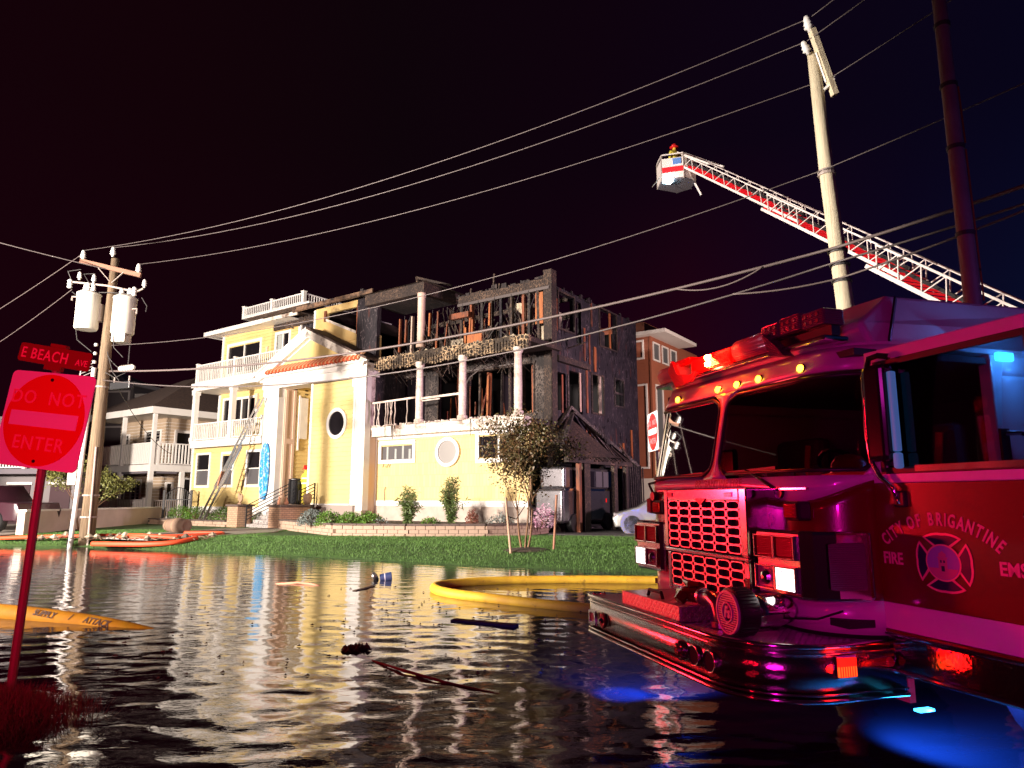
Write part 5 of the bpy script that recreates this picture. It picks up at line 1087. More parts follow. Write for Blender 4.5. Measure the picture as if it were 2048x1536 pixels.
# ------------------------------------------------------------------ parked vehicles
def wheel(par, x, y, z, r_, w, side_, spokes=8, rimm='chrome'):
    wv_ = empty('wheel', (x, y, z)); wv_.parent = par; M = Matrix.Rotation(R(90), 4, 'X')
    o = MB().lathe([(r_*.62, -w/2), (r_*.93, -w/2), (r_, -w*.3), (r_, w*.3), (r_*.93, w/2), (r_*.62, w/2)], 28, M).build('tyre', 'rubber', wv_); smooth_angle(o)
    s_ = MB()
    s_.lathe([(r_*.66, side_*w*.3), (r_*.66, side_*w*.36), (r_*.58, side_*w*.36), (r_*.58, side_*w*.3)], 24, M); s_.lathe([(r_*.14, side_*w*.2), (r_*.14, side_*w*.40)], 12, M)
    for k in range(spokes):
        a = 2*pi*k/spokes; s_.beam((cos(a)*r_*.1, -side_*w*.33, sin(a)*r_*.1), (cos(a)*r_*.62, -side_*w*.33, sin(a)*r_*.62), r_*.13, w*.1, up=(0, 1, 0))
    s_.build('rim', rimm, wv_); MB().lathe([(r_*.6, side_*w*.1), (r_*.6, side_*w*.14)], 20, M).build('brake_disc', 'black_plastic', wv_)
    return wv_
def loft_car(o, prof, glassp, w, m, inset=.16):
    """side profile lofted to a rounded body; prof in xz"""
    b = MB(); n_ = len(prof); cx = sum(p[0] for p in prof)/n_; cz = sum(p[1] for p in prof)/n_
    sec = [(-w/2, .94), (-w/2+.08, 1), (w/2-.08, 1), (w/2, .94)]
    for y_, k in sec: b.v += [(cx+(x_-cx)*k, y_, cz+(z_-cz)*k) for x_, z_ in prof]
    for i in range(3):
        for j in range(n_): b.f.append((i*n_+j, i*n_+(j+1) % n_, (i+1)*n_+(j+1) % n_, (i+1)*n_+j))
    b.f += [tuple(range(n_)), tuple(reversed(range(3*n_, 4*n_)))]; q = b.build('body', m, o, bevel=.03); smooth_angle(q, 35)
    MB().prism(glassp, -w/2+.06, w/2-.06, 'y').build('windows', 'window_dark', o, bevel=.04); return q
car = empty('parked_car', (5.9, 26.2, .26), R(172), 'silver small car beside the burnt house, its front wheel showing', 'car')
loft_car(car, [(-2.1, .25), (2.05, .22), (2.14, .55), (2.02, .72), (1.2, .95), (.5, 1.42), (-1.0, 1.45), (-1.9, .95), (-2.1, .7)], [(1.05, .9), (.45, 1.38), (-1.0, 1.41), (-1.75, .92)], 1.72, 'car_silver')
for x_ in (1.42, -1.35):
    for s_ in (-1, 1): wheel(car, x_, s_*.78, .33, .34, .2, -s_); MB().lathe([(.40, -.02), (.44, -.02), (.44, .03), (.40, .03)], 26, Matrix.Translation((x_, s_*.86, .36)) @ Matrix.Rotation(R(90), 4, 'X')).build('wheel_arch', 'car_silver', car)
for s_ in (-1, 1): MB().box(1.92, 2.09, s_*.72-.13, s_*.72+.13, .60, .72).build('headlight', 'lamp_glass', car, bevel=.03)
van = HE('parked_van', .75, 2.75, .26, 'silver van under the burnt carport reflecting red flashers', 'van')
MB().box(-.62, .62, -2.15, 2.05, .35, 1.62).build('body', 'van_silver', van, bevel=.10, seg=3); MB().box(-.56, .56, -1.9, 1.95, 1.62, 2.45).build('upper_body', 'van_silver', van, bevel=.10, seg=3)
for a, b in ((-1.5, -.75), (-.6, .35), (.5, 1.0), (1.12, 1.6)): MB().box(.555, .575, a, b, 1.70, 2.32).build('side_window', 'window_screen' if a > .4 else 'window_dark', van)
MB().box(.60, .63, -2.0, 1.95, 1.55, 1.62).build('belt_moulding', 'chrome', van); MB().box(.615, .63, 1.2, 1.27, 1.1, 1.25).build('side_marker', 'beacon_red', van)
for y_ in (-1.35, 1.35): o = wheel(van, .58, y_, .35, .35, .22, -1, 6, 'tile_grey'); o.rotation_euler = (0, 0, R(90))
pk = empty('pickup_truck', (-20.7, 27.6, .27), R(-16), 'dark maroon pickup parked on the left behind the sign', 'pickup truck')
loft_car(pk, [(-2.6, .4), (2.7, .4), (2.8, .8), (2.65, 1.08), (1.3, 1.15), (.7, 1.75), (-.7, 1.78), (-.95, 1.15), (-2.65, 1.12)], [(1.12, 1.12), (.66, 1.70), (-.65, 1.72), (-.8, 1.12)], 1.9, 'pickup_maroon')
for x_ in (1.75, -1.65):
    for s_ in (-1, 1): wheel(pk, x_, s_*.86, .4, .4, .25, -s_, 7)

# ------------------------------------------------------------------ aerial ladder with basket
tipA, endA = Vector((7.55, 28, 15.75)), Vector((11.9, 16.0, 5.75))
AX = (endA-tipA).normalized(); LAT = AX.cross(V(0, 0, 1)).normalized(); UPV = LAT.cross(AX).normalized(); LEN = (endA-tipA).length
if UPV.z < 0: UPV = -UPV
al = empty('aerial_ladder', tuple(endA+AX*6), 0, 'white raised aerial fire ladder with red lit rungs reaching over the street', 'ladder')
off = endA+AX*6
def LPt(s_, lat, up): return tipA+AX*s_+LAT*lat+UPV*up-off
secs = ((0, LEN*.52, .36, .42, .042), (LEN*.40, LEN*.82, .44, .52, .05), (LEN*.74, LEN+6, .52, .64, .062))
for si, (a, b, hw, hh, rr_) in enumerate(secs):
    dz = -si*.13
    sc2_ = empty('ladder_section', (0, 0, 0)); sc2_.parent = al
    for s_ in (-1, 1):
        MB().beam(LPt(a, s_*hw, dz+hh), LPt(b, s_*hw, dz+hh), rr_, rr_).build('top_rail', 'ladder_white', sc2_)
        MB().beam(LPt(a, s_*hw, dz), LPt(b, s_*hw, dz), rr_*1.3, rr_*1.9).build('bottom_rail', 'ladder_white', sc2_)
        dgm = MB().beam((0, 0, 0), (0, 0, 1), rr_*.5, rr_*.5).mesh('brace', 'ladder_white'); n_ = int((b-a)/.42)
        for i in range(n_):
            p, q = LPt(a+i*.42, s_*hw, dz+(0 if i % 2 else hh)), LPt(a+(i+1)*.42, s_*hw, dz+(hh if i % 2 else 0)); dd = q-p
            o = inst(dgm, 'brace', sc2_, p); o.rotation_euler = dd.to_track_quat('Z', 'Y').to_euler(); o.scale = (1, 1, dd.length)
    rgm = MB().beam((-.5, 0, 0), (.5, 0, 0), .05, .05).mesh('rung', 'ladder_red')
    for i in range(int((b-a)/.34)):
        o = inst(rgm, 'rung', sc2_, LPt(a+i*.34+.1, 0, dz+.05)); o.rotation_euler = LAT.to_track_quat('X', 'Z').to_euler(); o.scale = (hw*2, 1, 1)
    MB().beam(LPt(a+.3, -hw*.6, dz+.0), LPt(b-.2, -hw*.6, dz+.0), .05, .03).build('hydraulic_line', 'black_plastic', sc2_); MB().beam(LPt(a+.3, hw*.3, dz+.22), LPt(b-.2, hw*.3, dz+.22), .09, .09).build('water_pipe', 'black_plastic', sc2_)
for s_ in (-1, 1): MB().beam(LPt(-.5, s_*.3, .42), LPt(2.2, s_*.34, .52), .07, .07).build('basket_arm', 'ladder_white', al); MB().beam(LPt(-.2, s_*.3, -.1), LPt(.6, s_*.34, .0), .07, .07).build('basket_arm', 'ladder_white', al)
BK = empty('rescue_basket', (7.12, 28.1, 14.95), R(18), 'white rescue basket with flag panel and lit floor light at the ladder tip', 'basket')
MB().prism([(-.75, -.1), (.0, -.62), (.62, -.5), (.85, .2), (.5, .75), (-.5, .7)], 0, .06, 'z').build('floor', 'grey_dark', BK)
bp_ = [(-.75, -.1), (.0, -.62), (.62, -.5), (.85, .2), (.5, .75), (-.5, .7)]
for i, (a, b) in enumerate(zip(bp_, bp_[1:]+bp_[:1])):
    for z0, z1, m_ in (((.06, .34, 'ladder_white'), (.34, .58, 'ladder_red' if i == 0 else 'ladder_white'), (.58, .98, 'ladder_white')) if i != 3 else ((.06, .5, 'ladder_white'),)):
        MB().beam((*a, (z0+z1)/2), (*b, (z0+z1)/2), .04, z1-z0-.012).build('panel', m_, BK)
    MB().beam((*a, 1.16), (*b, 1.16), .045, .045).build('top_rail', 'ladder_white', BK); MB().beam((*a, 0), (*a, 1.16), .05, .05).build('corner_tube', 'tile_grey', BK)
MB().beam((-.38, -.40, .80), (-.10, -.60, .80), .05, .26).build('flag_panel', 'flag_blue', BK)
MB().box(-.72, -.40, -.42, -.12, -.12, .0).build('floor_light', 'headlamp_halo', BK); MB().tube([(.15, -.64, 1.0), (.05, -.75, .6), (.3, -.7, .1), (.5, -.6, .0)], .04, 7).build('hose_pipe', 'tile_grey', BK)
MB().tube([(.62, -.1, .1), (.86, .0, .5), (.8, 0, .9)], .06, 8).tube([(.7, -.3, .1), (1.0, -.35, -.5)], .05, 6).build('leveling_arm', 'ladder_white', BK)
MB().beam((-.9, -.2, .1), (-1.35, -.3, -.45), .03, .03).build('antenna', 'tile_grey', BK)
bm_ = empty('person', (7.12, 28.2, 15.02), R(30), 'small person in helmet standing in the rescue basket', 'person')
figure(bm_, J, Eg, 'turnout_yellow'); MB().lathe([(.19, 1.68), (.2, 1.70), (.13, 1.73), (.12, 1.80), (.03, 1.87)], 16).build('helmet', 'helmet_red', bm_, smooth=True)

# ------------------------------------------------------------------ road signs
def sign_plate(par, w, h, r_, y0, y1, m, name='plate'):
    p = []
    for cx, cz, a0_ in ((w/2-r_, h/2-r_, 0), (-w/2+r_, h/2-r_, 90), (-w/2+r_, -h/2+r_, 180), (w/2-r_, -h/2+r_, 270)):
        p += [(cx+r_*cos(R(a0_+k*18)), cz+r_*sin(R(a0_+k*18))) for k in range(6)]
    return MB().prism(p, y0, y1, 'y').build(name, m, par)
UPT = Matrix.Rotation(R(90), 4, 'X')
def dne(par, sc_=1):
    sp_ = empty('sign_panel', (0, 0, 0)); sp_.parent = par
    sign_plate(sp_, .84, .78, .05, -.004, .004, 'sign_white'); MB().oval(0, 0, .395, .375, -.008, -.004, 48).build('red_disc', 'sign_red', sp_)
    MB().box(-.335, .335, -.012, -.008, -.06, .06).build('white_bar', 'sign_white', sp_)
    MB().text('DO  NOT', .155, Matrix.Translation((0, -.010, .125)) @ UPT, .0015, off=.001, space=1.15).build('lettering', 'sign_letters', sp_)
    MB().text('ENTER', .155, Matrix.Translation((0, -.010, -.245)) @ UPT, .0015, off=.001, space=1.15).build('lettering', 'sign_letters', sp_)
    for z_ in (.33, -.335): MB().oval(0, z_, .014, .014, -.014, -.008, 10).build('bolt', 'black_plastic', sp_)
    return sp_
sg = empty('road_sign', (-4.02, 5.85, 0), 0, 'nearest DO NOT ENTER sign with E BEACH AVE street name on top, red lit', 'road sign')
MB().tube([(0, 0, -.1), (.13, -.12, 1.4), (.25, -.22, 2.8)], .034, 10).build('post', 'post_rust', sg)
pn = dne(sg); pn.location = (.225, -.28, 2.17); pn.rotation_euler = (R(-2), R(6.5), R(-13))
ss = empty('street_name_sign', (.235, -.25, 2.70)); ss.parent = sg; ss.rotation_euler = (0, R(10.5), R(-10))
sign_plate(ss, .70, .155, .025, -.004, .004, 'sign_maroon')
MB().text('E BEACH', .125, Matrix.Translation((-.325, -.006, -.043)) @ UPT, .0015, align='LEFT', off=.0015, space=1.12, narrow=.86).build('lettering', 'sign_letters', ss)
MB().text('AVE', .072, Matrix.Translation((.215, -.006, -.040)) @ UPT, .0015, align='LEFT', off=.001, narrow=.9).build('lettering', 'sign_letters', ss)
MB().box(-.06, .10, -.02, .02, -.115, -.078).box(-.05, .10, -.02, .02, .078, .105).build('bracket', 'sign_maroon', ss)
s2_ = empty('road_sign', (2.93, 14, 0), R(0), 'small distant DO NOT ENTER sign turned edge-on beside the fire engine windshield', 'road sign')
MB().beam((0, 0, -.2), (0, 0, 3.3), .05, .05).build('post', 'steel_bright', s2_); pn = dne(s2_); pn.location = (-.07, -.03, 2.87); pn.rotation_euler = (0, 0, R(-88))
s3_ = empty('road_sign', (3.33, 14.6, 0), R(0), 'second distant DO NOT ENTER sign, seen almost from its edge', 'road sign')
MB().beam((0, 0, -.2), (0, 0, 3.2), .05, .05).build('post', 'steel_bright', s3_); pn = dne(s3_); pn.location = (-.05, -.03, 2.8); pn.rotation_euler = (0, 0, R(-96)); pn.scale = (.8, .8, .8)

# ------------------------------------------------------------------ hoses and things in the water
def hose(name, pts, r_, m, label, cat='hose', group=None, n_=8, flat=1.0):
    P = []; pts = [Vector(p) for p in pts]
    for i in range(len(pts)-1):
        p0_, p1_, p2_, p3_ = pts[max(i-1, 0)], pts[i], pts[i+1], pts[min(i+2, len(pts)-1)]
        for k in range(n_):
            t = k/n_; P.append(.5*((2*p1_)+(-p0_+p2_)*t+(2*p0_-5*p1_+4*p2_-p3_)*t*t+(-p0_+3*p1_-3*p2_+p3_)*t**3))
    P.append(pts[-1]); o = MB().tube(P, r_, 14).build(name, m, smooth=True); return tag(o, label, cat, group)
hs = empty('supply_hose', (-6.85, 9.5, 0), 0, 'fat dull yellow supply hose dipping into the water by the sign post', 'hose')
P = [Vector(p) for p in ((-4.2, 1.1, .06), (-2.0, .45, .07), (0, 0, .05), (1.35, -.42, .0), (2.2, -.72, -.07), (2.9, -1.0, -.16))]
q = hose('jacket', P, .115, 'hose_dull', None, None); q.parent = hs
dv = Vector((.85, -.30, -.07)).normalized(); fwd_ = Vector((0, -1, 0)); nrm = Vector((-.15, -.75, .62)).normalized(); nrm = (nrm-dv*nrm.dot(dv)).normalized(); upv = nrm.cross(dv)
M = Matrix((( dv.x, upv.x, nrm.x, 0), (dv.y, upv.y, nrm.y, 0), (dv.z, upv.z, nrm.z, 0), (0, 0, 0, 1)))
for body, s_ in (('SUPPLY', .98), ('/', 1.42), ('ATTACK', 1.86)):
    c = Vector((0, 0, .05)).lerp(Vector((1.35, -.42, 0)), s_/1.414) if s_ < 1.414 else Vector((1.35, -.42, 0)).lerp(Vector((2.2, -.72, -.07)), (s_-1.414)/.9)
    MB().text(body, .115, Matrix.Translation(c+nrm*.118-upv*.035) @ M, .002, off=.002, narrow=1.0 if s_ < 1.8 else .95).build('lettering', 'stencil', hs)
hose('attack_hose', [(5.5, 12.2, .05), (3.4, 12.9, .05), (1.6, 13.15, .05), (.1, 13.05, .05), (-.85, 12.7, .05), (-1.3, 12.15, .05), (-1.05, 11.4, .05), (-.3, 10.75, .045), (.5, 10.2, .035), (1.3, 9.75, .03), (2.6, 9.2, .03)], .082, 'hose_yellow', 'bright yellow charged hose looping through the flood beside the bumper')
OG = 'orange hoses lying by the left pole'
zz = .30
for pts, r_, lb in (([(-17.4, 23.7, .2), (-15.6, 23.4, .27), (-14.6, 23.35, .29), (-13.4, 23.7, zz), (-12.2, 23.0, zz), (-11.2, 22.5, zz)], .06, 'orange hose running left past the foot of the pole'),
        ([(-13.0, 21.9, .14), (-12.0, 21.55, .15), (-11.0, 21.4, .16), (-10.3, 21.6, .2), (-9.9, 22.2, zz)], .075, 'front orange hose at the edge of the water'),
        ([(-12.6, 22.6, zz), (-11.6, 22.3, zz), (-10.7, 22.6, zz), (-11.4, 23.0, zz), (-12.3, 22.7, zz+.05), (-11.5, 22.2, zz+.06), (-10.5, 22.2, zz)], .065, 'tangled orange hose loop in the middle of the pile'),
        ([(-12.8, 23.4, zz), (-11.8, 23.2, zz), (-10.9, 23.6, zz), (-10.2, 24.6, zz), (-10.5, 25.4, zz), (-11.2, 25.6, zz), (-11.9, 25.6, zz)], .055, 'orange hose curving back across the garden path')):
    hose('orange_hose', pts, r_, 'hose_orange', lb, 'hose', OG)
lt_ = MB(); rl_ = random.Random(8)
for i in range(150):
    x_ = rl_.uniform(-15.2, -9.6); y_ = rl_.uniform(21.6, 23.8); a = rl_.uniform(0, 3.1); l_ = rl_.uniform(.05, .35); lt_.beam((x_, y_, .27), (x_+cos(a)*l_, y_+sin(a)*l_, .30), .03, .02)
lt_.build('twigs', 'twig', kind='stuff')
lt_ = MB()
for i in range(24):
    x_ = rl_.uniform(-14.8, -9.8); y_ = rl_.uniform(21.8, 23.6); lt_.lathe([(.02, 0), (.09, .04), (.02, .1)], 6, Matrix.Translation((x_, y_, .26)) @ Matrix.Scale(rl_.uniform(.6, 1.8), 4))
lt_.build('litter', 'ash_panel', kind='stuff')
wk = empty('wicker_basket', (-12.5, 26.3, .52), R(-28), 'tan wicker basket lying on its side by the garden path', 'basket')
o = MB().lathe([(.16, -.62), (.2, -.58), (.27, -.2), (.27, .2), (.24, .5), (.2, .55), (.14, .5)], 18, Matrix.Rotation(R(90), 4, 'Y')).build('body', 'wicker', wk, smooth=True)
for i in range(7): MB().lathe([(.275-abs(i-3)*.012, -.01), (.275-abs(i-3)*.012, .02)], 18, Matrix.Translation((-.45+i*.15, 0, 0)) @ Matrix.Rotation(R(90), 4, 'Y')).build('band', 'carved_wood', wk)
bk = empty('floating_bucket', (-2.52, 13.6, .02), R(8), 'small blue and white bucket floating on its side beside a black lid', 'bucket')
o = MB().lathe([(.10, -.16), (.11, -.15), (.13, .15), (.115, .15), (.09, -.12)], 18, Matrix.Translation((.16, 0, .03)) @ Matrix.Rotation(R(82), 4, 'Y')).build('body', 'bucket_blue', bk); MB().lathe([(.118, -.04), (.122, .06)], 18, Matrix.Translation((.16, 0, .03)) @ Matrix.Rotation(R(82), 4, 'Y')).build('label_band', 'bucket_white', bk)
bk.scale = (.72, .72, .72); MB().lathe([(.10, -.05), (.12, 0), (.12, .06), (.04, .08)], 16, Matrix.Translation((-.14, 0, .05)) @ Matrix.Rotation(R(60), 4, 'Y')).build('lid', 'black_plastic', bk)
tag(MB().beam((-.75, 9.2, .005), (.05, 8.75, .012), .13, .03).build('floating_plank', 'debris_wood'), 'dark plank floating in front of the yellow hose loop', 'plank')
tag(MB().beam((-2.65, 12.0, .002), (-2.45, 12.6, .008), .07, .02).build('floating_plank', 'debris_wood'), 'thin dark plank floating below the floating bucket', 'plank')
tag(MB().tube([(-1.35, 7.0, .0), (-.95, 6.5, .02), (-.55, 6.15, .01), (-.1, 5.85, 0)], [.006, .014, .012, .004], 6).build('floating_branch', 'twig'), 'thin bent branch floating in the middle of the flood', 'branch')
tag(MB().tube([(-4.3, 13.0, -.01), (-3.9, 13.0, .02), (-3.6, 12.85, .01), (-3.4, 12.7, -.02)], .022, 8).build('hose_end', 'clay', smooth=True), 'short red hose end poking out of the water', 'hose')
db = MB()
for i in range(150):
    x_ = rl_.gauss(-1.2, 1.7); y_ = rl_.uniform(6.3, 12.5); s_ = rl_.uniform(.005, .02); db.add([(x_-s_*1.6, y_, .006), (x_+s_*1.6, y_+s_*.4, .006), (x_+s_*.3, y_+s_, .022), (x_, y_-s_, .008)], [(0, 1, 2), (0, 3, 1), (1, 3, 2), (2, 3, 0)])
for i in range(46):
    x_ = -1.62+rl_.gauss(0, .07); y_ = 7.45+rl_.gauss(0, .07); s_ = rl_.uniform(.015, .05); db.add([(x_-s_, y_, .0), (x_+s_, y_, .0), (x_, y_+s_, .05), (x_, y_-s_, .03)], [(0, 1, 2), (0, 3, 1), (1, 3, 2), (2, 3, 0)])
db.build('debris', 'debris_wood', kind='stuff')

# ------------------------------------------------------------------ fire engine (x across the front, y rearwards, z up)
FE = empty('fire_engine', (.597, 5.6, 0), R(-73), 'red and white fire engine with flashing beacon and open front door, standing in the flood', 'fire engine')
XL, XR, RL, RR = -.08, 2.07, .26, .38
def y0(z):
    if z < 1.68: return .56
    if z < 2.28: return .56+(z-1.68)/.6*.13
    return .69+min(1, (z-2.28)/.14)*.07
def cab(s, z, out=0):
    f = y0(z); xl, xr, rl, rr = XL-out, XR+out, RL+out, RR+out; f -= out
    if s <= 1: return Vector((xl, 3.2+(f+rl-3.2)*s, z))
    if s <= 2: a = pi+(s-1)*pi/2; return Vector((xl+rl+cos(a)*rl, f+rl+sin(a)*rl, z))
    if s <= 3: return Vector((xl+rl+(xr-rr-xl-rl)*(s-2), f, z))
    if s <= 4: a = -pi/2+(s-3)*pi/2; return Vector((xr-rr+cos(a)*rr, f+rr+sin(a)*rr, z))
    return Vector((xr, f+rr+(3.2-f-rr)*(s-4), z))
def sx(x): return 2+(x-XL-RL)/(XR-RR-XL-RL)
def rins(z, z0, z1, r_, rs):
    e_ = min(z-z0, z1-z)
    return 0 if e_ >= r_ else rs*(1-math.sqrt(max(0, 1-((r_-e_)/r_)**2)))
WZ0, WZ1 = 1.705, 2.255
PL = (1.42, sx(.925)); PR = (sx(1.0), 3.86)
def pane_rng(P, z, g=0): i = rins(z, WZ0-g, WZ1+g, .11+g, .11); return (P[0]-g*.6+i*(1 if P is PL else .65), P[1]+g*.6-i*(.65 if P is PL else 1))
def shell(name, zlo, zhi, rows, m, holes=None, s0=0, s1=5, out=0, door=True):
    b = MB(); zl = zlo if callable(zlo) else (lambda s: zlo); zh = zhi if callable(zhi) else (lambda s: zhi)
    for i in range(rows):
        def ivs(t):
            cut = [(4.01, 4.38)] if door else []
            if holes: cut += [h(zl(2)+(zh(2)-zl(2))*t) for h in holes]
            cut.sort(); r_ = []; a = s0
            for c, d in cut: r_.append((a, c)); a = d
            return r_+[(a, s1)]
        A, B = ivs(i/rows), ivs((i+1)/rows)
        for (a, b_), (c, d) in zip(A, B):
            k = max(2, int((b_-a)*10)+1)
            for j in range(k):
                q = []
                for (u, w, t) in ((a+(b_-a)*j/k, 0, i/rows), (a+(b_-a)*(j+1)/k, 0, i/rows), (c+(d-c)*(j+1)/k, 0, (i+1)/rows), (c+(d-c)*j/k, 0, (i+1)/rows)):
                    q.append(cab(u, zl(u)+(zh(u)-zl(u))*t, out))
                b.add(q, [(0, 1, 2, 3)])
    o = b.build(name, m, FE, smooth=True)
    bm = bmesh.new(); bm.from_mesh(o.data); bmesh.ops.remove_doubles(bm, verts=bm.verts, dist=1e-4); bmesh.ops.recalc_face_normals(bm, faces=bm.faces); bm.to_mesh(o.data); bm.free()
    md = o.modifiers.new('t', 'SOLIDIFY'); md.thickness = .02; md.offset = 0
    return o
def zb(s):
    if s < 2.55: return 1.60
    if s < 3.15: t = (s-2.55)/.6; return 1.60-.075*(3*t*t-2*t**3)
    if s < 4: t = (s-3.15)/.85; return 1.525+.135*(3*t*t-2*t**3)
    return 1.66
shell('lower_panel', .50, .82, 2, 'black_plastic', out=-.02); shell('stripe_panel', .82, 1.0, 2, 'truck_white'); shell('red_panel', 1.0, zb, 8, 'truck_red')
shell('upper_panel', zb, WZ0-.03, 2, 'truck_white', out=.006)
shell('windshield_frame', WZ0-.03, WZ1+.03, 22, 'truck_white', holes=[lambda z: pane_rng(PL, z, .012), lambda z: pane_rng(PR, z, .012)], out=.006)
shell('forehead', WZ1+.03, 2.43, 3, 'truck_white', out=.006)
def pane(P, name, m, out, g=0):
    b = MB(); n_, k = 24, 24; 
    for i in range(n_+1):
        z = WZ0-g+(WZ1-WZ0+2*g)*i/n_; a, c = pane_rng(P, z, g); b.v += [tuple(cab(a+(c-a)*j/k, z, out)) for j in range(k+1)]
    for i in range(n_):
        for j in range(k): b.f.append((i*(k+1)+j, i*(k+1)+j+1, (i+1)*(k+1)+j+1, (i+1)*(k+1)+j))
    return b.build(name, m, FE, smooth=True)
def gasket(P):
    pts = []; n_ = 14
    for i in range(n_+1): z = WZ0+(WZ1-WZ0)*i/n_; pts.append(cab(pane_rng(P, z)[0], z, .012))
    a, c = pane_rng(P, WZ1); pts += [cab(a+(c-a)*j/n_, WZ1, .012) for j in range(1, n_)]
    for i in range(n_, -1, -1): z = WZ0+(WZ1-WZ0)*i/n_; pts.append(cab(pane_rng(P, z)[1], z, .012))
    a, c = pane_rng(P, WZ0); pts += [cab(c+(a-c)*j/n_, WZ0, .012) for j in range(1, n_+1)]
    MB().tube(pts, .013, 6).build('window_gasket', 'rubber', FE, smooth=True)
for P in (PL, PR): pane(P, 'windshield', 'windshield', .004); gasket(P)
# cab roof, raised roof and its seams
rfp = [tuple(cab(s, 2.43, .006)[:2]) for s in [0, 1]+[1+i/6 for i in range(1, 7)]+[2.5, 3]+[3+i/6 for i in range(1, 7)]+[5]]
MB().prism(rfp, 2.42, 2.45, 'z').build('cab_roof', 'truck_white', FE)
MB().add([(.02, 1.0, 2.45), (1.98, 1.0, 2.45), (2.0, 3.2, 2.45), (.02, 3.2, 2.45), (.50, 1.34, 2.85), (1.80, 1.34, 2.83), (1.80, 3.2, 2.86), (.5, 3.2, 2.86), (.02, .96, 2.62), (1.92, .98, 2.60), (2.0, 3.2, 2.64), (.02, 3.2, 2.64)],
    [(0, 1, 9, 8), (8, 9, 5, 4), (1, 2, 10, 9), (9, 10, 6, 5), (4, 5, 6, 7), (0, 8, 11, 3), (8, 4, 7, 11), (2, 3, 11, 10), (10, 11, 7, 6)]).build('raised_roof', 'truck_white', FE, bevel=.03, seg=3)
MB().beam((1.995, 1.12, 2.47), (1.84, 1.36, 2.80), .012, .03).build('roof_seam', 'black_plastic', FE)
MB().prism([(1.75, 2.44), (2.5, 2.44), (2.5, 2.56), (1.62, 2.57)], 2.02, 2.035, 'x').build('wind_deflector', 'lamp_glass', FE)
MB().box(-.08, 2.07, 3.15, 3.2, .5, 2.45).box(-.06, 2.05, .62, 3.18, .86, .90).box(-.06, 2.05, .80, 3.18, 2.36, 2.40).build('cab_liner', 'cab_interior', FE)
MB().box(.25, 1.75, .78, 1.02, 1.38, 1.66).box(.7, 1.25, .95, 2.2, .9, 1.5).build('dashboard', 'cab_interior', FE, bevel=.03)
for x_ in (.42, 1.62):
    so_ = empty('seat', (x_, 1.35, .9)); so_.parent = FE
    MB().box(-.25, .25, -.1, .35, .35, .48).build('cushion', 'seat_cloth', so_, bevel=.04); MB().box(-.26, .26, .34, .48, .46, 1.12).build('backrest', 'seat_cloth', so_, bevel=.05); MB().beam((.16, .33, 1.06), (.08, .32, .5), .05, .01, up=(0, 1, 0)).build('seat_belt', 'helmet_red', so_)
MB().box(1.83, 1.86, 1.12, 1.16, 1.96, 2.02).build('belt_buckle', 'gold_leaf', FE)
sw_ = empty('steering_wheel', (1.62, 1.08, 1.68)); sw_.parent = FE; sw_.rotation_euler = (R(-55), 0, 0)
MB().tube([(cos(2*pi*i/20)*.2, sin(2*pi*i/20)*.2, 0) for i in range(21)], .014, 6, False).build('wheel_rim', 'rubber', sw_); MB().beam((-.19, 0, 0), (.19, 0, 0), .03, .015).build('spoke', 'rubber', sw_)
hl = MB().lathe([(.15, 0), (.155, .02), (.105, .03), (.10, .08), (.07, .125), (.01, .14)], 18).build('helmet', 'helmet_red', None, smooth=True); hl.parent = None; hl.location = tuple(Matrix.Translation(FE.location) @ Matrix.Rotation(R(-73), 4, 'Z') @ Vector((1.86, .88, 1.665)))
tag(hl, 'red helmet resting on the dashboard behind the windshield', 'helmet')
gl = MB()
for i in range(7): gl.lathe([(.01, 0), (.05, .02), (.055, .06), (.02, .1)], 7, Matrix.Translation((1.15+i*.09, .78+(i % 3)*.04, 1.66)) @ Matrix.Scale(.6+.12*(i % 4), 4))
gl.build('dash_clutter', 'char_rust', FE, kind='stuff')
MB().box(.55, .85, .80, .84, 1.68, 1.90).build('dash_screen', 'black_gloss', FE, bevel=.02)
# marker lamps
for x_ in (.30, .86, 1.09, 1.33, 1.80):
    q = cab(sx(x_), 2.325, .01); m_ = Matrix.Translation(q) @ Matrix.Rotation(R(80), 4, 'X')
    o = MB().lathe([(.036, -.012), (.034, .008), (.022, .016)], 14, m_).build('marker_bezel', 'chrome', FE); MB().lathe([(.024, .008), (.022, .028), (.010, .036)], 12, m_).build('amber_lens', 'amber_bright', o, smooth=True)
q = cab(3.66, 1.115, .01); o = MB().lathe([(.018, 0), (.02, .012), (.010, .022)], 12, Matrix.Translation(q) @ Matrix.Rotation(R(54), 4, 'Z') @ Matrix.Rotation(R(90), 4, 'X')).build('side_marker', 'amber_bright', FE)
# light bar across the roof edge: lens drums, red beacon, dark led blocks
LB = empty('light_bar', (0, .70, 2.45)); LB.parent = FE
MB().box(.02, 2.0, -.06, .12, 0, .03).build('mounting_plate', 'chrome', LB, bevel=.01)
def drum(x0, x1, m_, y=.02, z=.105, r_=.075):
    return MB().tube([(x0, y, z), (x0+.012, y, z), (x1-.012, y, z), (x1, y, z)], [r_*.9, r_, r_, r_*.9], 20).build('lens', m_, LB, smooth=True)
drum(.04, .34, 'lens_pink'); drum(1.10, 1.50, 'lens_pink', z=.11, r_=.082)
for a, b in ((.06, .3), (1.15, 1.45)):
    for k in range(3): MB().beam((a, -.01+k*.02, .08+k*.03), (b, -.01+k*.02, .08+k*.03), .02, .012).build('reflector', 'chrome', LB)
MB().box(.52, 1.08, -.03, .09, .03, .165).build('beacon_housing', 'lens_red', LB, bevel=.03, seg=3); MB().box(.18, .50, -.02, .09, .14, .20).build('lens', 'lens_red', LB, bevel=.02)
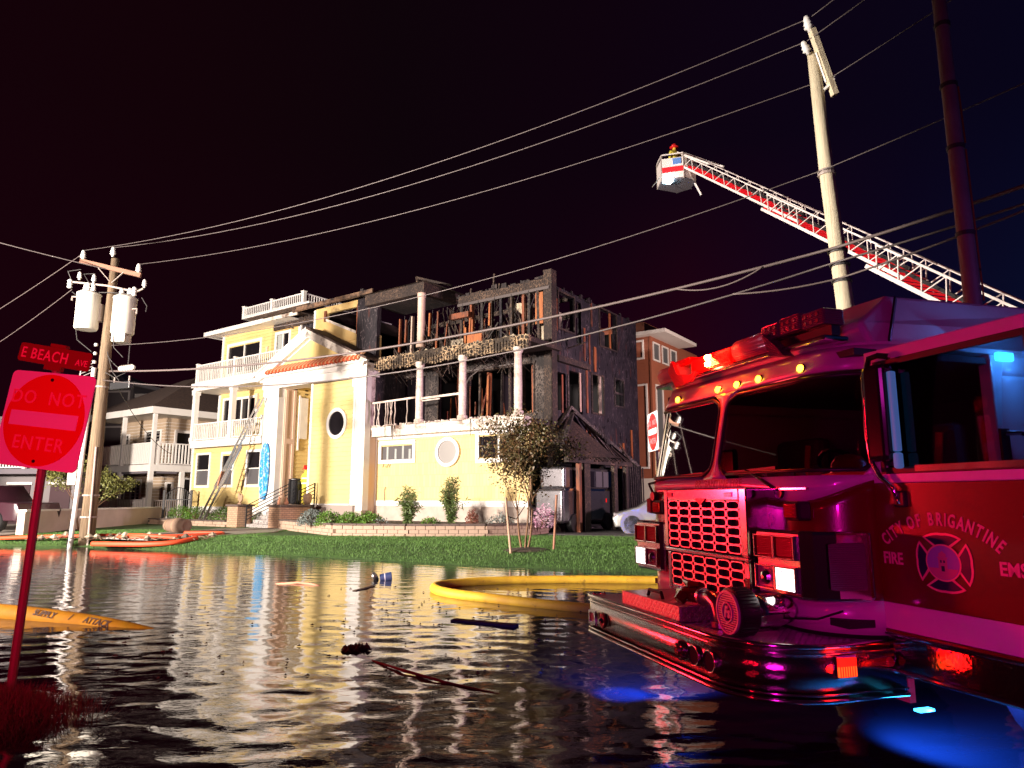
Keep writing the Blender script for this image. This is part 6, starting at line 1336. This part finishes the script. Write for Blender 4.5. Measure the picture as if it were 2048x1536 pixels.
for z_ in (.085, .135): MB().box(.74, .80, -.045, -.01, z_-.018, z_+.018).build('beacon_lamp', 'beacon_hot', LB, bevel=.012)
MB().prism([(.30, .10), (.36, .18), (.44, .06), (.62, .02), (.70, .04), (.62, -.03), (.42, -.05)], -.10, -.07, 'y').build('wedge', 'signal_red', LB)
MB().prism([(1.50, .14), (1.62, .04), (1.70, -.04), (1.56, -.02)], -.10, -.02, 'y').build('wedge', 'lens_dark', LB)
for i, (a, b, z0, z1) in enumerate(((1.44, 1.62, .10, .20), (1.62, 1.82, .10, .21), (1.82, 2.02, .09, .19))):
    o = MB().box(a, b-.01, -.06, .09, z0, z1).build('led_block', 'lens_dark', LB, bevel=.015)
    for k in range(6): MB().oval(a+.04+(k % 3)*.05, z0+.03+(k//3)*.04, .012, .012, -.066, -.058, 10).build('led_dome', 'steel_bright', o)
MB().box(1.2, 2.0, 0, .06, .03, .09).build('bracket', 'black_plastic', LB)
def flash(name, loc, power, color, size=.05, par=None, kind='POINT'):
    l = bpy.data.lights.new(name, kind); l.energy = power; l.color = color; l.shadow_soft_size = size
    o = bpy.data.objects.new(name, l); col.objects.link(o); o.location = Matrix.Translation(FE.location) @ Matrix.Rotation(R(-73), 4, 'Z') @ Vector(loc); return o
flash('cab_fill', (1.0, 1.1, 2.0), 3, (1, .05, .06), .1); flash('beacon_light', (.77, .54, 2.56), 26, (1, .03, .01), .06)  # red point light inside the cab is added to show the interior
# grille with punched slots
GR = empty('grille', (0, 0, 0)); GR.parent = FE
GX0, GX1, GY = .52, 1.52, .405
def slotplate(x0, x1, z0, z1, nc, nr, fx=.82, fz=.74):
    b = MB(); cw, ch = (x1-x0)/nc, (z1-z0)/nr; n_ = 20
    for i in range(nc):
        for j in range(nr):
            cx, cz = x0+(i+.5)*cw, z0+(j+.5)*ch; vs = []
            for k in range(n_):
                a = 2*pi*(k+.5)/n_; c, s_ = cos(a), sin(a); m_ = max(abs(c)/(cw/2), abs(s_)/(ch/2)); px_, pz_ = c/m_, s_/m_
                hw, hh = cw/2*fx, ch/2*fz; r_ = hh*.8; qx = max(-hw+r_, min(hw-r_, px_*fx)); qz = max(-hh+r_, min(hh-r_, pz_*fz))
                dx, dz = px_*1.2-qx, pz_*1.2-qz; L = math.hypot(dx, dz) or 1; ix, iz = qx+dx/L*r_, qz+dz/L*r_
                vs += [(cx+px_, GY, cz+pz_), (cx+ix, GY, cz+iz), (cx+ix, GY+.03, cz+iz)]
            o_ = len(b.v); b.v += vs
            for k in range(n_):
                a, c = o_+3*k, o_+3*((k+1) % n_); b.f += [(a, c, c+1, a+1), (a+1, c+1, c+2, a+2)]
    return b
slotplate(.575, 1.445, 1.205, 1.53, 6, 6, .87, .82).build('upper_grille', 'brushed', GR); slotplate(.60, 1.46, .94, 1.16, 6, 4, .87, .82).build('lower_grille', 'brushed', GR)
MB().box(.55, 1.48, GY+.03, GY+.04, .93, 1.54).build('grille_back', 'void_dark', GR)
MB().box(GX0, .575, GY-.005, .56, 1.195, 1.61).box(1.445, GX1, GY-.005, .56, 1.195, 1.61).box(.575, 1.445, GY-.005, .56, 1.53, 1.61).box(GX0, GX1, GY-.004, .56, 1.165, 1.195).box(GX0+.03, .60, GY-.002, .56, .90, 1.165).box(1.46, GX1, GY-.002, .56, .90, 1.165).box(.60, 1.46, GY-.002, .56, .90, .94).build('grille_surround', 'chrome', GR, bevel=.008)
MB().box(GX0+.06, GX0+.13, GY-.011, GY-.005, 1.555, 1.585).build('maker_badge', 'sign_pink_mark', GR); MB().box(1.30, 1.38, GY-.011, GY-.005, 1.555, 1.585).build('maker_badge', 'chrome_wet', GR)
MB().prism([(.95, 1.545), (1.09, 1.545), (1.02, 1.50)], GY-.012, GY-.004, 'y').build('wing_badge', 'gold_leaf', GR)
MB().text('BRIGANTINE FIRE', .07, Matrix.Translation((1.0, .545, 1.622)) @ UPT, .001, shear=.3, off=.002, space=1.02).build('lettering', 'letter_red', FE)
MB().box(.2, 1.9, .525, .55, 1.596, 1.606).build('trim_strip', 'chrome', FE)
# headlamp housings
def headlamp(side_):
    mx_ = lambda x: x if side_ > 0 else 2.0-x
    H_ = empty('headlamp_unit', (0, 0, 0)); H_.parent = FE
    pts = [(1.56, .56), (1.56, .44), (1.59, .415), (1.95, .415), (2.02, .45), (2.07, .56), (2.095, .74), (2.07, .80), (1.9, .62)]
    p = [(mx_(a), b) for a, b in pts]
    MB().prism(p, 1.0, 1.37, 'z').build('housing', 'chrome', H_, bevel=.02, seg=3)
    ps = [(mx_(a), b) for a, b in ((2.068, .50), (2.082, .58), (2.102, .72), (2.06, .72))]
    MB().prism(ps, 1.06, 1.31, 'z').build('side_lens', 'lens_dark', H_, bevel=.01)
    def fr(x0, x1, z0, z1, m_, name, glow=None):
        a, b = sorted((mx_(x0), mx_(x1)))
        o = MB().box(a, b, .395, .42, z0, z1); q = MB(); wall(q, a-.012, b+.012, z0-.012, z1+.012, .385, .415, [(a, b, z0, z1)])
        f_ = q.build(name+'_bezel', 'chrome', H_, bevel=.004); o.build(name, m_, f_, bevel=.01); return a, b
    if side_ > 0: xs_ = (1.60, 1.755, 1.775, 1.93)
    else: xs_ = (1.60, 1.755, 1.775, 1.93)
    fr(xs_[0], xs_[1], 1.22, 1.33, 'signal_red', 'warning_lamp'); fr(xs_[2], xs_[3], 1.22, 1.33, 'signal_red', 'warning_lamp')
    on = (2, 3); off_ = (0, 1)
    fr(xs_[on[0]], xs_[on[1]], 1.045, 1.16, 'headlamp_on', 'headlight'); fr(xs_[off_[0]], xs_[off_[1]], 1.045, 1.16, 'lamp_glass', 'headlight')
    q = MB()
    for k in range(4): q.box(mx_(1.79+k*.035)-.0025, mx_(1.79+k*.035)+.0025, .388, .393, 1.05, 1.155).box(min(mx_(1.78), mx_(1.925)), max(mx_(1.78), mx_(1.925)), .388, .393, 1.062+k*.026, 1.066+k*.026)
    q.build('lens_grid', 'lamp_glass', H_)
    a, b = sorted((mx_(xs_[0]), mx_(xs_[1]))); MB().lathe([(.045, 0), (.03, -.02), (.01, -.03)], 16, Matrix.Translation(((a+b)/2, .40, 1.10)) @ Matrix.Rotation(R(-90), 4, 'X')).build('reflector_bowl', 'chrome', H_)
    return H_
headlamp(1); headlamp(-1)
for s_, x_ in ((1, 1.81), (-1, .25)):                                # square repeater lamps below the wipers
    o = MB().box(x_-.065, x_+.065, .49, .58, 1.42, 1.53).build('repeater_housing', 'black_plastic', FE, bevel=.015); MB().box(x_-.05, x_+.05, .475, .49, 1.435, 1.515).build('repeater_lens', 'signal_red', o, bevel=.01)
    q = MB()
    for k in range(3): q.box(x_-.035, x_+.035, .468, .476, 1.45+k*.022, 1.46+k*.022)
    q.build('lens_ribs', 'lens_red', o)
o = MB().box(-.10, -.02, .60, .72, 1.42, 1.55).build('turn_lamp', 'black_plastic', FE, bevel=.01); MB().box(-.095, -.03, .585, .60, 1.43, 1.54).build('amber_lens', 'char_rust', o)
for z_ in (1.0, .82): MB().tube([cab(1.2+i*(3.99-1.2)/40, z_, .004) for i in range(41)], .004, 5).build('panel_seam', 'black_plastic', FE)
sm = [cab(3.93, .60+i*.1, .004) for i in range(11)]; MB().tube(sm, .003, 5).build('panel_seam', 'black_plastic', FE)
rv = MB()
for i in range(26): rv.lathe([(.005, -.002), (.004, .003)], 6, Matrix.Translation(cab(sx(.1)+i*.055, 1.665, .008)) @ Matrix.Rotation(R(90), 4, 'X'))
rv.build('rivets', 'chrome', FE, kind='stuff')
# wipers
for a, b, c in (((1.66, .545, 1.58), (1.50, .535, 1.66), (1.30, .56, 1.73)), ((.12, .54, 1.56), (.02, .55, 1.66), (.5, .56, 1.72))):
    w_ = MB().tube([a, b, c], [.014, .010, .006], 6).build('wiper_arm', 'black_plastic', FE); MB().beam(Vector(c)+V(-.26, .0, -.02), Vector(c)+V(.30, .01, .0), .014, .02).build('wiper_blade', 'rubber', w_); MB().lathe([(.04, -.03), (.035, .02)], 10, Matrix.Translation(a) @ Matrix.Rotation(R(90), 4, 'X')).build('wiper_pivot', 'black_plastic', w_)
# bumper
BP = empty('bumper', (0, 0, 0)); BP.parent = FE
def bpath(out=0, n_=8):
    p = [(-.03-out, .16), (-.03-out, .06)]
    for i in range(5): a = pi+i*pi/8; p.append((.05+cos(a)*(.08+out), .08+sin(a)*(.08+out)))
    for i in range(n_+1): a = -pi/2+i*pi/2/n_; p.append((1.68+cos(a)*(.44+out), .44+sin(a)*(.44+out)))
    p.append((2.12+out, .90)); return p
bb = MB(); P = bpath(); n_ = len(P)
for z_ in (.54, .79): bb.v += [(x_, y_, z_) for x_, y_ in P]
for i in range(n_-1): bb.f.append((i, i+1, n_+i+1, n_+i))
o = bb.build('bumper_face', 'chrome_wet', BP, smooth=True); md = o.modifiers.new('s', 'SOLIDIFY'); md.thickness = .012
for z_, r_ in ((.80, .014), (.765, .007), (.535, .012), (.565, .006)): MB().tube([(x_, y_, z_) for x_, y_ in bpath(.006)], r_, 8).build('bumper_lip', 'chrome', BP, smooth=True)
MB().prism(bpath(-.004)+[(2.05, .95), (1.6, .7), (.0, .7)], .775, .795, 'z').build('bumper_deck', 'tread_plate', BP, uv=True)
MB().prism(bpath(-.02)+[(2.05, .95), (1.6, .7), (.0, .7)], .55, .56, 'z').build('bumper_floor', 'void_dark', BP)
ty = MB().box(.52, 1.30, .05, .47, .80, .895).build('hose_tray_lid', 'tread_plate', BP, bevel=.006, uv=True); MB().box(.52, 1.30, .042, .05, .80, .893).build('tray_front', 'tread_plate', ty, uv=True)
MB().tube([(.80, .10, .895), (.82, .10, .935), (.98, .10, .935), (1.0, .10, .895)], .012, 8).build('tray_latch', 'black_plastic', ty)
MB().box(1.32, 1.60, .28, .52, .80, .885).build('valve_box', 'tread_plate', BP, bevel=.008, uv=True)
for x_ in (1.38, 1.40): MB().lathe([(.016, -.01), (.014, .01)], 8, Matrix.Translation((x_, .275, .83+(x_-1.38)*1.4)) @ Matrix.Rotation(R(90), 4, 'X')).build('bolt_head', 'chrome', BP)
vz = empty('hose_valve', (1.20, .20, .93)); vz.parent = FE
MB().tube([(-.10, -.02, .02), (-.02, -.02, .02), (.10, 0, .02)], [.042, .05, .045], 14).build('valve_body', 'truck_red', vz, smooth=True); MB().lathe([(.03, .04), (.035, .08), (.02, .10)], 12).build('valve_stem', 'truck_red', vz)
MB().tube([(-.09, .0, .09), (.0, -.02, .085), (.09, .0, .09)], .016, 8).build('valve_handle', 'truck_red', vz); MB().tube([(0, -.06, .02), (0, -.1, -.02)], [.04, .036], 12).build('valve_cap', 'truck_red', vz)
MB().tube([(1.30, .20, .95), (1.42, .20, .955), (1.475, .20, .93), (1.50, .20, .87), (1.50, .20, .80)], [.042, .043, .045, .043, .043], 16).build('elbow_pipe', 'brushed', FE, smooth=True)
for p_, q_ in (((1.31, .2, .95), (1.335, .2, .951)), ((1.50, .2, .83), (1.50, .2, .80))): MB().cyl(p_, q_, .054, n=18).build('pipe_collar', 'brushed', FE)
# siren with ridged face and emblem
SR = empty('siren', (1.74, .16, .925)); SR.parent = FE; SR.rotation_euler = (0, 0, R(-4)); MY = Matrix.Rotation(R(-90), 4, 'X')
o = MB().lathe([(.118, -.06), (.13, -.055), (.132, .05), (.12, .065)], 36, MY).build('horn_ring', 'black_plastic', SR); smooth_angle(o)
rd = MB()
for k in range(40): a = 2*pi*k/40; rd.beam((cos(a)*.132, -.05, sin(a)*.132), (cos(a)*.132, .045, sin(a)*.132), .005, .004, up=(0, 1, .1))
rd.build('horn_ridges', 'black_plastic', SR)
o = MB().lathe([(.085, .06), (.095, .12), (.09, .22), (.07, .30), (.03, .345), (.005, .35)], 28, MY).build('motor_housing', 'chrome', SR, smooth=True)
fc = MB().ring(0, 0, .118, .118, .106, .106, -.074, -.06, 40).build('face_ring', 'siren_face', SR); MB().oval(0, 0, .107, .107, -.058, -.055).build('face_back', 'void_dark', SR)
sl_ = MB()
for k in range(17):
    z_ = -.10+k*.0125; w_ = math.sqrt(max(0, .107**2-z_**2)); h_ = math.sqrt(max(0, .056**2-z_**2)) if abs(z_) < .056 else 0
    for a, b in (((-w_, -h_), (h_, w_)) if h_ else ((-w_, w_),)): sl_.box(a, b, -.070, -.062, z_-.0036, z_+.0036)
sl_.build('louvres', 'siren_face', SR); MB().ring(0, 0, .056, .056, .047, .047, -.076, -.064, 30).build('emblem_ring', 'siren_face', SR)
MB().text('Fs', .085, Matrix.Translation((-.002, -.070, -.027)) @ UPT, .004, off=.003, shear=.2, narrow=.8).build('emblem_letters', 'siren_face', SR)
MB().box(-.05, .05, .02, .2, -.132, -.10).build('siren_foot', 'chrome', SR); MB().tube([(.06, .2, -.03), (.2, .35, -.02), (.28, .45, .03)], .006, 5).build('siren_cable', 'black_plastic', SR)
# lamps and horns let into the bumper
for x_, r_ in ((1.40, .045), (1.545, .055), (1.70, .058)):
    y_ = 0 if x_ < 1.69 else .002
    o = MB().lathe([(r_, .0), (r_*1.08, -.016), (r_*.94, -.02), (r_*.9, 0)], 24, Matrix.Translation((x_, y_-.004, .665)) @ MY).build('air_horn', 'chrome', BP, smooth=True)
    MB().lathe([(r_*.9, -.004), (r_*.6, .012), (r_*.2, .03)], 20, Matrix.Translation((x_, y_-.012, .665)) @ MY).build('horn_throat', 'void_dark' if x_ > 1.45 else 'black_plastic', o)
o = MB().lathe([(.03, -.03), (.022, -.045)], 12, Matrix.Translation((1.40, 0, .665)) @ MY).build('receptacle_cap', 'truck_red', BP); hx = MB()
for k in range(8): hx.cyl((1.40+cos(k*.785)*.043, -.03, .665+sin(k*.785)*.043), (1.40+cos(k*.785)*.043, -.005, .665+sin(k*.785)*.043), .012, n=6)
hx.build('coupling_lugs', 'chrome', BP)
o = MB(); wall(o, .05, .17, .60, .70, -.022, -.004, [(.068, .152, .615, .685)]); o = o.build('fog_lamp_bezel', 'chrome', BP); MB().oval(.11, .65, .034, .03, -.016, -.006, 20).build('fog_lamp', 'lens_pink', o)
o = MB().lathe([(.055, .0), (.06, -.012), (.045, -.02)], 20, Matrix.Translation((.30, -.004, .655)) @ MY).build('tow_eye', 'black_plastic', BP); MB().lathe([(.02, -.02), (.01, -.045)], 8, Matrix.Translation((.30, -.004, .655)) @ MY).build('eye_bolt', 'chrome', o)
# side lamps of the bumper
o = MB().box(2.115, 2.135, .44, .58, .635, .755).build('side_flasher_bezel', 'chrome', BP, bevel=.01)
MB().box(2.13, 2.142, .455, .565, .650, .70).build('led_strip', 'red_led_hot', o); MB().box(2.13, 2.142, .455, .565, .70, .742).build('lens', 'red_led', o)
q = MB()
for k in range(7): q.box(2.141, 2.146, .46+k*.015, .464+k*.015, .650, .70)
q.build('lens_ribs', 'red_led', o)
MB().box(2.117, 2.122, .40, .56, .785, .790).build('edge_glow_strip', 'red_led', BP)
MB().lathe([(.026, 0), (.02, .012)], 14, Matrix.Translation((2.12, .80, .70)) @ Matrix.Rotation(R(90), 4, 'Y')).build('side_reflector', 'signal_red', BP)
flash('bumper_flasher_light', (2.20, .50, .70), .8, (1, .006, .004), .05)
# open front door (swung out square to the cab)
DR = empty('door', (2.07, .86, 0)); DR.parent = FE; DW = 1.0; FX = -.028
def dbox(x0, x1, z0, z1, m_, name, par=None, y0_=FX, y1_=.02, **k): return MB().box(x0, x1, y0_, y1_, z0, z1).build(name, m_, par or DR, **k)
dbox(.012, DW, .66, .832, 'kick_steel', 'kick_plate', bevel=.01); dbox(.01, DW, .835, .862, 'truck_red', 'lower_edge', y0_=FX-.004, bevel=.004); dbox(.012, DW, .864, 1.0, 'truck_white', 'stripe_panel'); dbox(.012, DW, 1.002, 1.625, 'truck_red', 'door_panel')
for z_, r_ in ((.655, .012), (.84, .008)): MB().tube([(.012, FX-.004, z_), (DW, FX-.004, z_)], r_, 8).build('edge_trim', 'chrome', DR)
q = MB(); wall(q, .012, DW, 1.627, 2.36, FX-.002, .02, [(.10, .93, 1.70, 2.27)]); q.build('window_frame', 'truck_white', DR, bevel=.006)
q = MB(); wall(q, .075, .955, 1.675, 2.295, FX-.008, FX-.002, [(.11, .92, 1.71, 2.26)]); q.build('window_gasket', 'rubber', DR, bevel=.004)
MB().box(.10, .93, -.012, -.006, 1.70, 2.27).build('glass', 'door_glass', DR); MB().box(.30, .92, FX-.014, FX-.008, 1.685, 1.715).build('belt_strip', 'chrome', DR)
MB().box(.105, .125, FX-.01, 0, 1.72, 2.25).build('divider', 'black_plastic', DR)
dh = MB().box(.84, 1.0, FX-.012, FX-.002, 1.37, 1.50).build('handle_plate', 'black_gloss', DR, bevel=.02); MB().tube([(.86, FX-.03, 1.47), (.93, FX-.045, 1.475), (1.0, FX-.045, 1.475)], .016, 8).build('handle', 'chrome', dh)
# arc lettering and maltese cross emblem
cx_, cz_ = .385, 1.005
lt = MB(); word = 'CITY OF BRIGANTINE'; adv = [.55 if c == ' ' else (.45 if c == 'I' else 1) for c in word]; tot = sum(adv); acc = 0
for c, a in zip(word, adv):
    acc += a
    th = R(134-(acc-a/2)/tot*88)
    if c != ' ': lt.text(c, .088, Matrix.Translation((cx_+cos(th)*.46, FX-.002, cz_-.02+sin(th)*.43)) @ Matrix.Rotation(-(th-pi/2), 4, 'Y') @ UPT, .0012, off=.0022, narrow=.64)
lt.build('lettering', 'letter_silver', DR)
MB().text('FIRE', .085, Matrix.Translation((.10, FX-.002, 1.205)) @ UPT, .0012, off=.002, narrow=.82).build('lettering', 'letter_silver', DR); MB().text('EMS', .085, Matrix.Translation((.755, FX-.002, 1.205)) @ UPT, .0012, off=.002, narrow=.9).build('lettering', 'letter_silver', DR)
em = empty('emblem', (.405, FX-.002, 1.235)); em.parent = DR; em.scale = (1.12, 1, 1.02)
def arm(rot, r0, r1, w0, w1, y_, m_, name):
    n_ = 8; pts = [(r0*cos(a), r0*sin(a)) for a in [w0-2*w0*i/n_ for i in range(n_+1)]]+[((r1-.012*(1-abs(i/n_*2-1)))*cos(a)*1.0, (r1-.012*(1-abs(i/n_*2-1)))*sin(a)) for i in range(n_+1) for a in [-w1+2*w1*i/n_]]
    M_ = Matrix.Rotation(-rot, 4, 'Y'); return MB().prism(pts, y_-.0015, y_, 'y', M_).build(name, m_, em)
for k in range(4):
    arm(k*pi/2, .075, .152, R(27), R(40), -.0005, 'gold_leaf', 'cross_arm'); arm(k*pi/2, .086, .140, R(21), R(35), -.0022, 'navy', 'cross_field')
MB().oval(0, 0, .088, .088, -.0045, -.0040, 36).build('ring', 'gold_leaf', em); MB().oval(0, 0, .080, .080, -.0055, -.0046, 36).build('disc', 'emblem_violet', em)
MB().prism([(.078*cos(a), .078*sin(a)) for a in [R(200+i*14) for i in range(11)]], -.0065, -.0056, 'y').build('disc_ground', 'emblem_pink', em)
lg = MB().box(-.022, .022, -.0075, -.0066, -.045, .022).box(-.018, .018, -.0075, -.0066, .028, .044).box(-.026, .026, -.0078, -.0066, .022, .027).prism([(-.014, .044), (.014, .044), (0, .056)], -.0075, -.0066, 'y'); lg.build('lighthouse', 'emblem_pink', em)
MB().box(-.008, .008, -.0082, -.0076, -.04, -.015).box(-.012, -.004, -.0082, -.0076, 0, .012).box(.004, .012, -.0082, -.0076, 0, .012).build('lighthouse_windows', 'navy', em)
MB().text('BRIGANTINE', .026, Matrix.Translation((0, -.0028, .106)) @ UPT, .0006, off=.0005, narrow=.85).text('EST. 1920', .026, Matrix.Translation((0, -.0028, -.124)) @ UPT, .0006, off=.0005, narrow=.9).build('emblem_letters', 'gold_leaf', em)
MB().beam((-.125, -.003, -.035), (-.100, -.003, .035), .004, .001, up=(0, 1, 0)).beam((-.100, -.003, -.035), (-.125, -.003, .035), .004, .001, up=(0, 1, 0)).build('crossed_tools', 'gold_leaf', em)
MB().box(.104, .122, -.0034, -.0024, -.03, .015).box(.098, .128, -.0034, -.0024, -.005, .003).box(.107, .119, -.0034, -.0024, .015, .026).box(.1, .126, -.0034, -.0024, -.034, -.03).build('hydrant_mark', 'gold_leaf', em)
# mirror on its bent chrome arm
MR = empty('mirror', (2.07, .80, 0)); MR.parent = FE
MB().tube([(.08, 0, 2.30), (.05, -.02, 2.22), (.045, -.02, 1.9), (.06, -.02, 1.74), (.10, -.01, 1.66), (.17, .0, 1.60), (.185, .02, 1.52)], .014, 8).build('mirror_arm', 'chrome', MR, smooth=True)
MB().box(.055, .20, -.05, .05, 1.74, 2.27).build('mirror_housing', 'black_gloss', MR, bevel=.03, seg=3); MB().tube([(.08, -.02, 2.27), (.10, -.02, 2.31), (.16, -.02, 2.315), (.22, 0, 2.30)], .016, 8).build('mirror_bracket', 'chrome', MR)
MB().box(.205, .235, -.02, .02, 1.79, 2.22).build('reflective_strip', 'blue_glow', MR, bevel=.008); MB().box(.205, .24, -.025, .02, 1.70, 1.785).build('convex_mirror', 'blue_glow', MR, bevel=.012)  # blue reflections on strip and small mirror are painted and glow
MB().box(.15, .225, .01, .05, 1.50, 1.585).build('mirror_mount', 'rubber', MR, bevel=.01)
# side of the cab behind the door: blue lit post with flasher, grab rail, rear window, step, wheel
MB().box(1.99, 2.075, 1.80, 2.02, .86, 2.42).build('door_post', 'truck_white', FE, bevel=.01)
MB().box(2.05, 2.08, 2.08, 2.62, 1.68, 2.30).build('rear_window', 'window_dark', FE, bevel=.03)
o = MB().box(2.075, 2.11, 1.83, 1.96, 2.375, 2.43).build('side_flasher', 'blue_led', FE, bevel=.01)
flash('side_flasher_light', (2.26, 1.86, 2.38), 7, (.04, .30, 1), .04)
MB().box(2.075, 2.09, 1.80, 1.87, 1.70, 1.96).build('grab_plate', 'rubber', FE); MB().tube([(2.09, 1.84, 1.93), (2.15, 1.88, 1.93), (2.17, 1.98, 1.88), (2.16, 2.02, 1.75), (2.10, 2.02, 1.70)], .016, 8).build('grab_rail', 'chrome', FE)
MB().box(1.98, 2.10, .93, .97, .48, .60).build('mud_flap', 'sign_pink_mark', FE)
MB().box(1.66, 1.70, .9, 2.0, .45, .86).build('inner_fender', 'black_plastic', FE)
MB().box(2.07, 2.11, .98, 1.08, .43, .442).build('ground_light', 'blue_led', FE)
for nm, loc, tg, pw, cl, ag in (('ground_light_a', (2.12, 1.05, .44), (2.25, 1.0, 0), 600, (.02, .30, 1), 120), ('ground_light_b', (-.06, .40, .52), (-.14, .34, 0), 300, (.01, .07, 1), 50), ('ground_light_c', (1.5, 1.5, .5), (1.5, 2.0, 0), 520, (.01, .11, 1), 120), ('ground_light_d', (.2, .5, .45), (-.9, .9, 0), 300, (.01, .08, 1), 120)):
    lamp('SPOT', nm, Matrix.Translation(FE.location) @ Matrix.Rotation(R(-73), 4, 'Z') @ Vector(loc), Matrix.Translation(FE.location) @ Matrix.Rotation(R(-73), 4, 'Z') @ Vector(tg), pw, cl, .04, ag, .6)
for x_ in (.25, 1.75): o = wheel(FE, x_, 2.65, .42, .50, .32, 1 if x_ > 1 else -1, 10); o.rotation_euler = (0, 0, R(90))
MB().box(.55, .75, .6, 7.5, .45, .75).box(1.25, 1.45, .6, 7.5, .45, .75).build('chassis_rail', 'black_plastic', FE)
MB().box(-.1, 2.1, 3.3, 8.2, .75, 1.0).box(-.1, 2.1, 3.3, 8.2, 1.03, 2.7).build('rear_body', 'truck_red', FE, bevel=.02); MB().box(-.11, 2.11, 3.31, 8.19, 1.0, 1.03).build('rear_trim', 'chrome', FE)
for x_ in (.25, 1.75): o = wheel(FE, x_, 6.6, .42, .50, .32, 1 if x_ > 1 else -1, 10); o.rotation_euler = (0, 0, R(90))
